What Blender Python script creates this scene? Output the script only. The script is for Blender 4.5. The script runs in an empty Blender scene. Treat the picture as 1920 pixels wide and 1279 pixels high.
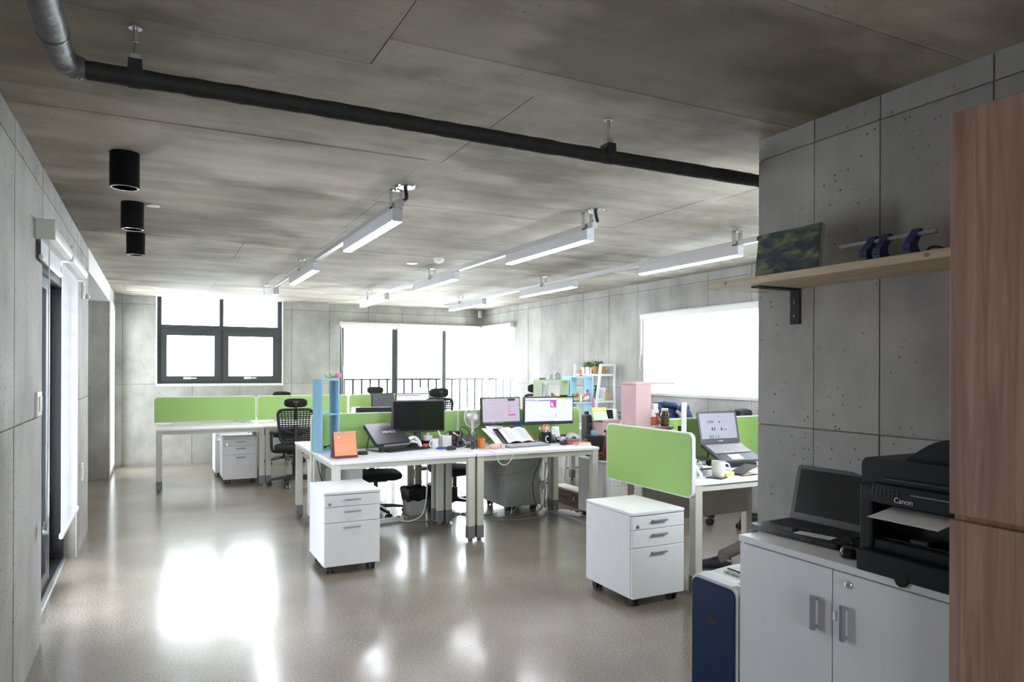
import bpy, bmesh, math, random
from mathutils import Matrix, Vector, Euler
random.seed(7)
S = bpy.context.scene
COL = S.collection
PI = math.pi

# ------------------------------------------------------------------ camera
cam = bpy.data.cameras.new('camera'); camo = bpy.data.objects.new('camera', cam); COL.objects.link(camo)
cam.sensor_fit = 'HORIZONTAL'; cam.sensor_width = 36.0; cam.lens = 1325/1920*36
cam.shift_y = (690.8-639.5)/1920; cam.clip_start = 0.05
camo.matrix_world = Matrix.Translation((0, 0, 1.45)) @ Matrix.Rotation(-0.4667, 4, 'Z') @ Matrix.Rotation(PI/2, 4, 'X') @ Matrix.Rotation(0.0036, 4, 'Z')
S.camera = camo

# ------------------------------------------------------------------ overcast daylight outside
W = bpy.data.worlds.new('overcast_sky'); S.world = W; W.use_nodes = True
bg = W.node_tree.nodes['Background']; bg.inputs[0].default_value = (0.90, 0.955, 1.0, 1); bg.inputs[1].default_value = 7.5
W.cycles.sampling_method = 'MANUAL'; W.cycles.sample_map_resolution = 64

def portal(loc, rot, sx, sy):
    l = bpy.data.lights.new('window_portal', 'AREA'); l.shape = 'RECTANGLE'; l.size = sx; l.size_y = sy
    l.cycles.is_portal = True
    o = bpy.data.objects.new('window_portal', l); COL.objects.link(o); o.location = loc; o.rotation_euler = rot
portal((0.91, 11.93, 1.84), (-PI/2, 0, 0), 1.8, 1.3)
portal((4.05, 11.93, 1.18), (-PI/2, 0, 0), 2.7, 2.2)
portal((5.52, 11.15, 1.18), (PI/2, 0, PI/2), 1.25, 2.2)
portal((5.52, 5.6, 1.61), (PI/2, 0, PI/2), 2.8, 0.95)
portal((-0.74, 11.12, 1.2), (PI/2, 0, -PI/2), 1.0, 2.2)
portal((3.85, 2.17, 1.7), (PI/2, 0, 0), 1.7, 0.8)  # for the added window hidden by the pier
portal((0.85, -3.38, 0.85), (PI/2, 0, 0), 1.3, 1.5)  # for the added window behind the camera
portal((-0.85, 5.37, 1.05), (PI/2, 0, -PI/2), 1.85, 2.1)
S.view_settings.view_transform = 'Standard'; S.view_settings.look = 'None'
S.view_settings.exposure = 1.3; S.view_settings.gamma = 1.0; S.view_settings.use_curve_mapping = False
S.cycles.use_denoising = True
S.cycles.max_bounces = 10; S.cycles.diffuse_bounces = 6; S.cycles.glossy_bounces = 4; S.cycles.transparent_max_bounces = 12
S.cycles.sample_clamp_indirect = 8.0
S.cycles.caustics_reflective = False; S.cycles.caustics_refractive = False

# ------------------------------------------------------------------ materials
MT = {}
def nt(name):
    m = bpy.data.materials.new(name); m.use_nodes = True
    n = m.node_tree.nodes; l = m.node_tree.links
    return m, n, l, n['Principled BSDF']
def mat(name, col, rough=0.5, metal=0.0, var=0.05, scale=14.0, coat=0.0, spec=0.5, alpha=1.0, emit=None, es=0.0, trans=0.0, bump=0.0, stretch=None, sheen=0.0):
    m, n, l, p = nt(name)
    p.inputs['Roughness'].default_value = rough; p.inputs['Metallic'].default_value = metal
    p.inputs['Coat Weight'].default_value = coat; p.inputs['Coat Roughness'].default_value = 0.08
    p.inputs['Specular IOR Level'].default_value = spec; p.inputs['Transmission Weight'].default_value = trans
    p.inputs['Alpha'].default_value = alpha; p.inputs['Sheen Weight'].default_value = sheen
    c = (*col, 1)
    if emit:
        p.inputs['Emission Color'].default_value = (*emit, 1); p.inputs['Emission Strength'].default_value = es
    if var > 0:
        tc = n.new('ShaderNodeTexCoord'); no = n.new('ShaderNodeTexNoise'); no.inputs['Scale'].default_value = scale; no.inputs['Detail'].default_value = 4
        src = tc.outputs['Object']
        if stretch:
            mp = n.new('ShaderNodeMapping'); mp.inputs['Scale'].default_value = stretch; l.new(src, mp.inputs[0]); src = mp.outputs[0]
        l.new(src, no.inputs['Vector'])
        r = n.new('ShaderNodeValToRGB'); r.color_ramp.elements[0].position = 0.3; r.color_ramp.elements[1].position = 0.7
        r.color_ramp.elements[0].color = tuple(x*(1-var) for x in col)+(1,); r.color_ramp.elements[1].color = tuple(min(1, x*(1+var)) for x in col)+(1,)
        l.new(no.outputs['Fac'], r.inputs[0]); l.new(r.outputs[0], p.inputs['Base Color'])
        if bump:
            b = n.new('ShaderNodeBump'); b.inputs['Strength'].default_value = bump; b.inputs['Distance'].default_value = 0.01
            l.new(no.outputs['Fac'], b.inputs['Height']); l.new(b.outputs[0], p.inputs['Normal'])
    else:
        p.inputs['Base Color'].default_value = c
    MT[name] = m
    return m

def concrete(name, dark, light, streak, hole=0.5, rough=0.75, blotch=1.3, stain=None):
    """cast concrete: broad cloudiness, streaks, little air holes"""
    m, n, l, p = nt(name)
    tc = n.new('ShaderNodeTexCoord')
    def noise(sc, det, vec, rough_=0.6):
        mp = n.new('ShaderNodeMapping'); mp.inputs['Scale'].default_value = vec; l.new(tc.outputs['Object'], mp.inputs[0])
        no = n.new('ShaderNodeTexNoise'); no.inputs['Scale'].default_value = sc; no.inputs['Detail'].default_value = det; no.inputs['Roughness'].default_value = rough_
        l.new(mp.outputs[0], no.inputs['Vector']); return no.outputs['Fac']
    a = noise(blotch, 6, (1, 1, 1)); s = noise(1.0, 5, streak)
    mx = n.new('ShaderNodeMath'); mx.operation = 'MULTIPLY_ADD'; mx.inputs[1].default_value = 0.6
    sc2 = n.new('ShaderNodeMath'); sc2.operation = 'MULTIPLY'; sc2.inputs[1].default_value = 0.4
    l.new(s, sc2.inputs[0]); l.new(a, mx.inputs[0]); l.new(sc2.outputs[0], mx.inputs[2])
    r = n.new('ShaderNodeValToRGB'); r.color_ramp.elements[0].position = 0.36; r.color_ramp.elements[1].position = 0.62
    r.color_ramp.elements[0].color = (*dark, 1); r.color_ramp.elements[1].color = (*light, 1)
    l.new(mx.outputs[0], r.inputs[0]); col = r.outputs[0]
    # air holes
    vo = n.new('ShaderNodeTexVoronoi'); vo.inputs['Scale'].default_value = 34; l.new(tc.outputs['Object'], vo.inputs['Vector'])
    th = n.new('ShaderNodeMapRange'); th.inputs['From Min'].default_value = 0.10; th.inputs['From Max'].default_value = 0.2; th.inputs['To Min'].default_value = 1; th.inputs['To Max'].default_value = 0
    l.new(vo.outputs['Distance'], th.inputs['Value'])
    ms = noise(2.3, 3, (1, 1, 1)); mr = n.new('ShaderNodeMapRange'); mr.inputs['From Min'].default_value = 0.44; mr.inputs['From Max'].default_value = 0.56
    l.new(ms, mr.inputs['Value'])
    # only some cells carry a hole
    sp = n.new('ShaderNodeSeparateColor'); l.new(vo.outputs['Color'], sp.inputs[0])
    gt = n.new('ShaderNodeMath'); gt.operation = 'GREATER_THAN'; gt.inputs[1].default_value = 0.45; l.new(sp.outputs[0], gt.inputs[0])
    m1 = n.new('ShaderNodeMath'); m1.operation = 'MULTIPLY'; l.new(th.outputs[0], m1.inputs[0]); l.new(mr.outputs[0], m1.inputs[1])
    m2 = n.new('ShaderNodeMath'); m2.operation = 'MULTIPLY'; l.new(m1.outputs[0], m2.inputs[0]); l.new(gt.outputs[0], m2.inputs[1])
    m3 = n.new('ShaderNodeMath'); m3.operation = 'MULTIPLY'; m3.inputs[1].default_value = hole; l.new(m2.outputs[0], m3.inputs[0])
    mixh = n.new('ShaderNodeMixRGB'); mixh.inputs[2].default_value = (dark[0]*0.3, dark[1]*0.3, dark[2]*0.3, 1)
    l.new(m3.outputs[0], mixh.inputs[0]); l.new(col, mixh.inputs[1]); col = mixh.outputs[0]
    if stain:
        st = noise(stain[0], 5, stain[1], 0.55); sr = n.new('ShaderNodeMapRange'); sr.inputs['From Min'].default_value = stain[2]; sr.inputs['From Max'].default_value = stain[2]+0.05; sr.inputs['To Max'].default_value = stain[3]
        l.new(st, sr.inputs['Value'])
        mixs = n.new('ShaderNodeMixRGB'); mixs.blend_type = 'MULTIPLY'; mixs.inputs[2].default_value = (0.5, 0.48, 0.43, 1)
        l.new(sr.outputs[0], mixs.inputs[0]); l.new(col, mixs.inputs[1]); col = mixs.outputs[0]
    oi = n.new('ShaderNodeObjectInfo'); om = n.new('ShaderNodeMapRange'); om.inputs['To Min'].default_value = 0.88; om.inputs['To Max'].default_value = 1.08; l.new(oi.outputs['Random'], om.inputs['Value'])
    pm = n.new('ShaderNodeMixRGB'); pm.blend_type = 'MULTIPLY'; pm.inputs[0].default_value = 1.0; l.new(col, pm.inputs[1]); l.new(om.outputs[0], pm.inputs[2]); col = pm.outputs[0]
    l.new(col, p.inputs['Base Color'])
    p.inputs['Roughness'].default_value = rough
    b = n.new('ShaderNodeBump'); b.inputs['Strength'].default_value = 0.25; b.inputs['Distance'].default_value = 0.006
    inv = n.new('ShaderNodeMath'); inv.operation = 'SUBTRACT'; l.new(mx.outputs[0], inv.inputs[0]); l.new(m3.outputs[0], inv.inputs[1])
    l.new(inv.outputs[0], b.inputs['Height']); l.new(b.outputs[0], p.inputs['Normal'])
    MT[name] = m; return m

concrete('concrete_wall', (0.315, 0.305, 0.285), (0.50, 0.49, 0.465), (4, 4, 1.2), hole=0.95, blotch=2.2)
concrete('concrete_ceiling', (0.20, 0.17, 0.125), (0.50, 0.45, 0.375), (0.4, 3.2, 3), hole=0.45, blotch=1.3, stain=(0.5, (0.7, 1.3, 1), 0.535, 0.85))
concrete('concrete_joint', (0.19, 0.18, 0.155), (0.32, 0.30, 0.265), (6, 6, 6), hole=0.3)
MT['concrete_joint'].name = 'concrete_joint'

def floor_mat():
    m, n, l, p = nt('polished_concrete_floor'); tc = n.new('ShaderNodeTexCoord')
    def noise(sc, det):
        no = n.new('ShaderNodeTexNoise'); no.inputs['Scale'].default_value = sc; no.inputs['Detail'].default_value = det; l.new(tc.outputs['Object'], no.inputs['Vector']); return no.outputs['Fac']
    a = noise(1.4, 6); f = noise(90, 3); g = noise(7, 5)
    r = n.new('ShaderNodeValToRGB'); r.color_ramp.elements[0].position = 0.3; r.color_ramp.elements[1].position = 0.7
    r.color_ramp.elements[0].color = (0.165, 0.13, 0.096, 1); r.color_ramp.elements[1].color = (0.31, 0.262, 0.208, 1); l.new(a, r.inputs[0])
    r2 = n.new('ShaderNodeValToRGB'); r2.color_ramp.elements[0].position = 0.38; r2.color_ramp.elements[1].position = 0.64
    r2.color_ramp.elements[0].color = (0.5, 0.47, 0.43, 1); r2.color_ramp.elements[1].color = (1.25, 1.25, 1.25, 1); l.new(f, r2.inputs[0])
    mx = n.new('ShaderNodeMixRGB'); mx.blend_type = 'MULTIPLY'; mx.inputs[0].default_value = 0.85; l.new(r.outputs[0], mx.inputs[1]); l.new(r2.outputs[0], mx.inputs[2])
    l.new(mx.outputs[0], p.inputs['Base Color'])
    p.inputs['Roughness'].default_value = 0.42; p.inputs['Specular IOR Level'].default_value = 0.5
    p.inputs['Coat Weight'].default_value = 0.9; p.inputs['Coat IOR'].default_value = 1.5
    rr = n.new('ShaderNodeMapRange'); rr.inputs['To Min'].default_value = 0.10; rr.inputs['To Max'].default_value = 0.24; l.new(g, rr.inputs['Value']); l.new(rr.outputs[0], p.inputs['Coat Roughness'])
    b = n.new('ShaderNodeBump'); b.inputs['Strength'].default_value = 0.05; b.inputs['Distance'].default_value = 0.02; l.new(a, b.inputs['Height']); l.new(b.outputs[0], p.inputs['Coat Normal'])
    MT['floor'] = m
floor_mat()

def wood(name, c1, c2, vec, rough=0.5, sc=2.0, knots=None):
    m, n, l, p = nt(name); tc = n.new('ShaderNodeTexCoord')
    mp = n.new('ShaderNodeMapping'); mp.inputs['Scale'].default_value = vec; l.new(tc.outputs['Object'], mp.inputs[0])
    no = n.new('ShaderNodeTexNoise'); no.inputs['Scale'].default_value = sc; no.inputs['Detail'].default_value = 7; no.inputs['Distortion'].default_value = 1.2; l.new(mp.outputs[0], no.inputs['Vector'])
    r = n.new('ShaderNodeValToRGB'); r.color_ramp.elements[0].position = 0.33; r.color_ramp.elements[1].position = 0.66
    r.color_ramp.elements[0].color = (*c1, 1); r.color_ramp.elements[1].color = (*c2, 1); l.new(no.outputs['Fac'], r.inputs[0]); col = r.outputs[0]
    if knots:
        k = n.new('ShaderNodeTexNoise'); k.inputs['Scale'].default_value = knots; k.inputs['Detail'].default_value = 5; k.inputs['Distortion'].default_value = 0.8
        mp2 = n.new('ShaderNodeMapping'); mp2.inputs['Scale'].default_value = (1, 1.6, 0.5); l.new(tc.outputs['Object'], mp2.inputs[0]); l.new(mp2.outputs[0], k.inputs['Vector'])
        kr = n.new('ShaderNodeMapRange'); kr.inputs['From Min'].default_value = 0.6; kr.inputs['From Max'].default_value = 0.72; l.new(k.outputs['Fac'], kr.inputs['Value'])
        mx = n.new('ShaderNodeMixRGB'); mx.inputs[2].default_value = (c1[0]*0.55, c1[1]*0.45, c1[2]*0.4, 1); l.new(kr.outputs[0], mx.inputs[0]); l.new(col, mx.inputs[1]); col = mx.outputs[0]
    l.new(col, p.inputs['Base Color']); p.inputs['Roughness'].default_value = rough
    b = n.new('ShaderNodeBump'); b.inputs['Strength'].default_value = 0.12; b.inputs['Distance'].default_value = 0.004; l.new(no.outputs['Fac'], b.inputs['Height']); l.new(b.outputs[0], p.inputs['Normal'])
    MT[name] = m
wood('red_plywood', (0.30, 0.17, 0.125), (0.45, 0.285, 0.22), (22, 22, 1.2), 0.55, 1.6, knots=3.0)
wood('pine', (0.60, 0.46, 0.29), (0.76, 0.63, 0.44), (9, 1.2, 30), 0.55, 2.0)
wood('brown_wood', (0.25, 0.13, 0.06), (0.42, 0.24, 0.12), (8, 8, 3), 0.5, 4.0)

mat('white_laminate', (0.81, 0.81, 0.835), 0.35, var=0.015, spec=0.5)
mat('white_paint', (0.84, 0.84, 0.84), 0.6, var=0.02)
mat('desk_steel', (0.56, 0.545, 0.48), 0.42, var=0.03)
mat('desk_edge', (0.62, 0.61, 0.57), 0.5, var=0.02)
mat('foot_grey', (0.17, 0.17, 0.175), 0.5)
mat('modesty_grey', (0.50, 0.49, 0.45), 0.5, var=0.04)
mat('steel_grey', (0.42, 0.43, 0.44), 0.33, metal=0.35, var=0.05)
mat('steel_unit', (0.52, 0.53, 0.51), 0.38, metal=0.1, var=0.04)
mat('green_panel', (0.31, 0.505, 0.145), 0.42, var=0.03, scale=3)
mat('panel_trim', (0.74, 0.74, 0.72), 0.45, var=0.02)
mat('black_plastic', (0.018, 0.018, 0.020), 0.38, var=0.1)
mat('black_gloss', (0.012, 0.012, 0.014), 0.12, var=0.05)
mat('black_matte', (0.02, 0.02, 0.021), 0.75, var=0.15)
mat('black_fabric', (0.013, 0.013, 0.014), 0.92, var=0.25, scale=90, bump=0.2)
mat('dark_frame', (0.035, 0.037, 0.043), 0.4, var=0.08)
mat('lamp_black', (0.004, 0.004, 0.0045), 0.7, var=0.1, spec=0.15)
mat('door_black', (0.006, 0.0065, 0.008), 0.45, var=0.1, spec=0.2)
mat('aluminium', (0.62, 0.63, 0.65), 0.35, metal=0.85, var=0.03)
mat('handle_grey', (0.36, 0.36, 0.38), 0.4, metal=0.5, var=0.03)
mat('printer_black', (0.010, 0.010, 0.011), 0.45, var=0.1, spec=0.22)
mat('lamp_housing', (0.58, 0.58, 0.61), 0.4, metal=0.2, var=0.02)
mat('chrome', (0.75, 0.76, 0.78), 0.16, metal=1.0, var=0.03)
mat('pipe_wrap', (0.02, 0.019, 0.019), 0.7, var=0.25, scale=30, bump=0.6)
mat('pipe_silver', (0.13, 0.13, 0.14), 0.45, metal=0.2, var=0.15, scale=18, bump=0.5)
mat('led', (0.9, 0.92, 1.0), 0.5, var=0.0, emit=(0.93, 0.95, 1.0), es=28.0)
mat('led_spot', (0.9, 0.92, 1.0), 0.5, var=0.0, emit=(0.97, 0.98, 1.0), es=3.0)
mat('white_plastic', (0.78, 0.78, 0.77), 0.35, var=0.02)
mat('offwhite_plastic', (0.70, 0.69, 0.64), 0.4, var=0.03)
mat('ceramic', (0.72, 0.71, 0.67), 0.2, var=0.02, coat=0.3)
mat('cup_inside', (0.03, 0.025, 0.02), 0.2)
mat('blue_shelf', (0.23, 0.42, 0.56), 0.5, var=0.04)
mat('aqua_shelf', (0.38, 0.66, 0.76), 0.5, var=0.03)
mat('sage_shelf', (0.37, 0.45, 0.28), 0.5, var=0.04)
mat('pink_shelf', (0.56, 0.37, 0.39), 0.5, var=0.03)
mat('orange_paper', (0.80, 0.30, 0.15), 0.55, var=0.02)
mat('maroon', (0.13, 0.012, 0.022), 0.45, var=0.1)
mat('red_leather', (0.15, 0.014, 0.022), 0.35, var=0.15, scale=40, bump=0.15)
mat('red', (0.55, 0.035, 0.05), 0.45)
mat('paper', (0.86, 0.86, 0.86), 0.8, var=0.02)
mat('paper_grey', (0.60, 0.61, 0.63), 0.8, var=0.06)
mat('ink', (0.05, 0.05, 0.06), 0.7, var=0)
mat('print_white', (0.85, 0.85, 0.85), 0.6, var=0)
mat('print_grey', (0.42, 0.42, 0.44), 0.6, var=0)
mat('gold_print', (0.45, 0.29, 0.12), 0.4, var=0)
mat('screen_black', (0.006, 0.006, 0.007), 0.1, var=0, spec=0.5)
mat('screen_grey', (0.10, 0.105, 0.12), 0.12, var=0.05, spec=0.6)
mat('screen_lilac', (0.1, 0.1, 0.1), 0.3, var=0, emit=(0.55, 0.45, 0.60), es=0.37)
mat('screen_white', (0.1, 0.1, 0.1), 0.3, var=0, emit=(0.76, 0.79, 0.97), es=0.43)
mat('screen_blue_grey', (0.1, 0.1, 0.1), 0.3, var=0, emit=(0.42, 0.45, 0.58), es=0.39)
mat('px_dark', (0.02, 0.02, 0.025), 0.3, var=0, emit=(0.03, 0.03, 0.05), es=0.26)
mat('px_violet', (0.02, 0.02, 0.1), 0.3, var=0, emit=(0.16, 0.10, 0.62), es=0.34)
mat('px_magenta', (0.1, 0.02, 0.1), 0.3, var=0, emit=(0.70, 0.05, 0.42), es=0.34)
mat('px_yellow', (0.1, 0.1, 0.02), 0.3, var=0, emit=(0.75, 0.80, 0.20), es=0.39)
mat('px_skyblue', (0.1, 0.1, 0.1), 0.3, var=0, emit=(0.20, 0.50, 0.90), es=0.39)
mat('px_white', (0.1, 0.1, 0.1), 0.3, var=0, emit=(0.95, 0.96, 1.0), es=0.43)
mat('px_green', (0.1, 0.1, 0.1), 0.3, var=0, emit=(0.12, 0.32, 0.22), es=0.34)
mat('px_grey', (0.1, 0.1, 0.1), 0.3, var=0, emit=(0.22, 0.22, 0.26), es=0.34)
mat('navy', (0.007, 0.022, 0.075), 0.4, var=0.06, spec=0.12)
mat('shredder_white', (0.66, 0.68, 0.66), 0.4, var=0.02)
mat('blue_punch', (0.045, 0.05, 0.19), 0.35, var=0.06)
mat('cardboard', (0.19, 0.135, 0.085), 0.85, var=0.12, scale=20)
mat('cardboard_lid', (0.62, 0.58, 0.52), 0.85, var=0.06)
mat('bin_grey', (0.58, 0.57, 0.52), 0.45)
mat('bag_black', (0.012, 0.012, 0.013), 0.22, var=0.3, scale=40, bump=0.8)
mat('cable_white', (0.72, 0.72, 0.70), 0.45, var=0.02)
mat('cable_grey', (0.36, 0.355, 0.34), 0.5, var=0.05)
mat('cable_black', (0.02, 0.02, 0.02), 0.5, var=0.05)
mat('pink_pouch', (0.72, 0.50, 0.44), 0.7, var=0.06, scale=30)
mat('pink', (0.85, 0.22, 0.36), 0.5, var=0.1, scale=30)
mat('coral', (0.75, 0.22, 0.16), 0.5, var=0.05)
mat('leaf', (0.10, 0.24, 0.06), 0.55, var=0.3, scale=20)
mat('leaf_pale', (0.28, 0.40, 0.18), 0.6, var=0.3, scale=20)
mat('flower_dark', (0.16, 0.04, 0.09), 0.6, var=0.3, scale=30)
mat('burlap', (0.50, 0.31, 0.16), 0.9, var=0.15, scale=60, bump=0.3)
mat('denim', (0.025, 0.05, 0.135), 0.9, var=0.35, scale=16, bump=0.5)
mat('grey_cloth', (0.30, 0.30, 0.31), 0.9, var=0.15, scale=30)
mat('dark_cloth', (0.012, 0.012, 0.014), 0.9, var=0.2, scale=40)
mat('sock', (0.16, 0.13, 0.11), 0.9, var=0.1, scale=60)
mat('skin', (0.55, 0.34, 0.24), 0.55, var=0.04)
mat('hair', (0.015, 0.012, 0.01), 0.5, var=0.2)
mat('amber_glass', (0.16, 0.045, 0.012), 0.12, var=0.1, coat=0.4)
mat('label_orange', (0.52, 0.10, 0.04), 0.5, var=0.05)
mat('orange_cup', (0.66, 0.21, 0.06), 0.35, var=0.04)
mat('coffee', (0.035, 0.012, 0.005), 0.08, var=0.1, coat=0.5)
mat('teal', (0.04, 0.42, 0.36), 0.5)
mat('straw_green', (0.01, 0.22, 0.12), 0.4)
mat('yellow', (0.78, 0.62, 0.15), 0.55, var=0.03)
mat('pale_green_folder', (0.60, 0.68, 0.48), 0.5, var=0.03)
mat('orange', (0.80, 0.28, 0.03), 0.4)
mat('blue', (0.02, 0.11, 0.34), 0.6)
mat('bright_blue', (0.02, 0.25, 0.62), 0.5)
mat('olive_label', (0.22, 0.19, 0.10), 0.6)
mat('tan', (0.55, 0.42, 0.25), 0.7)
mat('silver_pad', (0.55, 0.55, 0.54), 0.35, metal=0.2)
mat('key_black', (0.025, 0.025, 0.028), 0.5, var=0.1)
mat('key_light', (0.50, 0.50, 0.52), 0.45, var=0.03)
mat('laptop_dark', (0.045, 0.043, 0.055), 0.3, var=0.05)
mat('laptop_grey', (0.10, 0.10, 0.11), 0.35, var=0.05)
mat('frosted', (0.80, 0.82, 0.84), 0.3, var=0.02, trans=0.75)
mat('rubber_grey', (0.22, 0.22, 0.25), 0.5, var=0.04)

def glass(name, tint=(1, 1, 1), refl=1.0):
    m = bpy.data.materials.new(name); m.use_nodes = True; n = m.node_tree.nodes; l = m.node_tree.links; n.clear()
    o = n.new('ShaderNodeOutputMaterial'); mx = n.new('ShaderNodeMixShader'); t = n.new('ShaderNodeBsdfTransparent'); g = n.new('ShaderNodeBsdfGlossy'); f = n.new('ShaderNodeFresnel')
    f.inputs[0].default_value = 1.45; t.inputs[0].default_value = (*tint, 1); g.inputs['Roughness'].default_value = 0.02
    ge = n.new('ShaderNodeNewGeometry'); sb = n.new('ShaderNodeMath'); sb.operation = 'SUBTRACT'; sb.inputs[0].default_value = 1.0; l.new(ge.outputs['Backfacing'], sb.inputs[1])
    ml = n.new('ShaderNodeMath'); ml.operation = 'MULTIPLY'; l.new(f.outputs[0], ml.inputs[0]); l.new(sb.outputs[0], ml.inputs[1])
    l.new(ml.outputs[0], mx.inputs[0]); l.new(t.outputs[0], mx.inputs[1]); l.new(g.outputs[0], mx.inputs[2]); l.new(mx.outputs[0], o.inputs[0]); MT[name] = m
glass('window_glass', (0.96, 0.98, 0.98)); glass('tinted_glass', (0.86, 0.88, 0.92)); glass('smoked_glass', (0.95, 0.97, 0.98)); glass('clear_glass', (0.90, 0.93, 0.93)); glass('frost_plastic', (0.75, 0.78, 0.80))
def blind(name, tr, stripes=0.0, tl=0.62):
    """woven roller-blind cloth: lets a share of the daylight through"""
    m = bpy.data.materials.new(name); m.use_nodes = True; n = m.node_tree.nodes; l = m.node_tree.links; n.clear()
    o = n.new('ShaderNodeOutputMaterial'); a = n.new('ShaderNodeMixShader'); b = n.new('ShaderNodeMixShader')
    d = n.new('ShaderNodeBsdfDiffuse'); d.inputs[0].default_value = (0.82, 0.83, 0.85, 1); t = n.new('ShaderNodeBsdfTranslucent'); t.inputs[0].default_value = (0.90, 0.92, 0.95, 1)
    x = n.new('ShaderNodeBsdfTransparent'); x.inputs[0].default_value = (0.95, 0.97, 1, 1)
    a.inputs[0].default_value = tl; l.new(d.outputs[0], a.inputs[1]); l.new(t.outputs[0], a.inputs[2])
    l.new(a.outputs[0], b.inputs[1]); l.new(x.outputs[0], b.inputs[2]); b.inputs[0].default_value = tr; l.new(b.outputs[0], o.inputs[0])
    if stripes:
        tc = n.new('ShaderNodeTexCoord'); sp = n.new('ShaderNodeSeparateXYZ'); l.new(tc.outputs['Object'], sp.inputs[0])
        mu = n.new('ShaderNodeMath'); mu.operation = 'MULTIPLY'; mu.inputs[1].default_value = 1/stripes; l.new(sp.outputs[2], mu.inputs[0])
        fr = n.new('ShaderNodeMath'); fr.operation = 'FRACT'; l.new(mu.outputs[0], fr.inputs[0])
        gt = n.new('ShaderNodeMath'); gt.operation = 'GREATER_THAN'; gt.inputs[1].default_value = 0.5; l.new(fr.outputs[0], gt.inputs[0])
        mr = n.new('ShaderNodeMapRange'); mr.inputs['To Min'].default_value = tr*0.3; mr.inputs['To Max'].default_value = tr*1.4; l.new(gt.outputs[0], mr.inputs['Value']); l.new(mr.outputs[0], b.inputs[0])
    MT[name] = m
blind('blind_cloth', 0.25); blind('zebra_cloth', 0.035, 0.15, 0.12)

def canvas_mat():
    m, n, l, p = nt('abstract_canvas_print'); tc = n.new('ShaderNodeTexCoord')
    no = n.new('ShaderNodeTexNoise'); no.inputs['Scale'].default_value = 11; no.inputs['Detail'].default_value = 6; no.inputs['Distortion'].default_value = 0.6
    mp = n.new('ShaderNodeMapping'); mp.inputs['Scale'].default_value = (1, 1, 2.2); l.new(tc.outputs['Object'], mp.inputs[0]); l.new(mp.outputs[0], no.inputs['Vector'])
    r = n.new('ShaderNodeValToRGB'); cr = r.color_ramp
    cr.elements[0].position = 0.30; cr.elements[0].color = (0.012, 0.013, 0.025, 1); cr.elements[1].position = 0.74; cr.elements[1].color = (0.36, 0.24, 0.05, 1)
    e = cr.elements.new(0.46); e.color = (0.03, 0.045, 0.07, 1); e = cr.elements.new(0.55); e.color = (0.10, 0.13, 0.07, 1); e = cr.elements.new(0.64); e.color = (0.22, 0.25, 0.08, 1)
    l.new(no.outputs['Fac'], r.inputs[0]); l.new(r.outputs[0], p.inputs['Base Color']); p.inputs['Roughness'].default_value = 0.55; MT['canvas'] = m
canvas_mat()

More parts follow.
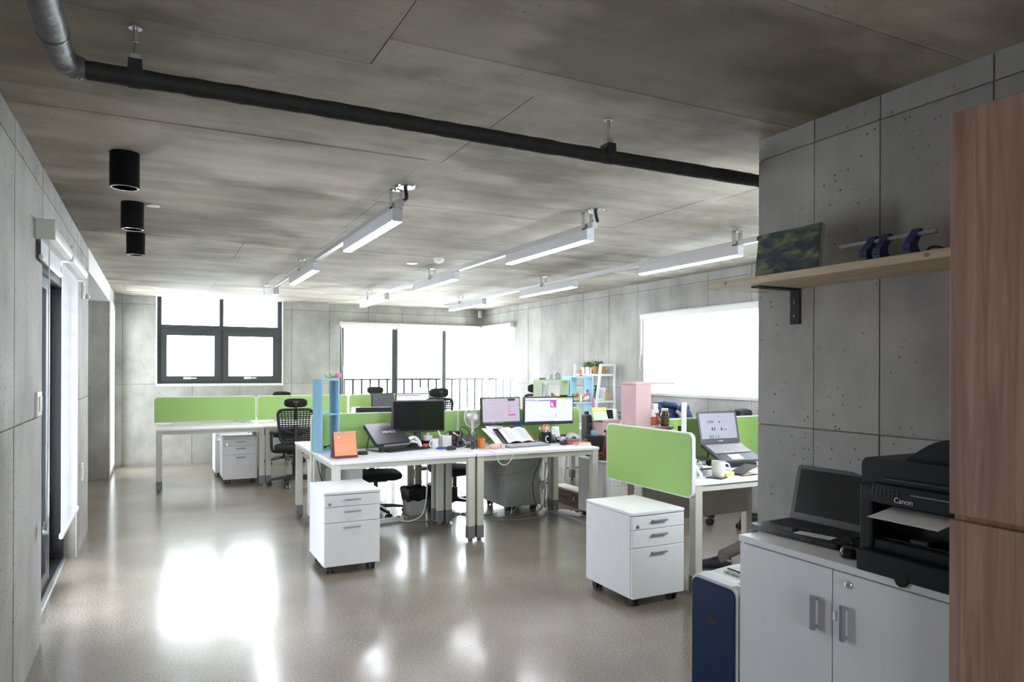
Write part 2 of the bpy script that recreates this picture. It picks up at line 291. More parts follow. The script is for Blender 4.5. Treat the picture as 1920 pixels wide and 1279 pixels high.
# ------------------------------------------------------------------ mesh helpers
class MB:
    def __init__(s): s.v = []; s.f = []
    def add(s, vs, fs):
        k = len(s.v); s.v += [tuple(map(float, p)) for p in vs]; s.f += [tuple(i+k for i in f) for f in fs]; return s
    def box(s, x0, y0, z0, x1, y1, z1):
        return s.add([(x0, y0, z0), (x1, y0, z0), (x1, y1, z0), (x0, y1, z0), (x0, y0, z1), (x1, y0, z1), (x1, y1, z1), (x0, y1, z1)],
                     [(0, 3, 2, 1), (4, 5, 6, 7), (0, 1, 5, 4), (1, 2, 6, 5), (2, 3, 7, 6), (3, 0, 4, 7)])
    def rbox(s, x0, y0, z0, x1, y1, z1, b=0.004):
        b = min(b, (x1-x0)*0.45, (y1-y0)*0.45, (z1-z0)*0.45)
        V = []; idx = {}
        for i in (0, 1):
            for j in (0, 1):
                for k in (0, 1):
                    X = (x0, x1)[i]; Y = (y0, y1)[j]; Z = (z0, z1)[k]; dx = b if i == 0 else -b; dy = b if j == 0 else -b; dz = b if k == 0 else -b
                    idx[i, j, k] = len(V); V += [(X, Y+dy, Z+dz), (X+dx, Y, Z+dz), (X+dx, Y+dy, Z)]
        F = []
        for i in (0, 1): F.append([idx[i, 0, 0], idx[i, 1, 0], idx[i, 1, 1], idx[i, 0, 1]])
        for j in (0, 1): F.append([idx[0, j, 0]+1, idx[1, j, 0]+1, idx[1, j, 1]+1, idx[0, j, 1]+1])
        for k in (0, 1): F.append([idx[0, 0, k]+2, idx[1, 0, k]+2, idx[1, 1, k]+2, idx[0, 1, k]+2])
        for a in (0, 1):
            for c in (0, 1):
                F.append([idx[a, c, 0], idx[a, c, 1], idx[a, c, 1]+1, idx[a, c, 0]+1])
                F.append([idx[a, 0, c], idx[a, 1, c], idx[a, 1, c]+2, idx[a, 0, c]+2])
                F.append([idx[0, a, c]+1, idx[1, a, c]+1, idx[1, a, c]+2, idx[0, a, c]+2])
        for q in idx.values(): F.append([q, q+1, q+2])
        return s.add(V, F)
    def cyl(s, p0, p1, r, r2=None, n=16, cap=True):
        p0 = Vector(p0); p1 = Vector(p1); r2 = r if r2 is None else r2
        d = (p1-p0).normalized(); a = Vector((0, 0, 1)) if abs(d.z) < 0.9 else Vector((1, 0, 0)); u = d.cross(a).normalized(); w = d.cross(u)
        V = []; F = []
        for i in range(n):
            t = 2*PI*i/n; q = u*math.cos(t)+w*math.sin(t); V += [p0+q*r, p1+q*r2]
        for i in range(n):
            j = (i+1) % n; F.append((2*i, 2*j, 2*j+1, 2*i+1))
        if cap: F.append(tuple(2*i for i in range(n))); F.append(tuple(2*i+1 for i in range(n)))
        return s.add(V, F)
    def tube(s, pts, r, n=8, cap=True):
        pts = [Vector(p) for p in pts]; V = []; F = []; m = len(pts); up = None
        for k, p in enumerate(pts):
            d = (pts[min(k+1, m-1)]-pts[max(k-1, 0)]).normalized()
            if up is None: a = Vector((0, 0, 1)) if abs(d.z) < 0.9 else Vector((1, 0, 0)); u = d.cross(a).normalized()
            else: u = (up-d*up.dot(d)).normalized()
            up = u; w = d.cross(u); rr = r[k] if isinstance(r, (list, tuple)) else r
            V += [p+(u*math.cos(2*PI*i/n)+w*math.sin(2*PI*i/n))*rr for i in range(n)]
        for k in range(m-1):
            for i in range(n):
                j = (i+1) % n; F.append((k*n+i, k*n+j, (k+1)*n+j, (k+1)*n+i))
        if cap: F.append(tuple(range(n))); F.append(tuple((m-1)*n+i for i in range(n)))
        return s.add(V, F)
    def lathe(s, prof, c=(0, 0, 0), n=24, sx=1.0, sy=1.0):
        V = []; F = []; m = len(prof)
        for r, z in prof:
            V += [(c[0]+r*sx*math.cos(2*PI*i/n), c[1]+r*sy*math.sin(2*PI*i/n), c[2]+z) for i in range(n)]
        for k in range(m-1):
            for i in range(n):
                j = (i+1) % n; F.append((k*n+i, k*n+j, (k+1)*n+j, (k+1)*n+i))
        if prof[0][0] > 1e-6: F.append(tuple(range(n)))
        if prof[-1][0] > 1e-6: F.append(tuple((m-1)*n+i for i in range(n)))
        return s.add(V, F)
    def prism(s, poly, axis, a, b):
        n = len(poly); f = {'x': lambda p, t: (t, p[0], p[1]), 'y': lambda p, t: (p[0], t, p[1]), 'z': lambda p, t: (p[0], p[1], t)}[axis]
        V = [f(p, a) for p in poly]+[f(p, b) for p in poly]
        F = [tuple(range(n)), tuple(range(n, 2*n))]+[(i, (i+1) % n, n+(i+1) % n, n+i) for i in range(n)]
        return s.add(V, F)
    def sell(s, c, rx, ry, rz, e1=0.5, e2=0.5, n=24, m=12):
        sg = lambda x, e: math.copysign(abs(x)**e, x); V = []; F = []
        for k in range(m+1):
            ph = -PI/2+PI*k/m
            for i in range(n):
                th = 2*PI*i/n
                V.append((c[0]+rx*sg(math.cos(ph), e1)*sg(math.cos(th), e2), c[1]+ry*sg(math.cos(ph), e1)*sg(math.sin(th), e2), c[2]+rz*sg(math.sin(ph), e1)))
        for k in range(m):
            for i in range(n):
                j = (i+1) % n; F.append((k*n+i, k*n+j, (k+1)*n+j, (k+1)*n+i))
        return s.add(V, F)
    def sheet(s, rows, t=0.002):
        """rows of points -> a thin solid sheet"""
        R = len(rows); Cn = len(rows[0]); P = [Vector(p) for r in rows for p in r]; N = []
        for i in range(R):
            for j in range(Cn):
                a = P[min(i+1, R-1)*Cn+j]-P[max(i-1, 0)*Cn+j]; b = P[i*Cn+min(j+1, Cn-1)]-P[i*Cn+max(j-1, 0)]
                nn = a.cross(b); N.append(nn.normalized() if nn.length > 1e-9 else Vector((0, 0, 1)))
        V = P+[p+q*t for p, q in zip(P, N)]; o = R*Cn; F = []
        for i in range(R-1):
            for j in range(Cn-1):
                q = (i*Cn+j, i*Cn+j+1, (i+1)*Cn+j+1, (i+1)*Cn+j); F += [q, tuple(x+o for x in q)]
        for i in range(R-1):
            for j in (0, Cn-1): F.append((i*Cn+j, (i+1)*Cn+j, (i+1)*Cn+j+o, i*Cn+j+o))
        for j in range(Cn-1):
            for i in (0, R-1): F.append((i*Cn+j, i*Cn+j+1, i*Cn+j+1+o, i*Cn+j+o))
        return s.add(V, F)
    def xf(s, M, start=0):
        s.v[start:] = [tuple(M @ Vector(p)) for p in s.v[start:]]; return s
    def mesh(s, name):
        me = bpy.data.meshes.new(name); me.from_pydata(s.v, [], s.f)
        bm = bmesh.new(); bm.from_mesh(me); bmesh.ops.recalc_face_normals(bm, faces=bm.faces); bm.to_mesh(me); bm.free(); return me
    def build(s, name, m, parent=None, smooth=None, mats=None):
        me = s.mesh(name); me.materials.append(MT[m] if isinstance(m, str) else m)
        if smooth:
            for p in me.polygons: p.use_smooth = True
            me.set_sharp_from_angle(angle=math.radians(smooth))
        o = bpy.data.objects.new(name, me); COL.objects.link(o)
        if parent: o.parent = parent
        return o
def rr(x0, y0, x1, y1, r, cs=(1, 1, 1, 1), n=6):
    """rounded rectangle outline, corners bl br tr tl"""
    out = []
    for k, (cx, cy, a0) in enumerate(((x0, y0, PI), (x1, y0, 1.5*PI), (x1, y1, 0), (x0, y1, PI/2))):
        if not cs[k]: out.append((cx, cy)); continue
        ax = cx+(r if cx == x0 else -r); ay = cy+(r if cy == y0 else -r)
        out += [(ax+r*math.cos(a0+PI/2*i/n), ay+r*math.sin(a0+PI/2*i/n)) for i in range(n+1)]
    return out
def T(x=0, y=0, z=0): return Matrix.Translation((x, y, z))
def RX(d): return Matrix.Rotation(math.radians(d), 4, 'X')
def RY(d): return Matrix.Rotation(math.radians(d), 4, 'Y')
def RZ(d): return Matrix.Rotation(math.radians(d), 4, 'Z')
def tag(o, label, cat, group=None):
    o['label'] = label; o['category'] = cat
    if group: o['group'] = group
    return o
def thing(name, label, cat, loc=(0, 0, 0), rz=0.0, group=None):
    o = bpy.data.objects.new(name, None); COL.objects.link(o); o.empty_display_size = 0.1
    o.location = loc; o.rotation_euler = (0, 0, math.radians(rz)); return tag(o, label, cat, group)
def struct(o): o['kind'] = 'structure'; return o
KIDS = {}
def kids(o): return [c for c in o.children]
def copy_tree(o, parent=None):
    c = o.copy(); COL.objects.link(c); c.parent = parent
    for ch in kids(o): copy_tree(ch, c)
    return c
def dup(o, loc, rz, label, scale=None):
    c = copy_tree(o); c.location = loc; c.rotation_euler = (0, 0, math.radians(rz)); c['label'] = label
    if scale: c.scale = scale
    return c
def bez(p0, p1, p2, p3, n=12):
    p0, p1, p2, p3 = map(Vector, (p0, p1, p2, p3))
    return [p0*(1-t)**3+p1*3*t*(1-t)**2+p2*3*t*t*(1-t)+p3*t**3 for t in (i/n for i in range(n+1))]
def spline(P, n=8):
    """Catmull-Rom through points"""
    P = [Vector(p) for p in P]; Q = [P[0]*2-P[1]]+P+[P[-1]*2-P[-2]]; out = []
    for k in range(1, len(Q)-2):
        a, b, c, d = Q[k-1:k+3]
        for i in range(n):
            t = i/n; out.append(0.5*((2*b)+(c-a)*t+(2*a-5*b+4*c-d)*t*t+(3*b-a-3*c+d)*t**3))
    out.append(P[-1]); return out
DG = None
def text(name, body, size, m, M, parent=None, ext=0.0005, align='CENTER', sx=1.0):
    """flat lettering as mesh, local XY plane placed by matrix M"""
    cu = bpy.data.curves.new(name, 'FONT'); cu.body = body; cu.size = size; cu.extrude = ext; cu.align_x = align; cu.align_y = 'CENTER'; cu.resolution_u = 3
    o = bpy.data.objects.new(name, cu); COL.objects.link(o)
    me = bpy.data.meshes.new_from_object(o.evaluated_get(bpy.context.evaluated_depsgraph_get()))
    bpy.data.objects.remove(o); me.transform(M @ Matrix.Diagonal((sx, 1, 1, 1))); me.materials.clear(); me.materials.append(MT[m]); me.name = name
    q = bpy.data.objects.new(name, me); COL.objects.link(q)
    if parent: q.parent = parent
    return q

# ================================================================== STRUCTURE
XL, XR, YB, ZC = -0.535, 5.33, 11.75, 2.5
PX, PY = 2.47, 2.39          # concrete pier: face and corner
def subtract(rect, holes):
    out = [rect]
    for h in holes:
        nxt = []
        for (a0, b0, a1, b1) in out:
            c0, d0, c1, d1 = max(a0, h[0]), max(b0, h[1]), min(a1, h[2]), min(b1, h[3])
            if c0 >= c1-1e-6 or d0 >= d1-1e-6: nxt.append((a0, b0, a1, b1)); continue
            if a0 < c0: nxt.append((a0, b0, c0, b1))
            if c1 < a1: nxt.append((c1, b0, a1, b1))
            if b0 < d0: nxt.append((c0, b0, c1, d0))
            if d1 < b1: nxt.append((c0, d1, c1, b1))
        out = nxt
    return out
def panelled(name, axis, face, sign, us, vs, holes, thick=0.2, mpanel='concrete_wall', gap=0.0028):
    """a cast wall: recessed backing with the formwork panels standing proud of the joints.
    axis 'x': wall in the plane x=face (u=y, v=z); 'y': plane y=face (u=x, v=z); 'z': plane z=face (u=x, v=y). sign: towards the room"""
    pt = 0.014
    def bx(mb, r, n0, n1):
        a0, b0, a1, b1 = r; lo, hi = min(n0, n1), max(n0, n1)
        if axis == 'x': mb.box(lo, a0, b0, hi, a1, b1)
        elif axis == 'y': mb.box(a0, lo, b0, a1, hi, b1)
        else: mb.box(a0, b0, lo, a1, b1, hi)
    wall = MB()
    vsr = vs if not isinstance(vs[0], tuple) else None
    full = (us[0], vs[0], us[-1], vs[-1])
    for r in subtract(full, holes): bx(wall, r, face-sign*pt*0.75, face-sign*thick)
    w = struct(wall.build(name, 'concrete_joint'))
    for i in range(len(us)-1):
        for j in range(len(vs)-1):
            for r in subtract((us[i], vs[j], us[i+1], vs[j+1]), holes):
                if r[2]-r[0] < 0.02 or r[3]-r[1] < 0.02: continue
                e = [r[0], r[1], r[2], r[3]]
                if abs(r[0]-us[i]) < 1e-6 and i > 0: e[0] += gap
                if abs(r[2]-us[i+1]) < 1e-6 and i < len(us)-2: e[2] -= gap
                if abs(r[1]-vs[j]) < 1e-6 and j > 0: e[1] += gap
                if abs(r[3]-vs[j+1]) < 1e-6 and j < len(vs)-2: e[3] -= gap
                p = MB(); bx(p, e, face+sign*random.uniform(-0.0015, 0.0015), face-sign*pt); p.build('panel', mpanel, w)
    return w
def steps(a, b, d, must=()):
    L = [a]; x = a+d
    while x < b-0.15: L.append(x); x += d
    return L+[b]

fl = struct(MB().box(-1.3, 2.19, -0.15, 5.53, 12.0, 0.0).box(-1.3, -3.2, -0.15, 2.67, 2.19, 0.0).build('floor', 'floor'))

# ceiling slab: formwork boards in bands across the room, staggered
cb = struct(MB().box(-1.3, 2.19, ZC+0.011, 5.6, 12.0, ZC+0.25).box(-1.3, -3.2, ZC+0.011, 2.67, 2.19, ZC+0.25).build('ceiling', 'concrete_joint'))
bands = [-3.2, -2.4, -1.43, -0.47, 0.48, 1.45, 2.19, 2.405, 3.38, 4.37, 5.33, 6.30, 7.27, 8.24, 9.21, 10.18, 11.15, 11.75]
offs = [0.66, 1.30, 1.22, 0.66, 1.45, 0.66, 0.66, 1.30, 1.22, 1.25, 1.30]
for k in range(len(bands)-1):
    xs = [offs[k % len(offs)]+1.82*i for i in range(-2, 4)]
    xr = XR if bands[k+1] > 2.2 else PX+0.05
    xs = [XL]+[x for x in xs if XL+0.1 < x < xr-0.1]+[xr]
    for i in range(len(xs)-1):
        z = ZC+random.uniform(-0.0015, 0.0015)
        MB().box(xs[i]+0.002, bands[k]+0.002, z, xs[i+1]-0.002, bands[k+1]-0.002, ZC+0.02).build('panel', 'concrete_ceiling', cb)

vz = [0.0, 1.195, 2.38, ZC]
DOOR = (4.43, 0.0, 6.30, 2.10); REC = (7.26, 0.0, 10.47, ZC); WIN4 = (10.62, 0.02, 11.65, 2.32)
panelled('wall_left', 'x', XL, 1, [-3.2, -2.4, -1.8, -1.2, -0.6, 0.0, 0.6, 1.2, 1.8, 2.4, 3.01, 3.61, 4.27, 4.43, 5.4, 6.30, 6.78, 7.26, 10.47, 11.1, YB], vz, [DOOR, REC, WIN4])
WIN1 = (0.0, 1.18, 1.815, ZC); WIN2 = (2.72, 0.10, XR+0.3, 2.20)
panelled('wall_back', 'y', YB, -1, [-1.3, XL, -0.44, 0.49, 1.17, 1.95, 2.55, 3.2, 3.8, 4.4, 5.0, XR+0.2], vz, [WIN1, WIN2])
WIN3 = (4.2, 1.16, 6.93, 2.07); WIN2R = (10.5, 0.10, YB+0.3, 2.20)
panelled('wall_right', 'x', XR, -1, [PY-0.2, 2.8, 3.4, 4.02, 4.63, 5.245, 5.87, 6.49, 7.125, 7.74, 8.355, 8.97, 9.59, 10.0, 10.36, 11.1, YB], [0.0, 1.21, 2.405, ZC], [WIN3, WIN2R])
panelled('wall_pier', 'x', PX, -1, [-3.2, -2.5, -1.9, -1.3, -0.7, -0.1, 0.4, 0.85, 1.37, 1.78, 2.083, PY], [0.0, 1.2, 2.405, ZC], [])
panelled('wall_pier_return', 'y', PY, 1, [PX+0.2, 3.1, 3.7, 4.3, 4.9, XR], [0.0, 1.2, 2.405, ZC], [(2.95, 1.25, 4.75, 2.15)])
w6 = struct(MB().box(2.95, 2.22, 1.25, 3.01, 2.30, 2.15).box(4.69, 2.22, 1.25, 4.75, 2.30, 2.15).box(3.01, 2.22, 1.25, 4.69, 2.30, 1.31).box(3.01, 2.22, 2.09, 4.69, 2.30, 2.15).build('window_added_pier', 'dark_frame'))  # unseen window, added to light the drawer fronts past the pier
MB().box(3.01, 2.255, 1.31, 4.69, 2.262, 2.09).build('pane', 'window_glass', w6)
panelled('wall_near', 'y', -3.2, 1, steps(-0.8, 2.7, 0.6), vz, [(0.2, 0.08, 1.5, 1.6)])
w5 = struct(MB().box(0.2, -3.34, 0.08, 0.27, -3.26, 1.6).box(1.43, -3.34, 0.08, 1.5, -3.26, 1.6).box(0.27, -3.34, 0.08, 1.43, -3.26, 0.15).box(0.27, -3.34, 1.53, 1.43, -3.26, 1.6).build('window_added_near', 'dark_frame'))  # unseen window behind the camera, added to brighten surfaces facing it
MB().box(0.27, -3.305, 0.15, 1.43, -3.297, 1.53).build('pane', 'window_glass', w5)

# recess beyond the door on the left: white painted lintel and soffit, concrete cheek, glazing outside
struct(MB().rbox(-0.735, 7.262, 2.295, XL+0.002, 10.468, ZC, 0.002).build('trim_1', 'white_paint'))
struct(MB().box(-1.2, 7.262, 2.295, -0.735, 10.468, 2.35).build('trim_2', 'white_paint'))
panelled('wall_recess', 'y', 10.47, -1, [-1.3, -0.737], [0.0, 1.2, 2.295], [])
struct(MB().box(-0.737, 10.468, 0, XL-0.015, 10.472, 2.295).build('trim_3', 'concrete_wall'))
struct(MB().box(-1.3, 7.06, 0, -0.737, 7.26, 2.5).build('wall_recess_near', 'concrete_wall'))
struct(MB().box(-1.3, 7.26, 0, -1.2, 10.47, 2.35).build('wall_recess_back', 'concrete_wall'))
WF = MB()
for y0, y1, z0, z1 in ((10.62, 10.67, 0.02, 2.32), (11.60, 11.65, 0.02, 2.32), (10.67, 11.60, 0.02, 0.08), (10.67, 11.60, 2.26, 2.32)): WF.box(-0.62, y0, z0, XL+0.006, y1, z1)
w4 = struct(WF.build('window_4', 'white_paint'))
MB().box(-0.595, 10.67, 0.08, -0.588, 11.60, 2.26).build('pane', 'window_glass', w4)

# ---- window 1 (back wall, high): black frame, two fixed lights over two awning sashes
w1 = struct(bpy.data.objects.new('window_1', None)); COL.objects.link(w1)
def frame_ring(x0, z0, x1, z1, t, y0, y1, mb=None):
    mb = mb or MB(); mb.box(x0, y0, z0, x0+t, y1, z1); mb.box(x1-t, y0, z0, x1, y1, z1); mb.box(x0+t, y0, z0, x1-t, y1, z0+t); mb.box(x0+t, y0, z1-t, x1-t, y1, z1); return mb
Y0, Y1 = 11.80, 11.90
f = MB(); f.box(0.012, Y0, 1.20, 0.075, Y1, ZC+0.05); f.box(1.735, Y0, 1.20, 1.80, Y1, ZC+0.05); f.box(0.075, Y0, 1.20, 1.735, Y1, 1.245); f.build('frame', 'dark_frame', w1)
MB().rbox(0.075, Y0-0.01, 2.005, 1.735, Y1, 2.09, 0.006).build('transom', 'dark_frame', w1)
MB().rbox(0.875, Y0, 1.245, 0.935, Y1, 2.005, 0.004).build('mullion', 'dark_frame', w1)
MB().rbox(0.875, Y0, 2.09, 0.935, Y1, ZC+0.05, 0.004).build('mullion', 'dark_frame', w1)
for x0, x1 in ((0.075, 0.875), (0.935, 1.735)):
    MB().box(x0, 11.86, 2.09, x1, 11.868, ZC+0.05).build('pane', 'window_glass', w1)
    s_ = frame_ring(x0-0.01, 1.235, x1+0.01, 2.012, 0.082, Y0-0.022, Y1-0.02).build('sash', 'dark_frame', w1)
    MB().box(x0+0.06, 11.84, 1.30, x1-0.06, 11.848, 1.945).build('pane', 'window_glass', s_)
    cx = (x0+x1)/2-0.02
    h = MB().rbox(cx-0.085, Y0-0.038, 1.268, cx+0.02, Y0-0.022, 1.30, 0.005); h.rbox(cx+0.02, Y0-0.046, 1.274, cx+0.10, Y0-0.03, 1.294, 0.005); h.build('handle', 'white_plastic', s_)
MB().box(-0.005, YB-0.008, 1.165, 1.82, 11.82, 1.20).build('sill', 'white_paint', w1)
for x in (-0.004, 1.803): MB().box(x, YB-0.004, 1.2, x+0.014, 11.82, ZC).build('jamb_lining', 'white_paint', w1)

# ---- window 2 (corner, tall)
w2 = struct(bpy.data.objects.new('window_2', None)); COL.objects.link(w2)
GY = 11.86; GX = 5.44
for x0, x1 in ((2.74, 2.805), (3.635, 3.735), (4.56, 4.63)): MB().rbox(x0, GY-0.05, 0.10, x1, GY+0.05, 2.16, 0.004).build('mullion', 'dark_frame', w2)
MB().rbox(GX-0.012, GY-0.012, 0.10, GX+0.012, GY+0.012, 2.14, 0.003).build('corner_post', 'aluminium', w2)
MB().rbox(2.74, GY-0.05, 2.13, GX+0.05, GY+0.05, 2.20, 0.004).build('head', 'dark_frame', w2)
MB().rbox(GX-0.05, 10.52, 2.13, GX+0.05, GY-0.05, 2.20, 0.004).build('head', 'dark_frame', w2)
MB().rbox(2.74, GY-0.05, 0.10, GX+0.05, GY+0.05, 0.16, 0.004).build('bottom_rail', 'dark_frame', w2)
MB().rbox(GX-0.05, 10.52, 0.10, GX+0.05, GY-0.05, 0.16, 0.004).build('bottom_rail', 'dark_frame', w2)
MB().rbox(GX-0.05, 10.50, 0.10, GX+0.05, 10.53, 2.2, 0.004).build('side_post', 'aluminium', w2)
for x0, x1 in ((2.805, 3.635), (3.735, 4.56), (4.63, GX-0.012)): MB().box(x0, GY-0.004, 0.16, x1, GY+0.004, 2.13).build('pane', 'window_glass', w2)
MB().box(GX-0.004, 10.53, 0.16, GX+0.004, GY-0.012, 2.13).build('pane', 'window_glass', w2)
MB().rbox(2.725, YB-0.003, 2.19, XR, 11.81, 2.202, 0.002).build('head_lining', 'white_paint', w2)

# railing outside the corner window
rl = thing('balcony_railing', 'grey metal balcony railing with thin balusters outside the corner window', 'railing', (0, 0, 0))
MB().box(2.5, 12.035, 1.235, 5.68, 12.08, 1.265).box(5.64, 10.3, 1.235, 5.685, 12.035, 1.265).build('handrail', 'dark_frame', rl)
MB().box(2.5, 12.05, 0.04, 5.68, 12.065, 0.06).box(5.655, 10.3, 0.04, 5.67, 12.05, 0.06).build('bottom_rail', 'dark_frame', rl)
bal = MB().box(-0.016, -0.016, 0.05, 0.016, 0.016, 1.25).mesh('baluster'); bal.materials.append(MT['dark_frame'])
def put(mesh, name, parent, loc, rot=(0, 0, 0), scale=None):
    o = bpy.data.objects.new(name, mesh); COL.objects.link(o); o.parent = parent; o.location = loc; o.rotation_euler = rot
    if scale: o.scale = scale
    return o
x = 2.56
while x < 5.65: put(bal, 'baluster', rl, (x, 12.057, 0)); x += 0.152
y = 11.9
while y > 10.3: put(bal, 'baluster', rl, (5.662, y, 0)); y -= 0.152
struct(MB().box(2.3, 11.95, -0.15, 5.9, 12.3, 0.05).box(5.53, 10.1, -0.15, 5.9, 11.95, 0.05).build('balcony_floor', 'concrete_wall'))

# ---- window 3 (right wall, behind a lowered blind)
w3 = struct(bpy.data.objects.new('window_3', None)); COL.objects.link(w3)
f = MB()
for a, b in ((4.2, 4.26), (5.53, 5.60), (6.87, 6.93)): f.box(XR+0.10, a, 1.16, XR+0.17, b, 2.07)
f.box(XR+0.10, 4.26, 1.16, XR+0.17, 6.87, 1.22); f.box(XR+0.10, 4.26, 2.01, XR+0.17, 6.87, 2.07); f.build('frame', 'white_paint', w3)
for a, b in ((4.26, 5.53), (5.60, 6.87)): MB().box(XR+0.13, a, 1.22, XR+0.138, b, 2.01).build('pane', 'window_glass', w3)
MB().rbox(XR-0.012, 4.18, 1.135, XR+0.1, 6.95, 1.163, 0.003).build('sill', 'white_paint', w3)

def cord(parent, x, y, z0, z1, r=0.0025, loop=0.014, ax='y'):
    m_ = MB()
    pts = [(x, y, z0), (x, y, z1+0.03)]
    m_.tube(pts, r, 6)
    p2 = [(x, y+loop, z0), (x, y+loop, z1+0.03)] if ax == 'y' else [(x+loop, y, z0), (x+loop, y, z1+0.03)]
    m_.tube(p2, r, 6)
    return m_.build('pull_cord', 'cable_white', parent, 40)

# blind on window 3, let down
b3 = thing('roller_blind', 'white roller blind let down over the window behind the laptop desk', 'blind', (0, 0, 0))
MB().prism(rr(XR-0.075, 2.045, XR-0.002, 2.125, 0.02, (1, 0, 0, 1)), 'y', 4.15, 6.98).build('cassette', 'white_plastic', b3, 40)
MB().box(XR-0.045, 4.18, 1.17, XR-0.0435, 6.94, 2.06).build('cloth', 'blind_cloth', b3)
MB().rbox(XR-0.055, 4.18, 1.145, XR-0.033, 6.945, 1.172, 0.005).build('bottom_bar', 'white_plastic', b3)
cd = MB().tube(spline([(XR-0.05, 6.985, 2.05), (XR-0.045, 7.0, 1.72), (XR-0.03, 7.02, 1.68), (XR-0.02, 7.05, 1.5), (XR-0.02, 7.035, 1.44), (XR-0.04, 6.99, 1.43)]), 0.004, 6); cd.tube([(XR-0.05, 6.97, 2.05), (XR-0.05, 6.97, 1.62)], 0.003, 6); cd.build('pull_cord', 'cable_white', b3, 40)

# blinds rolled up over the corner window
def cassette_x(label, x0, x1, z=2.215):
    b = thing('roller_blind', label, 'blind', (0, 0, 0))
    MB().prism(rr(YB-0.085, z-0.075, YB-0.001, z, 0.02, (1, 0, 0, 1)), 'x', x0, x1).build('cassette', 'white_plastic', b, 40)
    MB().rbox(x0+0.02, YB-0.055, z-0.105, x1-0.02, YB-0.03, z-0.075, 0.006).build('bottom_bar', 'white_plastic', b)
    for x in (x0, x1): MB().rbox(x-0.006, YB-0.088, z-0.08, x+0.006, YB-0.001, z+0.003, 0.004).build('end_cap', 'white_plastic', b)
    return b
bl = cassette_x('rolled-up white roller blind above the tall window, left of the wide mullion', 2.72, 3.70)
MB().tube(spline([(2.735, YB-0.06, 2.14), (2.75, YB-0.05, 1.7), (2.775, YB-0.03, 1.2), (2.77, YB-0.03, 0.95)]), 0.004, 6).tube([(2.73, YB-0.05, 2.14), (2.745, YB-0.04, 1.0)], 0.003, 6).build('pull_cord', 'cable_white', bl, 40)
cassette_x('rolled-up white roller blind above the tall window, running to the room corner', 3.72, XR-0.03)
b = thing('roller_blind', 'rolled-up white roller blind on the right wall in the room corner', 'blind', (0, 0, 0))
MB().prism(rr(XR-0.085, 2.14, XR-0.001, 2.215, 0.02, (1, 0, 0, 1)), 'y', 10.48, 11.66).build('cassette', 'white_plastic', b, 40)
MB().rbox(XR-0.055, 10.5, 2.11, XR-0.03, 11.64, 2.14, 0.006).build('bottom_bar', 'white_plastic', b)

# ---- sliding door on the left
d1 = struct(bpy.data.objects.new('door_1', None)); COL.objects.link(d1)
f = MB(); f.box(-0.76, 4.43, 0, -0.62, 4.50, 2.10); f.box(-0.76, 6.22, 0, -0.62, 6.30, 2.10); f.box(-0.76, 4.50, 2.03, -0.62, 6.22, 2.10); f.box(-0.76, 4.50, 0, -0.62, 6.22, 0.03); f.build('frame', 'door_black', d1)
for k, (y0, y1, x) in enumerate(((4.50, 5.60, -0.655), (5.45, 6.22, -0.715))):
    s_ = MB(); s_.box(x-0.02, y0, 0.03, x+0.02, y0+0.085, 2.03); we = 0.16 if k == 0 else 0.085; s_.box(x-0.02, y1-we, 0.03, x+0.02, y1, 2.03); s_.box(x-0.02, y0+0.085, 0.03, x+0.02, y1-we, 0.12); s_.box(x-0.02, y0+0.085, 1.95, x+0.02, y1-we, 2.03)
    s_ = s_.build('door_leaf', 'door_black', d1)
    MB().box(x-0.005, y0+0.085, 0.12, x+0.005, y1-we, 1.95).build('pane', 'tinted_glass' if k == 0 else 'smoked_glass', s_)
    if k == 0: MB().box(x-0.02, y1, 0.03, x+0.02, y1+0.012, 2.03).build('edge_strip', 'aluminium', s_)
MB().box(-0.62, 4.43, 0, -0.60, 6.30, 0.012).build('threshold', 'aluminium', d1)

# blinds on the door: one rolled up, one let down
def door_blind(label, y0, y1, down):
    b = thing('zebra_blind', label, 'blind', (0, 0, 0))
    MB().prism([(XL, 2.085), (XL+0.055, 2.085), (XL+0.078, 2.10), (XL+0.085, 2.13), (XL+0.078, 2.16), (XL+0.055, 2.175), (XL, 2.175)], 'y', y0, y1).build('cassette', 'white_plastic', b, 30)
    for y in (y0, y1): MB().rbox(XL, y-0.006, 2.08, XL+0.088, y+0.006, 2.18, 0.004).build('end_cap', 'offwhite_plastic', b)
    if down:
        MB().box(XL+0.022, y0+0.03, 0.43, XL+0.0235, y1-0.02, 2.10).build('cloth', 'zebra_cloth', b)
        MB().rbox(XL+0.012, y0+0.03, 0.40, XL+0.034, y1-0.02, 0.432, 0.006).build('bottom_bar', 'white_plastic', b)
    else:
        MB().box(XL+0.022, y0+0.03, 2.00, XL+0.0235, y1-0.02, 2.10).build('cloth', 'zebra_cloth', b)
        MB().rbox(XL+0.012, y0+0.03, 1.985, XL+0.034, y1-0.02, 2.012, 0.006).build('bottom_bar', 'white_plastic', b)
        MB().tube([(XL+0.05, y0+0.10, 2.09), (XL+0.045, y0+0.12, 1.0), (XL+0.04, y0+0.10, 0.62)], 0.0035, 6).build('pull_cord', 'cable_white', b, 40)
        MB().cyl((XL+0.028, y0+0.10, 0.63), (XL+0.05, y0+0.10, 0.63), 0.033, n=20).xf(T(0, 0, 0)).build('cord_weight', 'frosted', b, 40)
    return b
door_blind('white zebra blind rolled up at the head of the dark sliding door', 4.16, 5.02, False)
zb = door_blind('white zebra blind let down to knee height over the dark sliding door', 5.036, 6.08, True)

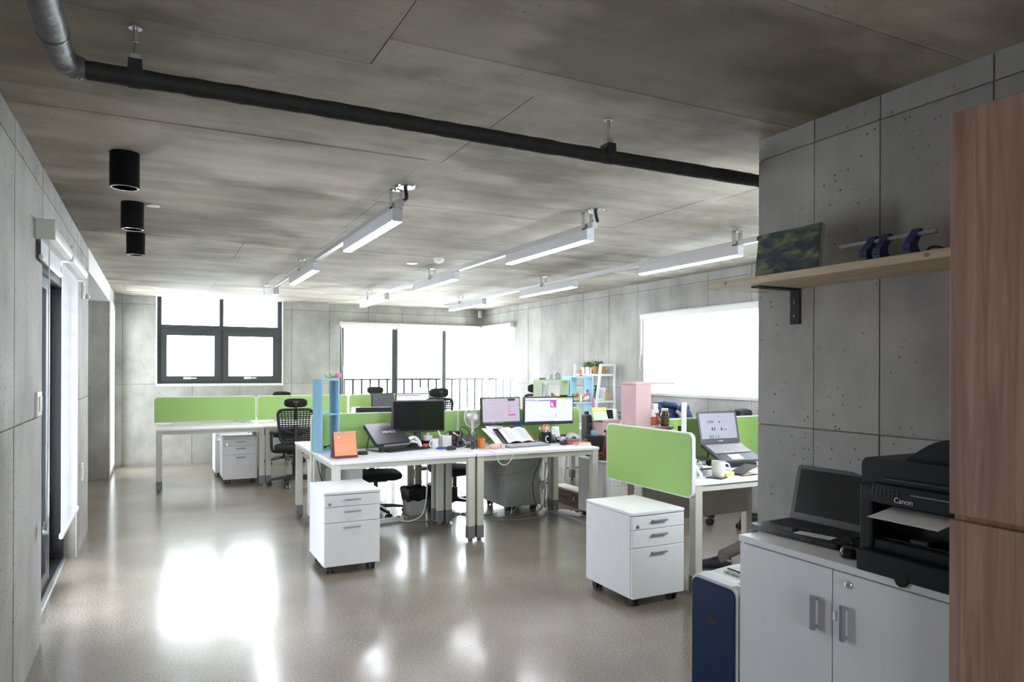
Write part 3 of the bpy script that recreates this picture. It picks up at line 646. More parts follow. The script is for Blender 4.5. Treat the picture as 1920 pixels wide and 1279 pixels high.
# small fittings on the left wall
def plate(name, label, cat, y0, y1, z0, z1, t=0.014, sub=None):
    o = thing(name, label, cat, (0, 0, 0)); MB().rbox(XL-0.001, y0, z0, XL+t, y1, z1, 0.003).build('plate', 'white_plastic', o)
    if sub: MB().rbox(XL+t-0.001, y0+(y1-y0)*0.25, z0+(z1-z0)*0.2, XL+t+0.006, y1-(y1-y0)*0.25, z1-(z1-z0)*0.2, 0.002).build(sub, 'offwhite_plastic', o)
    return o
plate('light_switch', 'white light switch on the concrete beside the dark sliding door', 'switch', 4.17, 4.32, 1.20, 1.325, sub='rocker')
plate('wall_socket', 'small white socket low on the concrete past the sliding door', 'socket', 6.55, 6.64, 0.54, 0.68, sub='cover')
plate('thermostat', 'narrow white control box high on the concrete past the sliding door', 'thermostat', 6.62, 6.70, 2.0, 2.13, sub='cover')
o = thing('wall_sensor', 'small round chrome sensor on the concrete past the sliding door', 'sensor', (0, 0, 0)); MB().cyl((XL, 7.02, 2.05), (XL+0.012, 7.02, 2.05), 0.024, n=16).build('base', 'chrome', o, 40); MB().sell((XL+0.016, 7.02, 2.05), 0.014, 0.018, 0.018, 1, 1, 12, 8).build('lens', 'white_plastic', o, 60)

# ================================================================== CEILING FITTINGS
pp = thing('insulated_pipe', 'black wrapped pipe crossing under the ceiling, turning silver at the bend', 'pipe', (0, 0, 0))
PZ, PYY, PR = 2.345, 2.48, 0.0285
random.seed(3)
xs = [(-0.205+i*0.045) for i in range(0, 63)]
MB().tube([(x, PYY, PZ+0.002*math.sin(x*3)) for x in xs], [PR*(1+random.uniform(-0.05, 0.07)) for _ in xs], 18).build('wrapped_run', 'pipe_wrap', pp, 60)
el = [(-0.192, PYY, PZ), (-0.205, PYY-0.001, PZ), (-0.222, PYY-0.012, PZ), (-0.236, PYY-0.035, PZ), (-0.243, PYY-0.075, PZ), (-0.247, PYY-0.13, PZ), (-0.248, PYY-0.25, PZ)]
MB().tube(spline(el, 4), [PR*1.12]*4+[PR*1.2*(1+random.uniform(-0.04, 0.05)) for _ in range(21)], 18).build('bend', 'pipe_silver', pp, 60)
MB().tube([(-0.248, PYY-0.24, PZ), (-0.25, PYY-1.2, PZ), (-0.25, -3.19, PZ)], PR*1.32, 18).build('silver_run', 'pipe_silver', pp, 60)
MB().tube([(-0.248, PYY-0.245, PZ), (-0.248, PYY-0.252, PZ)], PR*1.36, 18).build('band', 'black_plastic', pp, 60)
def hanger(label, x):
    h = thing('pipe_hanger', label, 'hanger', (x, PYY, ZC), 0, 'pipe hangers under the ceiling')
    MB().cyl((0, 0, 0.006), (0, 0, -0.045), 0.008, n=10).cyl((0, 0, -0.003), (0, 0, 0.004), 0.02, n=12).build('anchor', 'aluminium', h, 40)
    MB().cyl((0, 0, -0.045), (0, 0, -0.09), 0.0055, n=10).build('rod', 'chrome', h, 40)
    MB().rbox(-0.017, -0.016, -0.115, 0.017, 0.016, -0.083, 0.003).build('turnbuckle', 'aluminium', h)
    m_ = MB(); m_.prism([(-0.022, -0.16), (0.022, -0.16), (0.019, -0.105), (-0.019, -0.105)], 'y', -0.03, 0.03); m_.tube([(-0.02, 0, -0.155), (0.02, 0, -0.155)], PR*1.13, 18)
    m_.build('clamp', 'pipe_wrap', h, 40)
hanger('steel hanger holding the black pipe next to its silver bend', -0.06)
hanger('steel hanger holding the black pipe near the concrete pier', 1.70)

def downlight(label, x, y):
    d = thing('ceiling_downlight', label, 'lamp', (x, y, ZC), 0, 'black cylinder downlights along the left wall')
    MB().lathe([(0.0, 0.004), (0.064, 0.004), (0.066, 0.0), (0.066, -0.170), (0.060, -0.172), (0.056, -0.166), (0.050, -0.150), (0.0, -0.150)], n=32).build('body', 'lamp_black', d, 35)
    MB().lathe([(0.063, -0.1715), (0.060, -0.1745), (0.056, -0.1735), (0.055, -0.169), (0.059, -0.168), (0.063, -0.1715)], n=32).build('rim', 'aluminium', d, 40)
    MB().lathe([(0.0, -0.151), (0.047, -0.151), (0.047, -0.158), (0.036, -0.163), (0.0, -0.164)], n=28).build('lens', 'frosted', d, 40)
DLAB = 'matt black cylinder downlight under the ceiling, %s'
downlight(DLAB % 'nearest of the three to the black pipe', -0.14, 3.95)
downlight(DLAB % 'middle one of the three', -0.137, 5.12)
downlight(DLAB % 'last of the three, towards the black-framed window', -0.145, 6.28)
o = thing('ceiling_blank_plate', 'small round white cover plate beside the middle black downlight', 'plate', (-0.02, 5.16, ZC)); MB().lathe([(0, -0.004), (0.04, -0.004), (0.045, 0.002), (0, 0.003)], n=24).build('cover', 'white_plastic', o, 30); MB().cyl((0.01, 0, -0.003), (0.01, 0, -0.007), 0.005, n=8).build('screw', 'aluminium', o, 40)

def lamp(label, x, y, L=1.2):
    l_ = thing('linear_lamp', label, 'lamp', (x, y, 2.29), 0, 'white linear lamps hanging under the ceiling rails')
    MB().rbox(-0.029, 0, 0.006, 0.029, L, 0.0785, 0.002).build('housing', 'lamp_housing', l_)
    MB().box(-0.026, 0.004, -0.001, 0.026, L-0.004, 0.007).build('diffuser', 'led', l_)
    for y_ in (0, L): MB().rbox(-0.0295, y_-0.003, 0.0, 0.0295, y_+0.003, 0.0785, 0.002).build('end_cap', 'lamp_housing', l_)
def track(label, x, canopy, side):
    t = thing('lamp_rail', label, 'rail', (x, 0, 0), 0, 'steel rails carrying the linear lamps')
    MB().rbox(-0.02, 3.86 if side == 0 else 3.74, 2.368, 0.02, 9.9, 2.405, 0.002).build('rail', 'aluminium', t)
    for y in (3.95, 6.9, 9.3):
        b_ = MB()
        for s in (-1, 1): b_.box(s*0.03-0.003, y-0.02, 2.3695, s*0.03+0.003, y+0.02, ZC-0.022)
        b_.box(-0.033, y-0.02, 2.3695, 0.033, y+0.02, 2.374); b_.box(-0.033, y-0.02, ZC-0.026, 0.033, y+0.02, ZC-0.02); b_.cyl((0, y, ZC-0.03), (0, y, ZC+0.004), 0.007, n=10)
        b_.build('bracket', 'chrome', t)
    if canopy:
        MB().lathe([(0, -0.008), (0.05, -0.007), (0.055, 0.002), (0, 0.003)], (0.055 if side == 0 else 0.07, 3.93, ZC), 28).build('canopy', 'chrome', t, 40)
        MB().tube(spline([(0.05, 3.93, ZC-0.004), (0.055, 3.925, ZC-0.05), (0.045, 3.9, 2.42), (0.01, 3.87, 2.395)]), 0.011, 10).build('supply_cable', 'cable_black', t, 50)
    else: MB().box(-0.017, 3.72, 2.371, 0.017, 3.745, 2.402).build('rail_end', 'black_plastic', t)
for rx, lab in ((1.235, 'rail nearest the black downlights'), (2.545, 'middle rail'), (3.865, 'rail nearest the lowered blind')):
    track('grey steel lamp '+lab, rx, rx < 3, 0 if rx < 3 else 1)
    for y, w in ((3.915, 'near the black pipe'), (6.225, 'halfway along'), (8.49, 'near the far windows')):
        lamp('glowing linear lamp on the %s, %s' % (lab, w), rx, y)
o = thing('recessed_spot', 'flat round white recessed spot in the ceiling next to the smoke detector', 'lamp', (2.29, 6.78, ZC)); MB().lathe([(0.046, 0.003), (0.055, 0.002), (0.055, -0.004), (0.046, -0.006), (0.044, -0.002), (0.046, 0.003)], n=28).build('rim', 'white_plastic', o, 40); MB().lathe([(0, -0.003), (0.045, -0.003), (0.045, 0.002), (0, 0.002)], n=28).build('lens', 'led_spot', o, 40)
o = thing('smoke_detector', 'white round smoke detector on the ceiling', 'detector', (2.40, 6.32, ZC)); MB().lathe([(0, 0.004), (0.052, 0.004), (0.054, -0.012), (0, -0.012)], n=28).build('base', 'white_plastic', o, 40); MB().lathe([(0.05, -0.011), (0.049, -0.024), (0.036, -0.045), (0.018, -0.05), (0, -0.05)], n=28).build('head', 'white_plastic', o, 35)
o = thing('motion_sensor', 'small white motion sensor in the room corner under the ceiling', 'sensor', (5.22, 11.66, 2.36)); MB().rbox(-0.035, -0.03, 0, 0.035, 0.02, 0.13, 0.012).build('body', 'white_plastic', o); MB().sell((0, -0.028, 0.05), 0.026, 0.014, 0.035, 0.6, 0.6, 16, 8).build('lens', 'offwhite_plastic', o, 60); MB().cyl((0, 0.02, 0.1), (0.06, 0.06, 0.148), 0.01, n=8).build('mount', 'white_plastic', o, 40)

# ================================================================== DESKS, SCREENS, PEDESTALS
def make_desk(label, x0, y0, x1, y1, modesty=None, z=0.73, legs=(1, 1, 1, 1)):
    W_, D_ = x1-x0, y1-y0
    d = thing('office_desk', label, 'desk', ((x0+x1)/2, (y0+y1)/2, 0), 0, 'white office desks on beige steel legs')
    hx, hy = W_/2, D_/2
    MB().rbox(-hx, -hy, z-0.026, hx, hy, z, 0.003).build('tabletop', 'white_laminate', d)
    r = MB(); r.rbox(-hx+0.05, -hy+0.018, z-0.068, hx-0.05, -hy+0.048, z-0.026, 0.002); r.build('rail', 'desk_steel', d)
    r = MB(); r.rbox(-hx+0.05, hy-0.048, z-0.068, hx-0.05, hy-0.018, z-0.026, 0.002); r.build('rail', 'desk_steel', d)
    for sx in (-1, 1):
        r = MB(); xa = sx*(hx-0.035); r.rbox(xa-0.017, -hy+0.06, z-0.068, xa+0.017, hy-0.06, z-0.026, 0.002); r.build('rail', 'desk_steel', d)
    k = 0
    for sx in (-1, 1):
        for sy in (-1, 1):
            if legs[k]:
                cx, cy = sx*(hx-0.037), sy*(hy-0.037)
                lg = MB().rbox(cx-0.03, cy-0.03, 0.12, cx+0.03, cy+0.03, z-0.026, 0.003).build('leg', 'desk_steel', d)
                MB().rbox(cx-0.032, cy-0.032, 0.018, cx+0.032, cy+0.032, 0.125, 0.003).build('foot_sleeve', 'foot_grey', lg)
                MB().cyl((cx, cy, 0.0), (cx, cy, 0.022), 0.02, n=14).build('levelling_foot', 'foot_grey', lg, 40)
            k += 1
    for gx in (-0.35*W_, 0.35*W_): MB().cyl((gx, hy-0.09, z-0.002), (gx, hy-0.09, z+0.002), 0.03, n=18).build('cable_grommet', 'steel_grey', d, 40)
    if modesty: MB().box(-hx+0.14, modesty-0.009, 0.315, hx-0.02, modesty+0.009, z-0.05).build('modesty_panel', 'modesty_grey', d)
    return d
make_desk('empty white desk with nothing on it, under the black-framed window', 0.0, 9.12, 1.2, 9.92)
make_desk('white desk in the far row with a high-backed mesh chair pushed up to it', 1.203, 9.12, 2.403, 9.92)
make_desk('white desk in the far row carrying a grey laptop screen and a lit monitor', 2.406, 9.12, 3.75, 9.92)
make_desk('white desk beyond the far green screens, before the bare concrete', 1.203, 9.96, 2.403, 10.76)
make_desk('white desk beyond the far green screens, before the tall window', 2.406, 9.96, 3.75, 10.76)
make_desk('white desk carrying the orange calendar and a closed laptop', 1.205, 5.44, 2.408, 6.235)
make_desk('white desk carrying the two lit monitors and an open book', 2.416, 5.44, 3.645, 6.235)
make_desk('white desk back to back with the orange calendar desk, behind its green screen', 1.205, 6.285, 2.408, 7.08)
make_desk('white desk back to back with the two-monitor desk, behind its green screen', 2.416, 6.285, 3.645, 7.08)
make_desk('white desk carrying the raised open laptop and a cream mug, beside the concrete pier', 3.06, 3.48, 4.30, 4.28, modesty=0.33)
make_desk('white desk by the right wall carrying green and aqua box shelves', 4.05, 7.3, 4.93, 7.98)

def screen_x(label, x0, x1, y, z0, z1, cs=(0, 0, 1, 1), t=0.022, r=0.05):
    """desk divider in a plane y=const: green board in a pale edging"""
    o = thing('desk_divider', label, 'divider', ((x0+x1)/2, y, z0), 0, 'green desk dividers')
    hx = (x1-x0)/2
    MB().prism(rr(-hx, 0, hx, z1-z0, r, cs), 'y', -t/2, t/2).build('edging', 'panel_trim', o, 30)
    MB().prism(rr(-hx+0.008, 0.008, hx-0.008, z1-z0-0.008, r-0.008, cs), 'y', -t/2-0.002, t/2+0.002).build('board', 'green_panel', o, 30)
    for s in (-0.6, 0.6): MB().box(s*hx-0.02, -0.016, -0.03, s*hx+0.02, 0.016, 0.03).build('clamp', 'steel_grey', o)
    return o
screen_x('light green divider behind the empty white desk under the window', -0.02, 1.19, 9.94, 0.745, 1.073, r=0.045)
screen_x('light green divider behind the high-backed mesh chair in the far row', 1.20, 2.412, 9.94, 0.745, 1.073, r=0.045)
screen_x('light green divider behind the grey laptop screen in the far row', 2.432, 3.90, 9.94, 0.745, 1.073, r=0.045)
screen_x('green divider behind the orange calendar and the black monitor', 1.20, 2.57, 6.26, 0.60, 1.048, cs=(1, 1, 0, 1), r=0.04)
screen_x('green divider behind the fan and the two lit monitors', 2.575, 3.94, 6.26, 0.60, 1.048, cs=(1, 1, 1, 0), r=0.04)
screen_x('green divider behind the raised open laptop', 3.07, 4.75, 4.305, 0.60, 1.068, r=0.03)
o = thing('desk_divider', 'large green divider at the end of the laptop desk, above a white drawer unit', 'divider', (3.03, 3.935, 0.63), 0, 'green desk dividers')
MB().prism(rr(-0.475, 0, 0.475, 0.415, 0.045, (1, 0, 1, 1)), 'x', -0.012, 0.012).build('edging', 'panel_trim', o, 30)
MB().prism(rr(-0.465, 0.008, 0.467, 0.407, 0.04, (1, 0, 1, 1)), 'x', -0.014, 0.014).build('board', 'green_panel', o, 30)
for s in (-0.3, 0.3): MB().box(0.0, s-0.02, 0.06, 0.022, s+0.02, 0.10).build('clamp', 'steel_grey', o)

def pedestal(label, x0, y0, w=0.40, d=0.51, h=0.58, rz=0, body='white_laminate', group='white three-drawer units on castors'):
    """origin at floor centre, drawers face -y"""
    p = thing('drawer_unit', label, 'drawer unit', (x0+w/2, y0+d/2, 0), rz, group)
    hx, hy = w/2, d/2
    MB().rbox(-hx, -hy+0.02, 0.058, hx, hy, h-0.022, 0.002).build('carcass', body, p)
    MB().rbox(-hx-0.001, -hy-0.002, h-0.020, hx+0.001, hy, h, 0.003).build('top_board', body, p)
    zs = [(h-0.105, h-0.026, 1), (h-0.215, h-0.109, 0), (0.058, h-0.219, 0)]
    for z0, z1, lock in zs:
        dr = MB().rbox(-hx+0.002, -hy, z0, hx-0.002, -hy+0.019, z1, 0.002).build('drawer', body, p)
        hz = z1-0.032; m_ = MB().rbox(-0.058, -hy-0.022, hz-0.006, 0.058, -hy-0.012, hz+0.008, 0.003); m_.box(-0.052, -hy-0.014, hz-0.003, -0.044, -hy+0.001, hz+0.004); m_.box(0.044, -hy-0.014, hz-0.003, 0.052, -hy+0.001, hz+0.004)
        m_.build('handle', 'handle_grey', dr)
        if lock: MB().cyl((-hx+0.04, -hy-0.004, z0+0.02), (-hx+0.04, -hy+0.002, z0+0.02), 0.011, n=14).box(-hx+0.038, -hy-0.010, z0+0.012, -hx+0.042, -hy-0.003, z0+0.028).build('lock', 'chrome', dr, 40)
    for sx in (-1, 1):
        for sy in (-1, 1):
            cx, cy = sx*(hx-0.055), sy*(hy-0.06)
            c = MB(); c.box(cx-0.03, cy-0.03, 0.040, cx+0.03, cy+0.03, 0.060)
            for s in (-0.018, 0.018): c.cyl((cx+s-0.009, cy, 0.024), (cx+s+0.009, cy, 0.024), 0.024, n=14)
            c.build('castor', 'black_plastic', p, 40)
    return p
pedestal('white three-drawer unit standing out in front of the orange calendar desk', 1.045, 4.97)
pedestal('white three-drawer unit in front of the large green divider', 2.562, 3.47)
pedestal('white three-drawer unit under the empty desk by the window', 0.747, 9.39)
pedestal('white drawer unit seen behind another one under the empty desk', 0.70, 10.05)
pedestal('white drawer unit under the calendar desk island, its back to the calendar', 1.285, 6.36, rz=180)
pedestal('white drawer unit carrying the dark red handbag', 3.745, 5.40, d=0.56)
pedestal('grey steel drawer unit under the two-monitor desk', 3.125, 6.34, d=0.54, rz=180, body='steel_unit', group='steel drawer unit')

# ================================================================== CHAIRS
def make_chair(label, headrest=True, back_top=0.945, arms=True):
    c = thing('office_chair', label, 'chair', (0, 0, 0), 0, 'black swivel office chairs')
    MB().lathe([(0.045, 0.075), (0.05, 0.10), (0.045, 0.125), (0.03, 0.13), (0.03, 0.24), (0.02, 0.245), (0.02, 0.40), (0.0, 0.40)], n=18).build('gas_column', 'black_plastic', c, 35)
    for k in range(5):
        a = math.radians(90+72*k+18); ca, sa = math.cos(a), math.sin(a); w = Vector((-sa, ca, 0))
        lg = MB(); P = []
        for t, zt, zb, hw in ((0.03, 0.118, 0.075, 0.028), (0.17, 0.108, 0.075, 0.022), (0.285, 0.085, 0.062, 0.016)):
            q = Vector((ca*t, sa*t, 0)); P.append([q-w*hw+Vector((0, 0, zb)), q+w*hw+Vector((0, 0, zb)), q+w*hw*0.7+Vector((0, 0, zt)), q-w*hw*0.7+Vector((0, 0, zt))])
        V = [p for r in P for p in r]; F = [(0, 1, 2, 3), (8, 9, 10, 11)]+[(k_*4+i, k_*4+(i+1) % 4, k_*4+4+(i+1) % 4, k_*4+4+i) for k_ in range(2) for i in range(4)]
        lg.add(V, F); lo = lg.build('base_leg', 'black_plastic', c, 35)
        cx, cy = ca*0.29, sa*0.29; m_ = MB()
        for s in (-0.019, 0.019): m_.cyl(Vector((cx, cy, 0.028))+w*(s-0.008), Vector((cx, cy, 0.028))+w*(s+0.008), 0.028, n=14)
        m_.cyl((cx, cy, 0.035), (cx, cy, 0.07), 0.012, n=10); m_.build('castor', 'black_plastic', lo, 40)
    MB().rbox(-0.10, -0.12, 0.385, 0.10, 0.12, 0.425, 0.01).build('seat_mechanism', 'black_plastic', c)
    MB().sell((0, 0.02, 0.455), 0.245, 0.245, 0.048, 0.55, 0.45, 28, 10).build('seat', 'black_fabric', c, 60)
    zt = back_top; y = -0.24
    def yb(z): return y-0.02-0.10*max(0, (z-0.60))*0.8+0.05*math.sin((z-0.52)*6)*0.5
    ring = []
    for px, pz in rr(-0.20, 0.54, 0.20, zt, 0.07): ring.append((px*(0.86+0.20*(pz-0.54)/(zt-0.54)), yb(pz)+0.02*(abs(px)/0.2)**2, pz))
    ring.append(ring[0]); MB().tube(ring, 0.017, 8).build('back_frame', 'black_plastic', c, 60)
    m_ = MB(); nx, nz = 11, 15
    for i in range(nx+1):
        u = -1+2*i/nx; m_.tube([(u*0.19*(0.86+0.20*(z-0.54)/(zt-0.54)), yb(z)+0.02*u*u, z) for z in (0.55+(zt-0.56)*k/8 for k in range(9))], 0.0062, 5)
    for k in range(nz+1):
        z = 0.55+(zt-0.56)*k/nz; m_.tube([(u*0.19*(0.86+0.20*(z-0.54)/(zt-0.54)), yb(z)+0.02*u*u, z) for u in (-1+2*i/6 for i in range(7))], 0.0075 if k > nz*0.45 else 0.011, 5)
    m_.build('back_mesh', 'black_matte', c, 60)
    sp = MB(); sp.tube(spline([(0, -0.06, 0.40), (0, -0.20, 0.40), (0, -0.285, 0.46), (0, yb(0.62)-0.03, 0.62), (0, yb(0.75)-0.02, 0.75)]), [0.03]*33, 10)
    for s in (-1, 1): sp.tube(spline([(0, yb(0.66)-0.02, 0.66), (s*0.10, yb(0.66)-0.02, 0.68), (s*0.175, yb(0.72)+0.005, 0.72)]), 0.014, 8)
    sp.build('back_support', 'black_plastic', c, 60)
    if headrest:
        hz = zt+0.08
        h = MB().sell((0, yb(zt)-0.005, hz), 0.135, 0.038, 0.055, 0.6, 0.45, 24, 10)
        h.v = [(p[0], p[1]+0.035*(p[0]/0.135)**2, p[2]) for p in h.v]; hd = h.build('headrest', 'black_fabric', c, 60)
        MB().tube(spline([(0, yb(zt-0.1)-0.025, zt-0.12), (0, yb(zt)-0.05, zt), (0, yb(zt)-0.055, hz-0.01), (0, yb(zt)-0.03, hz+0.012)]), 0.014, 8).rbox(-0.035, yb(zt)-0.055, hz-0.015, 0.035, yb(zt)-0.025, hz+0.025, 0.008).build('headrest_arm', 'black_plastic', hd, 50)
    if arms:
        for s in (-1, 1):
            a_ = MB().tube(spline([(s*0.16, -0.02, 0.41), (s*0.26, -0.03, 0.43), (s*0.275, -0.03, 0.55), (s*0.27, -0.02, 0.64)]), 0.016, 8).build('armrest_post', 'black_plastic', c, 60)
            MB().sell((s*0.268, 0.0, 0.655), 0.035, 0.11, 0.016, 0.5, 0.5, 16, 8).build('armrest_pad', 'black_matte', a_, 60)
    return c
ch = make_chair('black mesh chair with headrest, its back showing, next to the empty desk')
ch.location = (1.54, 9.02, 0); ch.rotation_euler = (0, 0, math.radians(-8))
dup(ch, (3.30, 8.98, 0), 6, 'tall black chair whose headrest shows above the black monitor', (1, 1, 1.10))
dup(ch, (1.74, 11.12, 0), 180, 'black chair against the bare concrete, only its headrest above the far divider')
dup(ch, (3.17, 11.02, 0), 176, 'black chair before the tall window, its headrest above the far divider', (1, 1, 1.06))
dup(ch, (4.53, 8.55, 0), 118, 'black chair with its headrest seen side-on beside the green box shelf', (1, 1, 1.14))
dup(ch, (5.0, 4.70, 0), 200, 'black chair of which only two castors show past the concrete pier')
lo = make_chair('black chair tucked under the island, behind the orange calendar desk', False, 0.86, False)
lo.scale = (1, 1, 0.86); lo.location = (1.95, 6.87, 0); lo.rotation_euler = (0, 0, math.radians(172))
dup(lo, (2.80, 6.88, 0), 192, 'black chair tucked under the island, behind the two-monitor desk')
jc = dup(lo, (4.55, 5.32, 0), 172, 'black chair with a dark blue jacket hung over its back', (1, 1, 1.16))
dup(ch, (4.52, 2.98, 0), 20, 'black chair behind the concrete pier on which someone sits')

# jacket thrown over the chair back
jk = thing('denim_jacket', 'dark blue jacket draped over a chair back under the lowered blind', 'jacket', (4.52, 5.60, 0.0), -8)
rows = []
for i in range(15):
    t = i/14; row = []
    for j in range(19):
        u = -1+2*j/18
        ang = PI*t; z = 0.80+0.0; yy = 0.13*math.cos(ang)*(1+0.25*math.sin(5*u+3)); zz = 1.02-0.05*u*u+0.06*math.sin(ang)-0.30*max(0, abs(2*t-1)-0.35)
        fold = 0.018*math.sin(9*u+4*t)+0.012*math.sin(17*u-3*t)
        row.append((u*(0.27+0.03*math.sin(ang*2)), yy+fold, zz+fold*0.6+0.03*math.exp(-((u-0.1)/0.25)**2)))
    rows.append(row)
MB().sheet(rows, 0.012).build('body', 'denim', jk, 60)
for s, o_ in ((-1, 0), (1, 0.03)):
    MB().tube(spline([(s*0.16, -0.12, 1.07), (s*0.10, -0.17, 0.99+o_), (s*0.06, -0.18, 0.88), (s*0.10, -0.17, 0.76)]), [0.05]*8+[0.045]*8+[0.04]*9, 12).build('sleeve', 'denim', jk, 60)
MB().tube(spline([(-0.12, 0.02, 1.09), (-0.03, -0.10, 1.10), (0.06, -0.10, 1.085), (0.13, 0.03, 1.09)]), 0.028, 10).build('collar', 'denim', jk, 60)
MB().tube(spline([(0.02, -0.185, 1.04), (0.06, -0.20, 1.0), (0.075, -0.205, 0.9), (0.06, -0.2, 0.84)]), 0.018, 8).build('lining', 'grey_cloth', jk, 60)

# ================================================================== MONITORS, LAPTOPS, KEYBOARDS
def monitor(label, x, y, zb, w, h, rz=0, screen='screen_black', bez=0.012, stand=True, ui=(), base_z=0.73, tilt=0, frame='black_plastic', chin=None, cat='monitor'):
    """origin on the desk under the stand; screen faces -y"""
    chin = bez*1.3 if chin is None else chin
    m = thing('computer_monitor', label, cat, (x, y, base_z), rz)
    z0 = zb-base_z; z1 = z0+h; A = T(0, 0, (z0+z1)/2) @ RX(tilt) @ T(0, 0, -(z0+z1)/2)
    MB().rbox(-w/2, -0.012, z0, w/2, 0.024, z1, 0.006).xf(A).build('housing', frame, m)
    s = MB().box(-w/2+bez, -0.0135, z0+chin, w/2-bez, -0.0115, z1-bez).xf(A).build('screen', screen, m)
    for (u0, v0, u1, v1, mm) in ui:
        sw, sh = w-2*bez, h-bez-chin; xa = -w/2+bez+u0*sw; xb = -w/2+bez+u1*sw; za = z0+chin+v0*sh; zb_ = z0+chin+v1*sh
        MB().box(xa, -0.0142, za, xb, -0.013, zb_).xf(A).build('screen_patch', mm, s)
    if stand:
        MB().rbox(-0.03, 0.02, 0.004, 0.03, 0.05, z0+h*0.55, 0.006).build('stand_neck', 'black_plastic', m)
        MB().lathe([(0, 0), (0.11, 0), (0.112, 0.008), (0.04, 0.016), (0, 0.016)], (0, 0.03, 0), 24, 1.0, 0.75).build('stand_base', 'black_plastic', m, 40)
    return m
monitor('large black switched-off monitor behind the closed laptop', 2.115, 6.065, 0.872, 0.495, 0.288)
UI1 = [(0.68, 0.885, 0.88, 0.985, 'px_dark'), (0.01, 0.945, 0.05, 0.965, 'px_dark')]+[(0.70, 0.42+0.1*k, 0.72, 0.45+0.1*k, 'px_dark') for k in range(4)]+[(0.69, 0.25, 0.89, 0.31, 'px_magenta'), (0.79, 0.26, 0.81, 0.30, 'px_dark')]
UI1 += [(0.15, 0.78, 0.40, 0.79, 'px_grey'), (0.30, 0.40, 0.48, 0.405, 'px_grey'), (0.25, 0.27, 0.5, 0.275, 'px_grey'), (0.33, 0.93, 0.39, 0.945, 'px_grey')]
UI1 += [(0.03+0.03*k, -0.045, 0.045+0.03*k, -0.015, 'px_white' if k in (7, 9, 13) else 'px_grey') for k in range(18)]
monitor('lit monitor with a pale lilac page, propped behind the open book', 2.915, 6.02, 0.915, 0.425, 0.262, rz=4, screen='screen_lilac', ui=UI1, tilt=-4, chin=0.03)
UI2 = [(0, 0.905, 0.20, 0.935, 'px_violet'), (0.0, 0.935, 0.66, 1.0, 'px_white'), (0.28, 0.875, 0.66, 0.915, 'px_violet'), (0.18, 0.87, 0.27, 0.895, 'px_magenta'), (0.52, 0.60, 0.65, 0.87, 'px_magenta'), (0.52, 0.66, 0.575, 0.70, 'px_white'), (0.54, 0.70, 0.57, 0.80, 'px_white'), (0.565, 0.62, 0.59, 0.74, 'px_white'),
       (0.66, 0.93, 0.84, 1.0, 'px_yellow'), (0.84, 0.93, 1.0, 0.975, 'px_skyblue'), (0.70, 0.77, 0.83, 0.80, 'px_yellow'), (0.55, 0.57, 0.65, 0.585, 'px_violet'), (0.64, 0.17, 0.648, 0.30, 'px_violet'), (0.3, 0.20, 0.62, 0.205, 'px_grey'), (0.3, 0.17, 0.62, 0.175, 'px_grey'), (0.1, 0.25, 0.4, 0.254, 'px_grey')]
UI2 += [(0.02+0.035*k, 0.0, 0.045+0.035*k, 0.02, 'px_violet') for k in range(17)]
monitor('wide lit monitor with a white page and a magenta picture', 3.43, 6.01, 0.905, 0.545, 0.27, rz=-2, screen='screen_white', ui=UI2, chin=0.03)
monitor('monitor seen from behind above the green divider, only its silver-edged top showing', 1.885, 6.62, 0.80, 0.40, 0.275, rz=180, frame='black_plastic')
monitor('grey switched-off laptop screen in the far desk row', 2.80, 9.52, 0.86, 0.32, 0.245, rz=3, screen='screen_grey', tilt=-10)
monitor('lit monitor in the far desk row, half hidden by the headrest', 3.24, 9.55, 0.82, 0.50, 0.275, screen='screen_white', ui=[(0, 0.90, 0.72, 0.93, 'red')])
monitor('bluish tilted screen at the end of the far desk row', 3.60, 9.62, 0.82, 0.22, 0.21, rz=20, screen='screen_grey', tilt=-14)
monitor('slim silver-backed monitor seen edge-on beside the pink shelf', 3.40, 3.98, 0.85, 0.42, 0.35, rz=49, frame='panel_trim', screen='screen_black')

def keys(mb_parent, w, d, z, cols, rows, m='key_black', skip=None, M=None, y0=None):
    kb = MB(); cw = w/cols; rd = d/rows
    for r in range(rows):
        c = 0
        while c < cols:
            span = 1
            if r == 0 and c == int(cols*0.28): span = int(cols*0.34)
            x0 = -w/2+c*cw+cw*0.1; x1 = -w/2+(c+span)*cw-cw*0.1; yy = -d/2+r*rd
            kb.prism([(x0, yy+rd*0.1), (x1, yy+rd*0.1), (x1, yy+rd*0.9), (x0, yy+rd*0.9)], 'z', z, z+0.004); c += span
    if M: kb.xf(M)
    k = kb.build('keys', m, mb_parent); k['kind'] = 'stuff'; return k
def keyboard(label, x, y, rz, w=0.44, d=0.14, body='black_plastic', km='key_black'):
    k = thing('keyboard', label, 'keyboard', (x, y, 0.73), rz)
    MB().prism([(-d/2, 0), (d/2, 0), (d/2, 0.026), (-d/2, 0.012)], 'x', -w/2, w/2).build('case', body, k)
    keys(k, w-0.03, d-0.03, 0.0, 20, 6, km, M=T(0, 0, 0.0185) @ RX(5.7)); return k
keyboard('black keyboard lying askew before the closed laptop', 1.955, 5.955, 20)
keyboard('flat grey keyboard with pale keys before the open book', 3.06, 5.775, 9, w=0.46, d=0.15, body='rubber_grey', km='key_light')

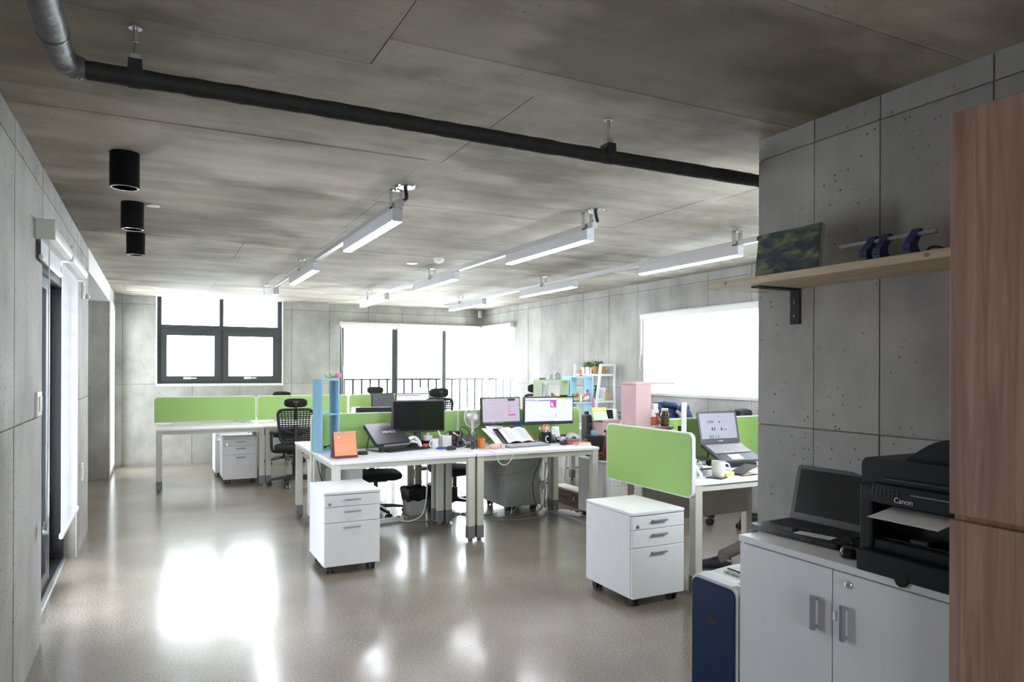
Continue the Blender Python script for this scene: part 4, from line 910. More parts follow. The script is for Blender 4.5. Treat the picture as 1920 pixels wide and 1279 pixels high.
def laptop(label, x, y, z, rz, w, d, open_deg, pitch=0, body='laptop_dark', screen='screen_black', ui=(), pad='black_plastic', km='key_black', brand=None, cat='laptop', bm='print_white'):
    """origin at desk under the hinge line; front edge towards -y; pitch raises the hinge side"""
    l = thing('laptop', label, cat, (x, y, z), rz)
    P = RX(pitch)
    A = P @ T(0, 0, 0)
    base = MB().prism(rr(-w/2, -d, w/2, 0, 0.018), 'z', 0, 0.022).xf(A).build('base', body, l, 30)
    MB().box(-w/2+0.014, -d*0.62, 0.0215, w/2-0.014, -d*0.10, 0.0225).xf(A).build('keyboard_tray', 'black_matte', base)
    keys(base, w-0.035, d*0.48, 0.0225, 16, 6, km, M=A @ T(0, -d*0.36, 0))
    MB().box(-w*0.20, -d*0.94, 0.0215, w*0.10, -d*0.68, 0.0228).xf(A).build('touchpad', pad, base)
    H = A @ T(0, -0.004, 0.022) @ RX(90-open_deg)   # lid stands along +z of this frame when at 90 degrees
    lid = MB().prism(rr(-w/2, 0, w/2, d*0.93, 0.018, (0, 0, 1, 1)), 'y', 0.0, 0.010).xf(H).build('lid', body, l, 30)
    sc = MB().box(-w/2+0.018, -0.001, 0.028, w/2-0.018, 0.0005, d*0.93-0.016).xf(H).build('screen', screen, lid)
    sw, sh = w-0.036, d*0.93-0.044
    for (u0, v0, u1, v1, mm) in ui:
        MB().box(-sw/2+u0*sw, -0.0016, 0.028+v0*sh, -sw/2+u1*sw, -0.0008, 0.028+v1*sh).xf(H).build('screen_patch', mm, sc)
    if brand: text('brand_lettering', brand, 0.012, bm, H @ T(0, -0.0015, 0.014) @ RX(90), lid)
    return l
# closed laptop on a tilting stand, brand upside down to its user
lc = thing('laptop', 'closed dark laptop on a tilted stand behind the black keyboard', 'laptop', (1.80, 6.0, 0.73), 20)
A = T(0, -0.085, 0.05) @ RX(40)
MB().prism(rr(-0.18, 0, 0.18, 0.245, 0.015), 'z', 0, 0.018).xf(A).build('base', 'black_plastic', lc, 30)
ld = MB().prism(rr(-0.18, 0, 0.18, 0.245, 0.015), 'z', 0.020, 0.034).xf(A).build('lid', 'laptop_dark', lc, 30)
text('brand_lettering', 'TOSHIBA', 0.034, 'print_white', A @ T(0.02, 0.135, 0.0345) @ RZ(180), ld)
MB().rbox(-0.10, -0.012, -0.004, 0.18, 0.006, 0.016, 0.004).xf(A).build('front_lip', 'rubber_grey', lc)
st = thing('laptop_stand', 'black folding stand under the closed laptop', 'stand', (1.80, 6.0, 0.73), 20)
for s in (-0.12, 0.12): MB().tube([(s, -0.09, 0.006), (s, 0.13, 0.006), (s, 0.085, 0.14)], 0.006, 8).build('strut', 'black_plastic', st, 50)
MB().box(-0.13, -0.10, 0.0, 0.13, -0.06, 0.04).build('cross_bar', 'black_plastic', st)
UI3 = [(0.10, 0.86, 0.20, 0.875, 'px_grey'), (0.52, 0.85, 0.55, 0.89, 'px_grey'), (0.20, 0.62, 0.38, 0.72, 'px_grey'), (0.52, 0.63, 0.555, 0.69, 'px_dark'), (0.66, 0.66, 0.69, 0.71, 'px_grey'), (0.30, 0.34, 0.40, 0.45, 'px_dark'), (0.34, 0.36, 0.37, 0.44, 'px_white'),
       (0.56, 0.33, 0.59, 0.44, 'px_dark'), (0.60, 0.34, 0.73, 0.39, 'px_green'), (0.58, 0.29, 0.73, 0.31, 'px_skyblue'), (0.20, 0.02, 0.30, 0.16, 'px_green'), (0.30, 0.02, 0.48, 0.16, 'px_grey'), (0.34, 0.02, 0.36, 0.16, 'px_white'), (0.41, 0.02, 0.43, 0.16, 'px_white'), (0.0, -0.005, 1.0, 0.015, 'px_dark')]
lt = laptop('open dark laptop raised on a stand, its page lit, beside the pier', 3.84, 4.10, 0.872, -3, 0.375, 0.26, 126, pitch=24, body='laptop_grey', screen='screen_blue_grey', ui=UI3, pad='silver_pad', km='key_light', brand='TOSHIBA')
st = thing('laptop_stand', 'black stand holding up the open laptop', 'stand', (3.84, 4.085, 0.73), -3)
for s in (-0.12, 0.12): MB().tube([(s, -0.20, 0.01), (s, 0.02, 0.01), (s, -0.01, 0.128)], 0.008, 8).build('strut', 'black_plastic', st, 50)
MB().box(-0.13, -0.24, 0.0, 0.13, -0.20, 0.034).build('cross_bar', 'black_plastic', st)

# ================================================================== THINGS ON THE CALENDAR DESK
DZ = 0.73
def box_shelf(name, label, x0, y0, z0, w, d, h, m, shelves=(), t=0.014, bottom=True, top_over=0.0, back=None, rz=0, right=True):
    o = thing(name, label, 'shelf', (x0, y0, z0), rz)
    MB().rbox(0, 0, 0, t, d, h-t, 0.001).build('side_panel', m, o)
    if right: MB().rbox(w-t, 0, 0, w, d, h-t, 0.001).build('side_panel', m, o)
    MB().rbox(0, -0.0, h-t, w+top_over, d, h, 0.001).build('top', m, o)
    if bottom: MB().rbox(t, 0, 0, w-t, d, t, 0.001).build('bottom', m, o)
    for z in shelves: MB().rbox(t, 0, z-t/2, w-t, d, z+t/2, 0.001).build('shelf', m, o)
    if back: MB().box(t, d-0.006, t, w-t if back == 1 else w*back, d-0.001, h-t).build('back', m, o)
    return o
box_shelf('box_shelf', 'tall open blue box shelf standing on the calendar desk', 1.235, 6.0, DZ, 0.175, 0.15, 0.625, 'blue_shelf', (0.325,), t=0.016, rz=16)
fw = thing('artificial_flower', 'pink artificial flower with green leaves on the blue shelf', 'flower', (1.36, 6.10, DZ+0.625))
MB().tube(spline([(-0.05, 0.0, 0.005), (-0.01, 0, 0.012), (0.03, 0.0, 0.018)]), 0.003, 6).build('stem', 'leaf', fw, 50)
for k in range(9):
    a = k*0.7; m_ = MB().sell((0.045+0.012*math.cos(a), 0.012*math.sin(a), 0.028+0.006*math.sin(k*1.7)), 0.013, 0.010, 0.018, 1, 1, 10, 6); m_.build('petal', 'pink', fw, 60)
for k, (dx, dz, a) in enumerate(((-0.02, 0.055, -12), (0.005, 0.05, 15), (-0.045, 0.03, -50), (0.0, 0.03, -35), (0.02, 0.035, 40))):
    MB().prism([(-0.005, 0), (-0.009, 0.02), (0, 0.05), (0.009, 0.02), (0.005, 0)], 'y', -0.001, 0.001).xf(T(dx+0.0, 0.002*k, 0.006) @ RY(a)).build('leaf', 'leaf_pale', fw)

cl = thing('desk_calendar', 'orange desk calendar on a dark red stand at the desk corner', 'calendar', (1.352, 5.66, DZ), 6)
CA = T(0, -0.03, 0.0) @ RX(-12)
MB().prism([(-0.045, 0), (0.06, 0), (0.06, 0.012), (0.005, 0.20), (-0.005, 0.20), (-0.045, 0.012)], 'x', -0.094, 0.094).build('stand', 'maroon', cl)
pg = MB().box(-0.094, -0.0225, 0.018, 0.088, -0.019, 0.205).xf(CA).build('page', 'orange_paper', cl)
text('month', '02', 0.026, 'print_white', CA @ T(-0.068, -0.023, 0.165) @ RX(90), pg, align='LEFT')
nums = [[None]*4+[1, 2, 3], list(range(4, 11)), list(range(11, 18)), list(range(18, 25)), [25, 26, 27, 28]]
for r_, row in enumerate(nums):
    for c_, v in enumerate(row):
        if v: text('date', str(v), 0.0105, 'print_white', CA @ T(-0.068+c_*0.0205, -0.023, 0.128-r_*0.017) @ RX(90), pg)
for c_ in range(7): text('weekday', 'SMTWTFS'[c_], 0.009, 'print_white', CA @ T(-0.068+c_*0.0205, -0.023, 0.141) @ RX(90), pg)
m_ = MB()
for k in range(22): m_.tube([(-0.088+k*0.0083, -0.012+0.009*math.cos(a), 0.203+0.008*math.sin(a)) for a in (i*2*PI/8 for i in range(9))], 0.0011, 4)
m_.build('spiral_binding', 'white_plastic', cl, 50)
MB().box(-0.085, 0.030, 0.012, 0.09, 0.033, 0.13).xf(RX(14)).build('back_sheet', 'paper', cl)

def disc_stack(label, x, y, n, r, mname):
    o = thing('cable_reel', label, 'reel', (x, y, DZ))
    for k in range(n): MB().lathe([(0.0, 0), (r, 0), (r*1.04, 0.004), (r, 0.008), (0, 0.008)], (0.004*(-1)**k, 0, 0.009*k), 22).build('coil', mname, o, 40)
disc_stack('small black coil of cable on the desk beside the orange calendar', 1.535, 5.80, 3, 0.042, 'cable_black')
pl = thing('paper_pile', 'few loose leaflets behind the black cable coil', 'papers', (1.50, 5.90, DZ), 18)
for k in range(4): MB().box(-0.08+0.01*k, -0.04, 0.003*k, 0.06+0.008*k, 0.05, 0.003*k+0.0025).xf(RZ(8*k-12)).build('sheet', ('paper', 'black_plastic', 'maroon', 'paper')[k], pl)

def mouse(label, x, y, rz, m='black_plastic', z=DZ, s=1.0):
    o = thing('computer_mouse', label, 'mouse', (x, y, z), rz)
    b_ = MB().sell((0, 0, 0.010*s), 0.031*s, 0.054*s, 0.028*s, 0.8, 0.75, 24, 12); b_.v = [(p[0], p[1], max(0, p[2])) for p in b_.v]; b_.build('body', m, o, 60)
    MB().cyl((-0.003*s, 0.026*s, 0.030*s), (0.003*s, 0.026*s, 0.030*s), 0.008*s, n=12).build('wheel', 'rubber_grey', o, 40); return o
mouse('black mouse on the desk beside the blue cloth pad', 2.325, 5.80, -60)
o = thing('mouse_pad', 'small blue oval wrist pad beside the black mouse', 'pad', (2.285, 5.90, DZ)); MB().sell((0, 0, 0.006), 0.062, 0.036, 0.010, 0.6, 0.9, 24, 8).build('pad', 'blue', o, 60); MB().tube([(0.05*math.cos(t), 0.028*math.sin(t), 0.014) for t in (i*PI/10 for i in range(21))], 0.0015, 5).build('seam', 'bright_blue', o, 50)

def mug(name, label, x, y, r, h, m, handle=True, z=DZ, rz=0, taper=1.0, fill='cup_inside', group=None):
    o = thing(name, label, 'cup', (x, y, z), rz, group)
    b = MB().lathe([(0, 0.0), (r*taper*0.92, 0.0), (r*taper, h*0.06), (r, h*0.6), (r, h), (r-0.004, h), (r-0.004, h*0.90)], n=28).build('body', m, o, 40)
    MB().lathe([(0, h*0.90), (r-0.003, h*0.90)], n=28).add([], []).build('contents', fill, o)
    if handle: MB().tube(spline([(r*0.95, 0, h*0.85), (r+0.022, 0, h*0.80), (r+0.034, 0, h*0.5), (r+0.020, 0, h*0.25), (r*0.93, 0, h*0.20)]), 0.0055, 8).build('handle', m, o, 50)
    return o
mug('coffee_mug', 'white mug on the desk beside the white pen pot', 2.245, 6.0, 0.036, 0.085, 'white_plastic', True, rz=-150)
def pot(label, x, y, w, h, m, z=DZ):
    o = thing('pen_pot', label, 'pen pot', (x, y, z))
    t = 0.003; f = MB(); f.box(-w/2, -w/2, 0, w/2, -w/2+t, h); f.box(-w/2, w/2-t, 0, w/2, w/2, h); f.box(-w/2, -w/2+t, 0, -w/2+t, w/2-t, h); f.box(w/2-t, -w/2+t, 0, w/2, w/2-t, h); f.box(-w/2, -w/2, 0, w/2, w/2, t); f.build('pot', m, o)
    return o
wp = pot('white square pen pot with embossed rows beside the black coffee box', 2.372, 6.06, 0.088, 0.105, 'white_plastic')
m_ = MB()
for i in range(6):
    for j in range(7): m_.box(-0.037+0.0135*i, -0.0455, 0.008+0.0135*j, -0.028+0.0135*i, -0.0435, 0.017+0.0135*j)
m_.build('embossing', 'offwhite_plastic', wp)
def pen(label, x, y, z, dx, dy, L, m, r=0.004, cap='black_plastic'):
    o = thing('pen', label, 'pen', (x, y, z)); e = Vector((dx, dy, 1)).normalized()*L
    MB().cyl((0, 0, 0), e*0.85, r, n=10).build('barrel', m, o, 40); MB().cyl(e*0.85, e, r*0.95, r*0.6, n=10).build('cap', cap, o, 40); return o
pen('fat white marker leaning out of the white pen pot', 2.355, 6.06, DZ+0.02, -0.42, 0, 0.16, 'white_plastic', 0.009, 'white_plastic')
pen('silver pen in the white pen pot', 2.385, 6.07, DZ+0.02, 0.15, 0, 0.125, 'aluminium', 0.006, 'black_plastic')
pen('black pen in the white pen pot', 2.395, 6.05, DZ+0.02, 0.3, 0.1, 0.12, 'black_plastic', 0.006)

kn = thing('coffee_box', 'black coffee carton with gold lettering beside the white pen pot', 'box', (2.472, 6.09, DZ), -12)
bx_ = MB().rbox(-0.045, -0.03, 0, 0.045, 0.03, 0.135, 0.002).build('carton', 'black_matte', kn)
text('lettering', 'KANU', 0.042, 'gold_print', T(-0.008, -0.0305, 0.066) @ RX(90) @ RZ(-90), bx_)
for k in range(4): MB().box(0.020, -0.0306, 0.02+0.024*k, 0.036, -0.0302, 0.036+0.024*k).build('printed_patch', 'gold_print', bx_)
ph = thing('desk_telephone', 'black desk telephone with its handset, beside the iced coffee bottle', 'telephone', (2.545, 5.975, DZ), -25)
MB().prism([(-0.09, 0), (0.09, 0), (0.09, 0.085), (0.07, 0.095), (-0.09, 0.025)], 'x', -0.085, 0.085).build('base', 'laptop_dark', ph)
MB().tube(spline([(-0.055, -0.085, 0.045), (-0.055, -0.05, 0.075), (-0.055, 0.04, 0.115), (-0.055, 0.085, 0.115)]), [0.022]*3+[0.016]*18+[0.022]*4, 12).build('handset', 'black_plastic', ph, 60)
MB().prism([(-0.06, 0.037), (0.02, 0.0695), (0.02, 0.0715), (-0.06, 0.039)], 'x', 0.0, 0.07).build('keypad', 'rubber_grey', ph)
MB().tube(spline([(-0.05, 0.10, 0.10), (-0.06, 0.13, 0.16), (-0.03, 0.12, 0.17), (0.02, 0.16, 0.12), (0.02, 0.18, 0.02)]), 0.003, 6).build('cord', 'cable_black', ph, 50)
bt = thing('drink_bottle', 'clear bottle half full of iced coffee with a green straw', 'bottle', (2.525, 5.755, DZ))
MB().lathe([(0, 0), (0.030, 0), (0.031, 0.004), (0.031, 0.105), (0.026, 0.122), (0.026, 0.135), (0.024, 0.135), (0.024, 0.121), (0.029, 0.104), (0.029, 0.006), (0, 0.004)], n=24).build('glass', 'clear_glass', bt, 40)
MB().lathe([(0, 0.003), (0.0285, 0.004), (0.0285, 0.078), (0, 0.078)], n=24).build('coffee', 'coffee', bt, 40)
MB().lathe([(0, 0.128), (0.012, 0.128), (0.016, 0.135), (0.014, 0.15), (0, 0.152)], n=16).build('stopper', 'rubber_grey', bt, 40)
MB().cyl((0.005, 0, 0.03), (0.014, 0, 0.175), 0.003, n=8).build('straw', 'straw_green', bt, 40)
mug('paper_cup', 'orange cup beside the iced coffee bottle', 2.614, 5.80, 0.036, 0.092, 'orange_cup', False, taper=0.95, fill='orange_cup')
pc = thing('pencil_case', 'pale pink zip pouch at the desk edge before the papers', 'pouch', (2.735, 5.72, DZ), 6)
MB().sell((0, 0, 0.022), 0.075, 0.035, 0.023, 0.5, 0.5, 28, 10).build('pouch', 'pink_pouch', pc, 60); MB().tube([(0.068*math.cos(t), 0.034*math.sin(t)-0.002, 0.026) for t in (PI+i*PI/12 for i in range(13))], 0.0022, 6).build('zip', 'offwhite_plastic', pc, 50); MB().box(0.015, -0.0375, 0.012, 0.02, -0.033, 0.04).build('strap', 'red_leather', pc)

# crumpled cloth, tape roll, odds and ends below the black monitor
random.seed(11)
def crumple(name, label, cat, x, y, z, rx, ry, rz_, m, n=20, amp=0.35, seed=1):
    rnd = random.Random(seed); o = thing(name, label, cat, (x, y, z)); mb = MB().sell((0, 0, rz_), rx, ry, rz_, 0.9, 0.9, n, 10)
    ph_ = [(rnd.uniform(3, 9), rnd.uniform(0, 6)) for _ in range(6)]
    def d(p):
        v = Vector(p); q = v.normalized() if v.length > 0 else v
        k = sum(math.sin(f*(q.x*1.3+q.y*(i % 3)+q.z*1.7*((i+1) % 2))*2+o_) for i, (f, o_) in enumerate(ph_))/6
        return (p[0]*(1+amp*k), p[1]*(1+amp*k), max(0, p[2]*(1+amp*k)))
    mb.v = [d(p) for p in mb.v]; mb.build('folds', m, o, 25); return o
cr = crumple('crumpled_cloth', 'crumpled white cloth lying on the desk under the black monitor', 'cloth', 2.065, 6.03, DZ, 0.055, 0.045, 0.04, 'paper', seed=3)
MB().tube(spline([(-0.08, 0.0, 0.06), (-0.06, -0.02, 0.09), (-0.01, 0.0, 0.10), (0.02, -0.03, 0.08), (0.045, -0.045, 0.02)]), 0.016, 8).build('twist', 'white_plastic', cr, 50); MB().sell((-0.02, -0.03, 0.03), 0.045, 0.03, 0.03, 0.8, 0.8, 14, 8).build('dark_lining', 'black_fabric', cr, 60)
tr = thing('tape_roll', 'white round dispenser on a dark box behind the white mug', 'dispenser', (2.225, 6.12, DZ+0.06)); MB().lathe([(0, 0), (0.042, 0), (0.042, 0.045), (0.02, 0.045), (0.018, 0.03), (0, 0.03)], n=24).build('drum', 'white_plastic', tr, 40); MB().rbox(-0.012, -0.01, 0.03, 0.012, 0.01, 0.065, 0.004).build('knob', 'white_plastic', tr)
o = thing('gift_box', 'small dark navy box under the white round dispenser', 'box', (2.225, 6.12, DZ)); MB().rbox(-0.045, -0.045, 0, 0.045, 0.045, 0.042, 0.003).build('body', 'navy', o); MB().rbox(-0.047, -0.047, 0.042, 0.047, 0.047, 0.06, 0.003).build('lid', 'navy', o)
o = thing('candy_bag', 'small red patterned packet beside the white mug', 'packet', (2.16, 6.0, DZ), 15); MB().sell((0, 0, 0.022), 0.035, 0.022, 0.024, 0.6, 0.6, 18, 8).build('packet', 'red', o, 60)
for k in range(5): MB().box(-0.025+0.011*k, -0.0245, 0.012+0.006*(k % 3), -0.019+0.011*k, -0.021, 0.022+0.006*(k % 3)).build('printed_patch', ('ink', 'print_white', 'leaf', 'ink', 'print_white')[k], o)
o = thing('note_sheet', 'white sheet of paper at the desk edge before the black keyboard', 'paper', (2.09, 5.63, DZ), 8); MB().box(-0.09, -0.05, 0.0, 0.09, 0.05, 0.0015).build('sheet', 'paper', o); MB().box(-0.09, -0.0505, 0.001, -0.088, 0.05, 0.0018).build('edge', 'print_grey', o)
for lab, P, mm, r_ in (('thin black cable looping behind the closed laptop', [(1.95, 6.17, DZ+0.01), (1.97, 6.16, 0.80), (2.02, 6.15, 0.815), (2.06, 6.14, 0.77), (2.10, 6.13, DZ+0.012)], 'cable_black', 0.0035), ('white cable curling on the desk by the crumpled cloth', [(1.98, 6.10, DZ+0.006), (2.01, 6.08, 0.79), (2.07, 6.09, 0.80), (2.09, 6.06, DZ+0.02)], 'cable_white', 0.004),
                       ('white charging cable from the pen pot along the telephone', [(2.44, 6.04, 0.86), (2.50, 5.95, 0.80), (2.51, 5.90, DZ+0.02), (2.44, 5.86, DZ+0.005), (2.38, 5.88, DZ+0.005)], 'cable_white', 0.004), ('white cable drooping over the edge of the two-monitor desk', [(2.50, 5.70, DZ+0.005), (2.56, 5.55, DZ+0.006), (2.585, 5.43, 0.725), (2.60, 5.415, 0.66), (2.65, 5.41, 0.625), (2.71, 5.415, 0.65), (2.745, 5.43, 0.725), (2.74, 5.50, DZ+0.006), (2.73, 5.66, DZ+0.006)], 'cable_white', 0.0042),
                       ('tangle of black cable at the foot of the blue shelf', [(1.30, 6.20, DZ+0.03), (1.35, 6.18, 0.775), (1.42, 6.20, 0.755), (1.36, 6.22, DZ+0.01), (1.46, 6.19, DZ+0.01), (1.52, 6.2, 0.76)], 'cable_black', 0.006)):
    o = thing('cable', lab, 'cable', (0, 0, 0)); MB().tube(spline(P), r_, 6).build('lead', mm, o, 60); MB().cyl(P[0], Vector(P[0])+(Vector(P[1])-Vector(P[0])).normalized()*0.02, r_*1.8, n=8).build('plug', mm, o, 40)

# ================================================================== THINGS ON THE TWO-MONITOR DESK
def fan(label, x, y, z, r=0.10, hz=0.265, rz=0, base_z=DZ):
    o = thing('desk_fan', label, 'fan', (x, y, base_z), rz)
    MB().lathe([(0, 0), (0.075, 0), (0.075, 0.012), (0.03, 0.022), (0.012, 0.03), (0.012, hz-0.04), (0, hz-0.04)], n=22).build('stand', 'white_plastic', o, 40)
    MB().cyl((0, -0.01, hz), (0, 0.07, hz), 0.035, 0.026, n=16).build('motor', 'white_plastic', o, 40)
    g = MB()
    for k in range(26):
        a = 2*PI*k/26; g.tube([(rr_*math.cos(a), yy, hz+rr_*math.sin(a)) for rr_, yy in ((0.02, -0.055), (r*0.7, -0.05), (r, -0.02), (r*0.9, 0.012), (0.03, 0.02))], 0.0013, 4)
    for rr_, yy, t in ((r, -0.02, 0.004), (r*0.7, -0.05, 0.0015), (r*0.4, -0.054, 0.0015)): g.tube([(rr_*math.cos(a), yy, hz+rr_*math.sin(a)) for a in (i*2*PI/28 for i in range(29))], t, 5)
    gr = g.build('guard', 'white_plastic', o, 50)
    MB().cyl((0, -0.06, hz), (0, -0.05, hz), 0.024, n=18).build('badge', 'white_plastic', gr, 40)
    for k in range(4):
        a = math.radians(90*k+20); V = []
        for t in (0.03, 0.06, r*0.86):
            for s in (-0.45, 0.45): V.append((t*math.cos(a+s*min(1, 0.05/t)*1.4), -0.02+s*0.03, hz+t*math.sin(a+s*min(1, 0.05/t)*1.4)))
        MB().add(V, [(0, 1, 3, 2), (2, 3, 5, 4)]).build('blade', 'frost_plastic', o)
    MB().cyl((0, -0.04, hz), (0, 0.0, hz), 0.022, n=16).build('hub', 'pink', o, 40)
    return o
fan('small white desk fan with a pink hub before the green divider', 2.655, 6.09, DZ, rz=8)
fan('second white desk fan far back in the far desk row', 3.66, 9.38, DZ, r=0.085, hz=0.23, rz=10)
# book on an inclined reading stand, loose sheets to its left
bs = thing('book_stand', 'black inclined reading stand holding the open book', 'stand', (3.0, 5.93, DZ), 10)
A2 = T(0, -0.10, 0.012) @ RX(34)
MB().rbox(-0.17, 0, 0, 0.19, 0.24, 0.012, 0.003).xf(A2).build('board', 'black_plastic', bs); MB().rbox(-0.17, -0.006, -0.004, 0.19, 0.006, 0.022, 0.003).xf(A2).build('ledge', 'black_plastic', bs)
for s in (-0.1, 0.1): MB().tube([(s, -0.06, 0.008), (s, 0.12, 0.008), (s, 0.10, 0.14)], 0.006, 8).build('strut', 'black_plastic', bs, 50)
bk = thing('open_book', 'open book with curling pages and a red cover on the reading stand', 'book', (3.02, 5.93, DZ), 10)
MB().box(-0.155, 0.008, 0.013, 0.165, 0.215, 0.017).xf(A2).build('cover', 'maroon', bk)
for s in (-1, 1):
    rows = [[(s*(0.003+0.15*j/8)+0.005, 0.012+0.20*i/4, 0.018+0.018*math.sin(PI*min(1, (j/8)*1.15))**0.7*(0.7 if j == 8 else 1)+0.003*i/4) for j in range(9)] for i in range(5)]
    MB().sheet(rows, 0.004).xf(A2).build('page_block', 'paper', bk, 40)
    for k in range(9): MB().box(s*0.078-0.055+0.005, 0.035+k*0.018, 0.0405, s*0.078+0.05-0.01*(k % 3), 0.038+k*0.018, 0.0412).xf(A2).build('text_line', 'print_grey', bk)
MB().tube(spline([A2 @ Vector(p) for p in ((0.12, 0.10, 0.045), (0.15, 0.07, 0.045), (0.155, 0.04, 0.04), (0.15, 0.01, 0.035))]), 0.003, 6).build('ribbon', 'red', bk, 50)
for k, (lab, x, y, rz_, tl) in enumerate((('loose white sheet leaning left of the open book, topmost', 2.83, 5.90, 24, 38), ('white sheet standing behind the topmost loose sheet', 2.86, 5.96, 12, 48), ('white sheet sticking out under the open book', 2.95, 5.86, 14, 8))):
    o = thing('paper_sheet', lab, 'paper', (x, y, DZ), rz_); A3 = T(0, -0.09, 0.006+0.004*k) @ RX(tl)
    MB().sheet([[(-0.10+0.20*j/4, 0.26*i/4, 0.006*math.sin(i+j*0.5)) for j in range(5)] for i in range(5)], 0.0012).xf(A3).build('sheet', 'paper', o, 40)
    for q in range(5): MB().box(-0.06, 0.06+0.03*q, 0.0125, 0.05, 0.062+0.03*q, 0.013).xf(A3).build('text_line', 'print_grey', o)
# pen cup with scissors
bp = pot('black pen pot holding orange scissors and pens, below the two-monitor screens', 3.375, 5.98, 0.085, 0.105, 'black_plastic')
sc = thing('scissors', 'orange-handled scissors standing in the black pen pot', 'scissors', (3.385, 5.98, DZ+0.06))
for s, a in ((-0.016, -14), (0.018, 12)):
    MB().tube([Vector((s*1.1+0.019*math.cos(t), 0.0, 0.085+0.030*math.sin(t))) for t in (i*2*PI/14 for i in range(15))], 0.006, 8).build('handle', 'orange', sc, 50); MB().prism([(s*1.0-0.004, 0.055), (s*1.0+0.004, 0.055), (-s*0.2+0.003, -0.04), (-s*0.2-0.002, -0.04)], 'y', -0.0015, 0.0015).build('blade', 'chrome', sc)
for lab, dx, dy, tx, mm in (('green pen in the black pen pot', -0.03, 0.0, -0.25, 'leaf'), ('orange marker in the black pen pot', -0.012, 0.01, -0.12, 'orange'), ('white pen in the black pen pot', 0.0, -0.015, 0.02, 'white_plastic'), ('teal pen in the black pen pot', -0.02, 0.02, -0.2, 'teal'), ('pink marker in the black pen pot', 0.028, 0.015, 0.18, 'coral')):
    pen(lab, 3.375+dx, 5.98+dy, DZ+0.01, tx, 0, 0.145, mm, 0.0055, 'white_plastic')
gm = thing('glass_mug', 'clear glass mug beside the black pen pot', 'mug', (3.40, 5.89, DZ), 170); MB().lathe([(0, 0), (0.034, 0), (0.036, 0.006), (0.036, 0.085), (0.033, 0.085), (0.033, 0.008), (0, 0.006)], n=24).build('body', 'frost_plastic', gm, 40); MB().tube(spline([(0.034, 0, 0.07), (0.058, 0, 0.065), (0.062, 0, 0.04), (0.054, 0, 0.02), (0.034, 0, 0.018)]), 0.005, 8).build('handle', 'white_plastic', gm, 50)
tb = thing('tablet', 'grey tablet leaning askew behind the glass mug', 'tablet', (3.475, 5.93, DZ), 18); At = RX(-28) @ RY(18); MB().rbox(-0.06, -0.006, 0.0, 0.06, 0.004, 0.135, 0.004).xf(T(0, 0, 0.012) @ At).build('body', 'rubber_grey', tb); MB().box(-0.053, -0.0072, 0.010, 0.053, -0.005, 0.125).xf(T(0, 0, 0.012) @ At).build('screen', 'paper_grey', tb)
for lab, x, z, w_, h_ in (('white memo card stuck under the wide lit monitor', 3.40, 0.855, 0.07, 0.07), ('small picture card stuck under the wide lit monitor, by its stand', 3.50, 0.845, 0.075, 0.075)):
    o = thing('memo_card', lab, 'card', (x, 5.995, z)); MB().box(-w_/2, -0.003, -h_/2, w_/2, 0.0, h_/2).build('card', 'paper', o)
    for k in range(4): MB().box(-w_*0.35+0.012*k, -0.0038, -h_*0.40, -w_*0.35+0.008+0.012*k, -0.0025, -h_*0.25+0.005*(k % 3)).build('printed_patch', 'print_grey', o)
o = thing('speaker', 'small silver speaker bar under the wide lit monitor', 'speaker', (3.52, 5.945, DZ)); MB().rbox(-0.055, -0.03, 0, 0.055, 0.03, 0.055, 0.01).build('body', 'black_plastic', o); MB().rbox(-0.05, -0.033, 0.03, 0.05, -0.028, 0.052, 0.002).build('grille', 'silver_pad', o)
o = thing('wallet_box', 'dark brown leather box on the two-monitor desk', 'box', (3.585, 6.0, DZ), -6); MB().rbox(-0.045, -0.03, 0, 0.045, 0.03, 0.07, 0.008).build('body', 'maroon', o); MB().box(-0.0456, -0.0306, 0.04, 0.0456, 0.0306, 0.043).build('seam', 'black_matte', o)
o = thing('small_carton', 'small white carton beside the brown leather box', 'box', (3.512, 5.87, DZ)); MB().rbox(-0.025, -0.02, 0, 0.025, 0.02, 0.06, 0.002).build('carton', 'paper', o); MB().box(-0.02, -0.0207, 0.02, 0.02, -0.0195, 0.045).build('label_print', 'print_grey', o)
crumple('crumpled_glove', 'black crumpled glove on the desk before the grey tablet', 'glove', 3.43, 5.72, DZ, 0.045, 0.032, 0.02, 'black_plastic', seed=8)
o = thing('red_pouch', 'flat red pouch beside the hole punch', 'pouch', (3.50, 5.76, DZ), -12); MB().sell((0, 0, 0.012), 0.06, 0.035, 0.013, 0.5, 0.5, 22, 8).build('pouch', 'red', o, 60); MB().box(-0.055, -0.001, 0.022, 0.055, 0.002, 0.026).build('zip', 'maroon', o)
hp = thing('hole_punch', 'grey hole punch with an arched lever on the books', 'hole punch', (3.575, 5.80, DZ+0.03), -15)
MB().rbox(-0.06, -0.05, 0, 0.06, 0.05, 0.022, 0.005).build('base', 'rubber_grey', hp); m_ = MB()
ar = [(0.055*math.cos(t), 0.028+0.045*math.sin(t)) for t in (i*PI/14 for i in range(15))]; ar += [(0.025*math.cos(t), 0.022+0.02*math.sin(t)) for t in (PI-i*PI/10 for i in range(11))]
m_.prism(ar, 'y', -0.04, 0.045).build('lever', 'silver_pad', hp, 30)
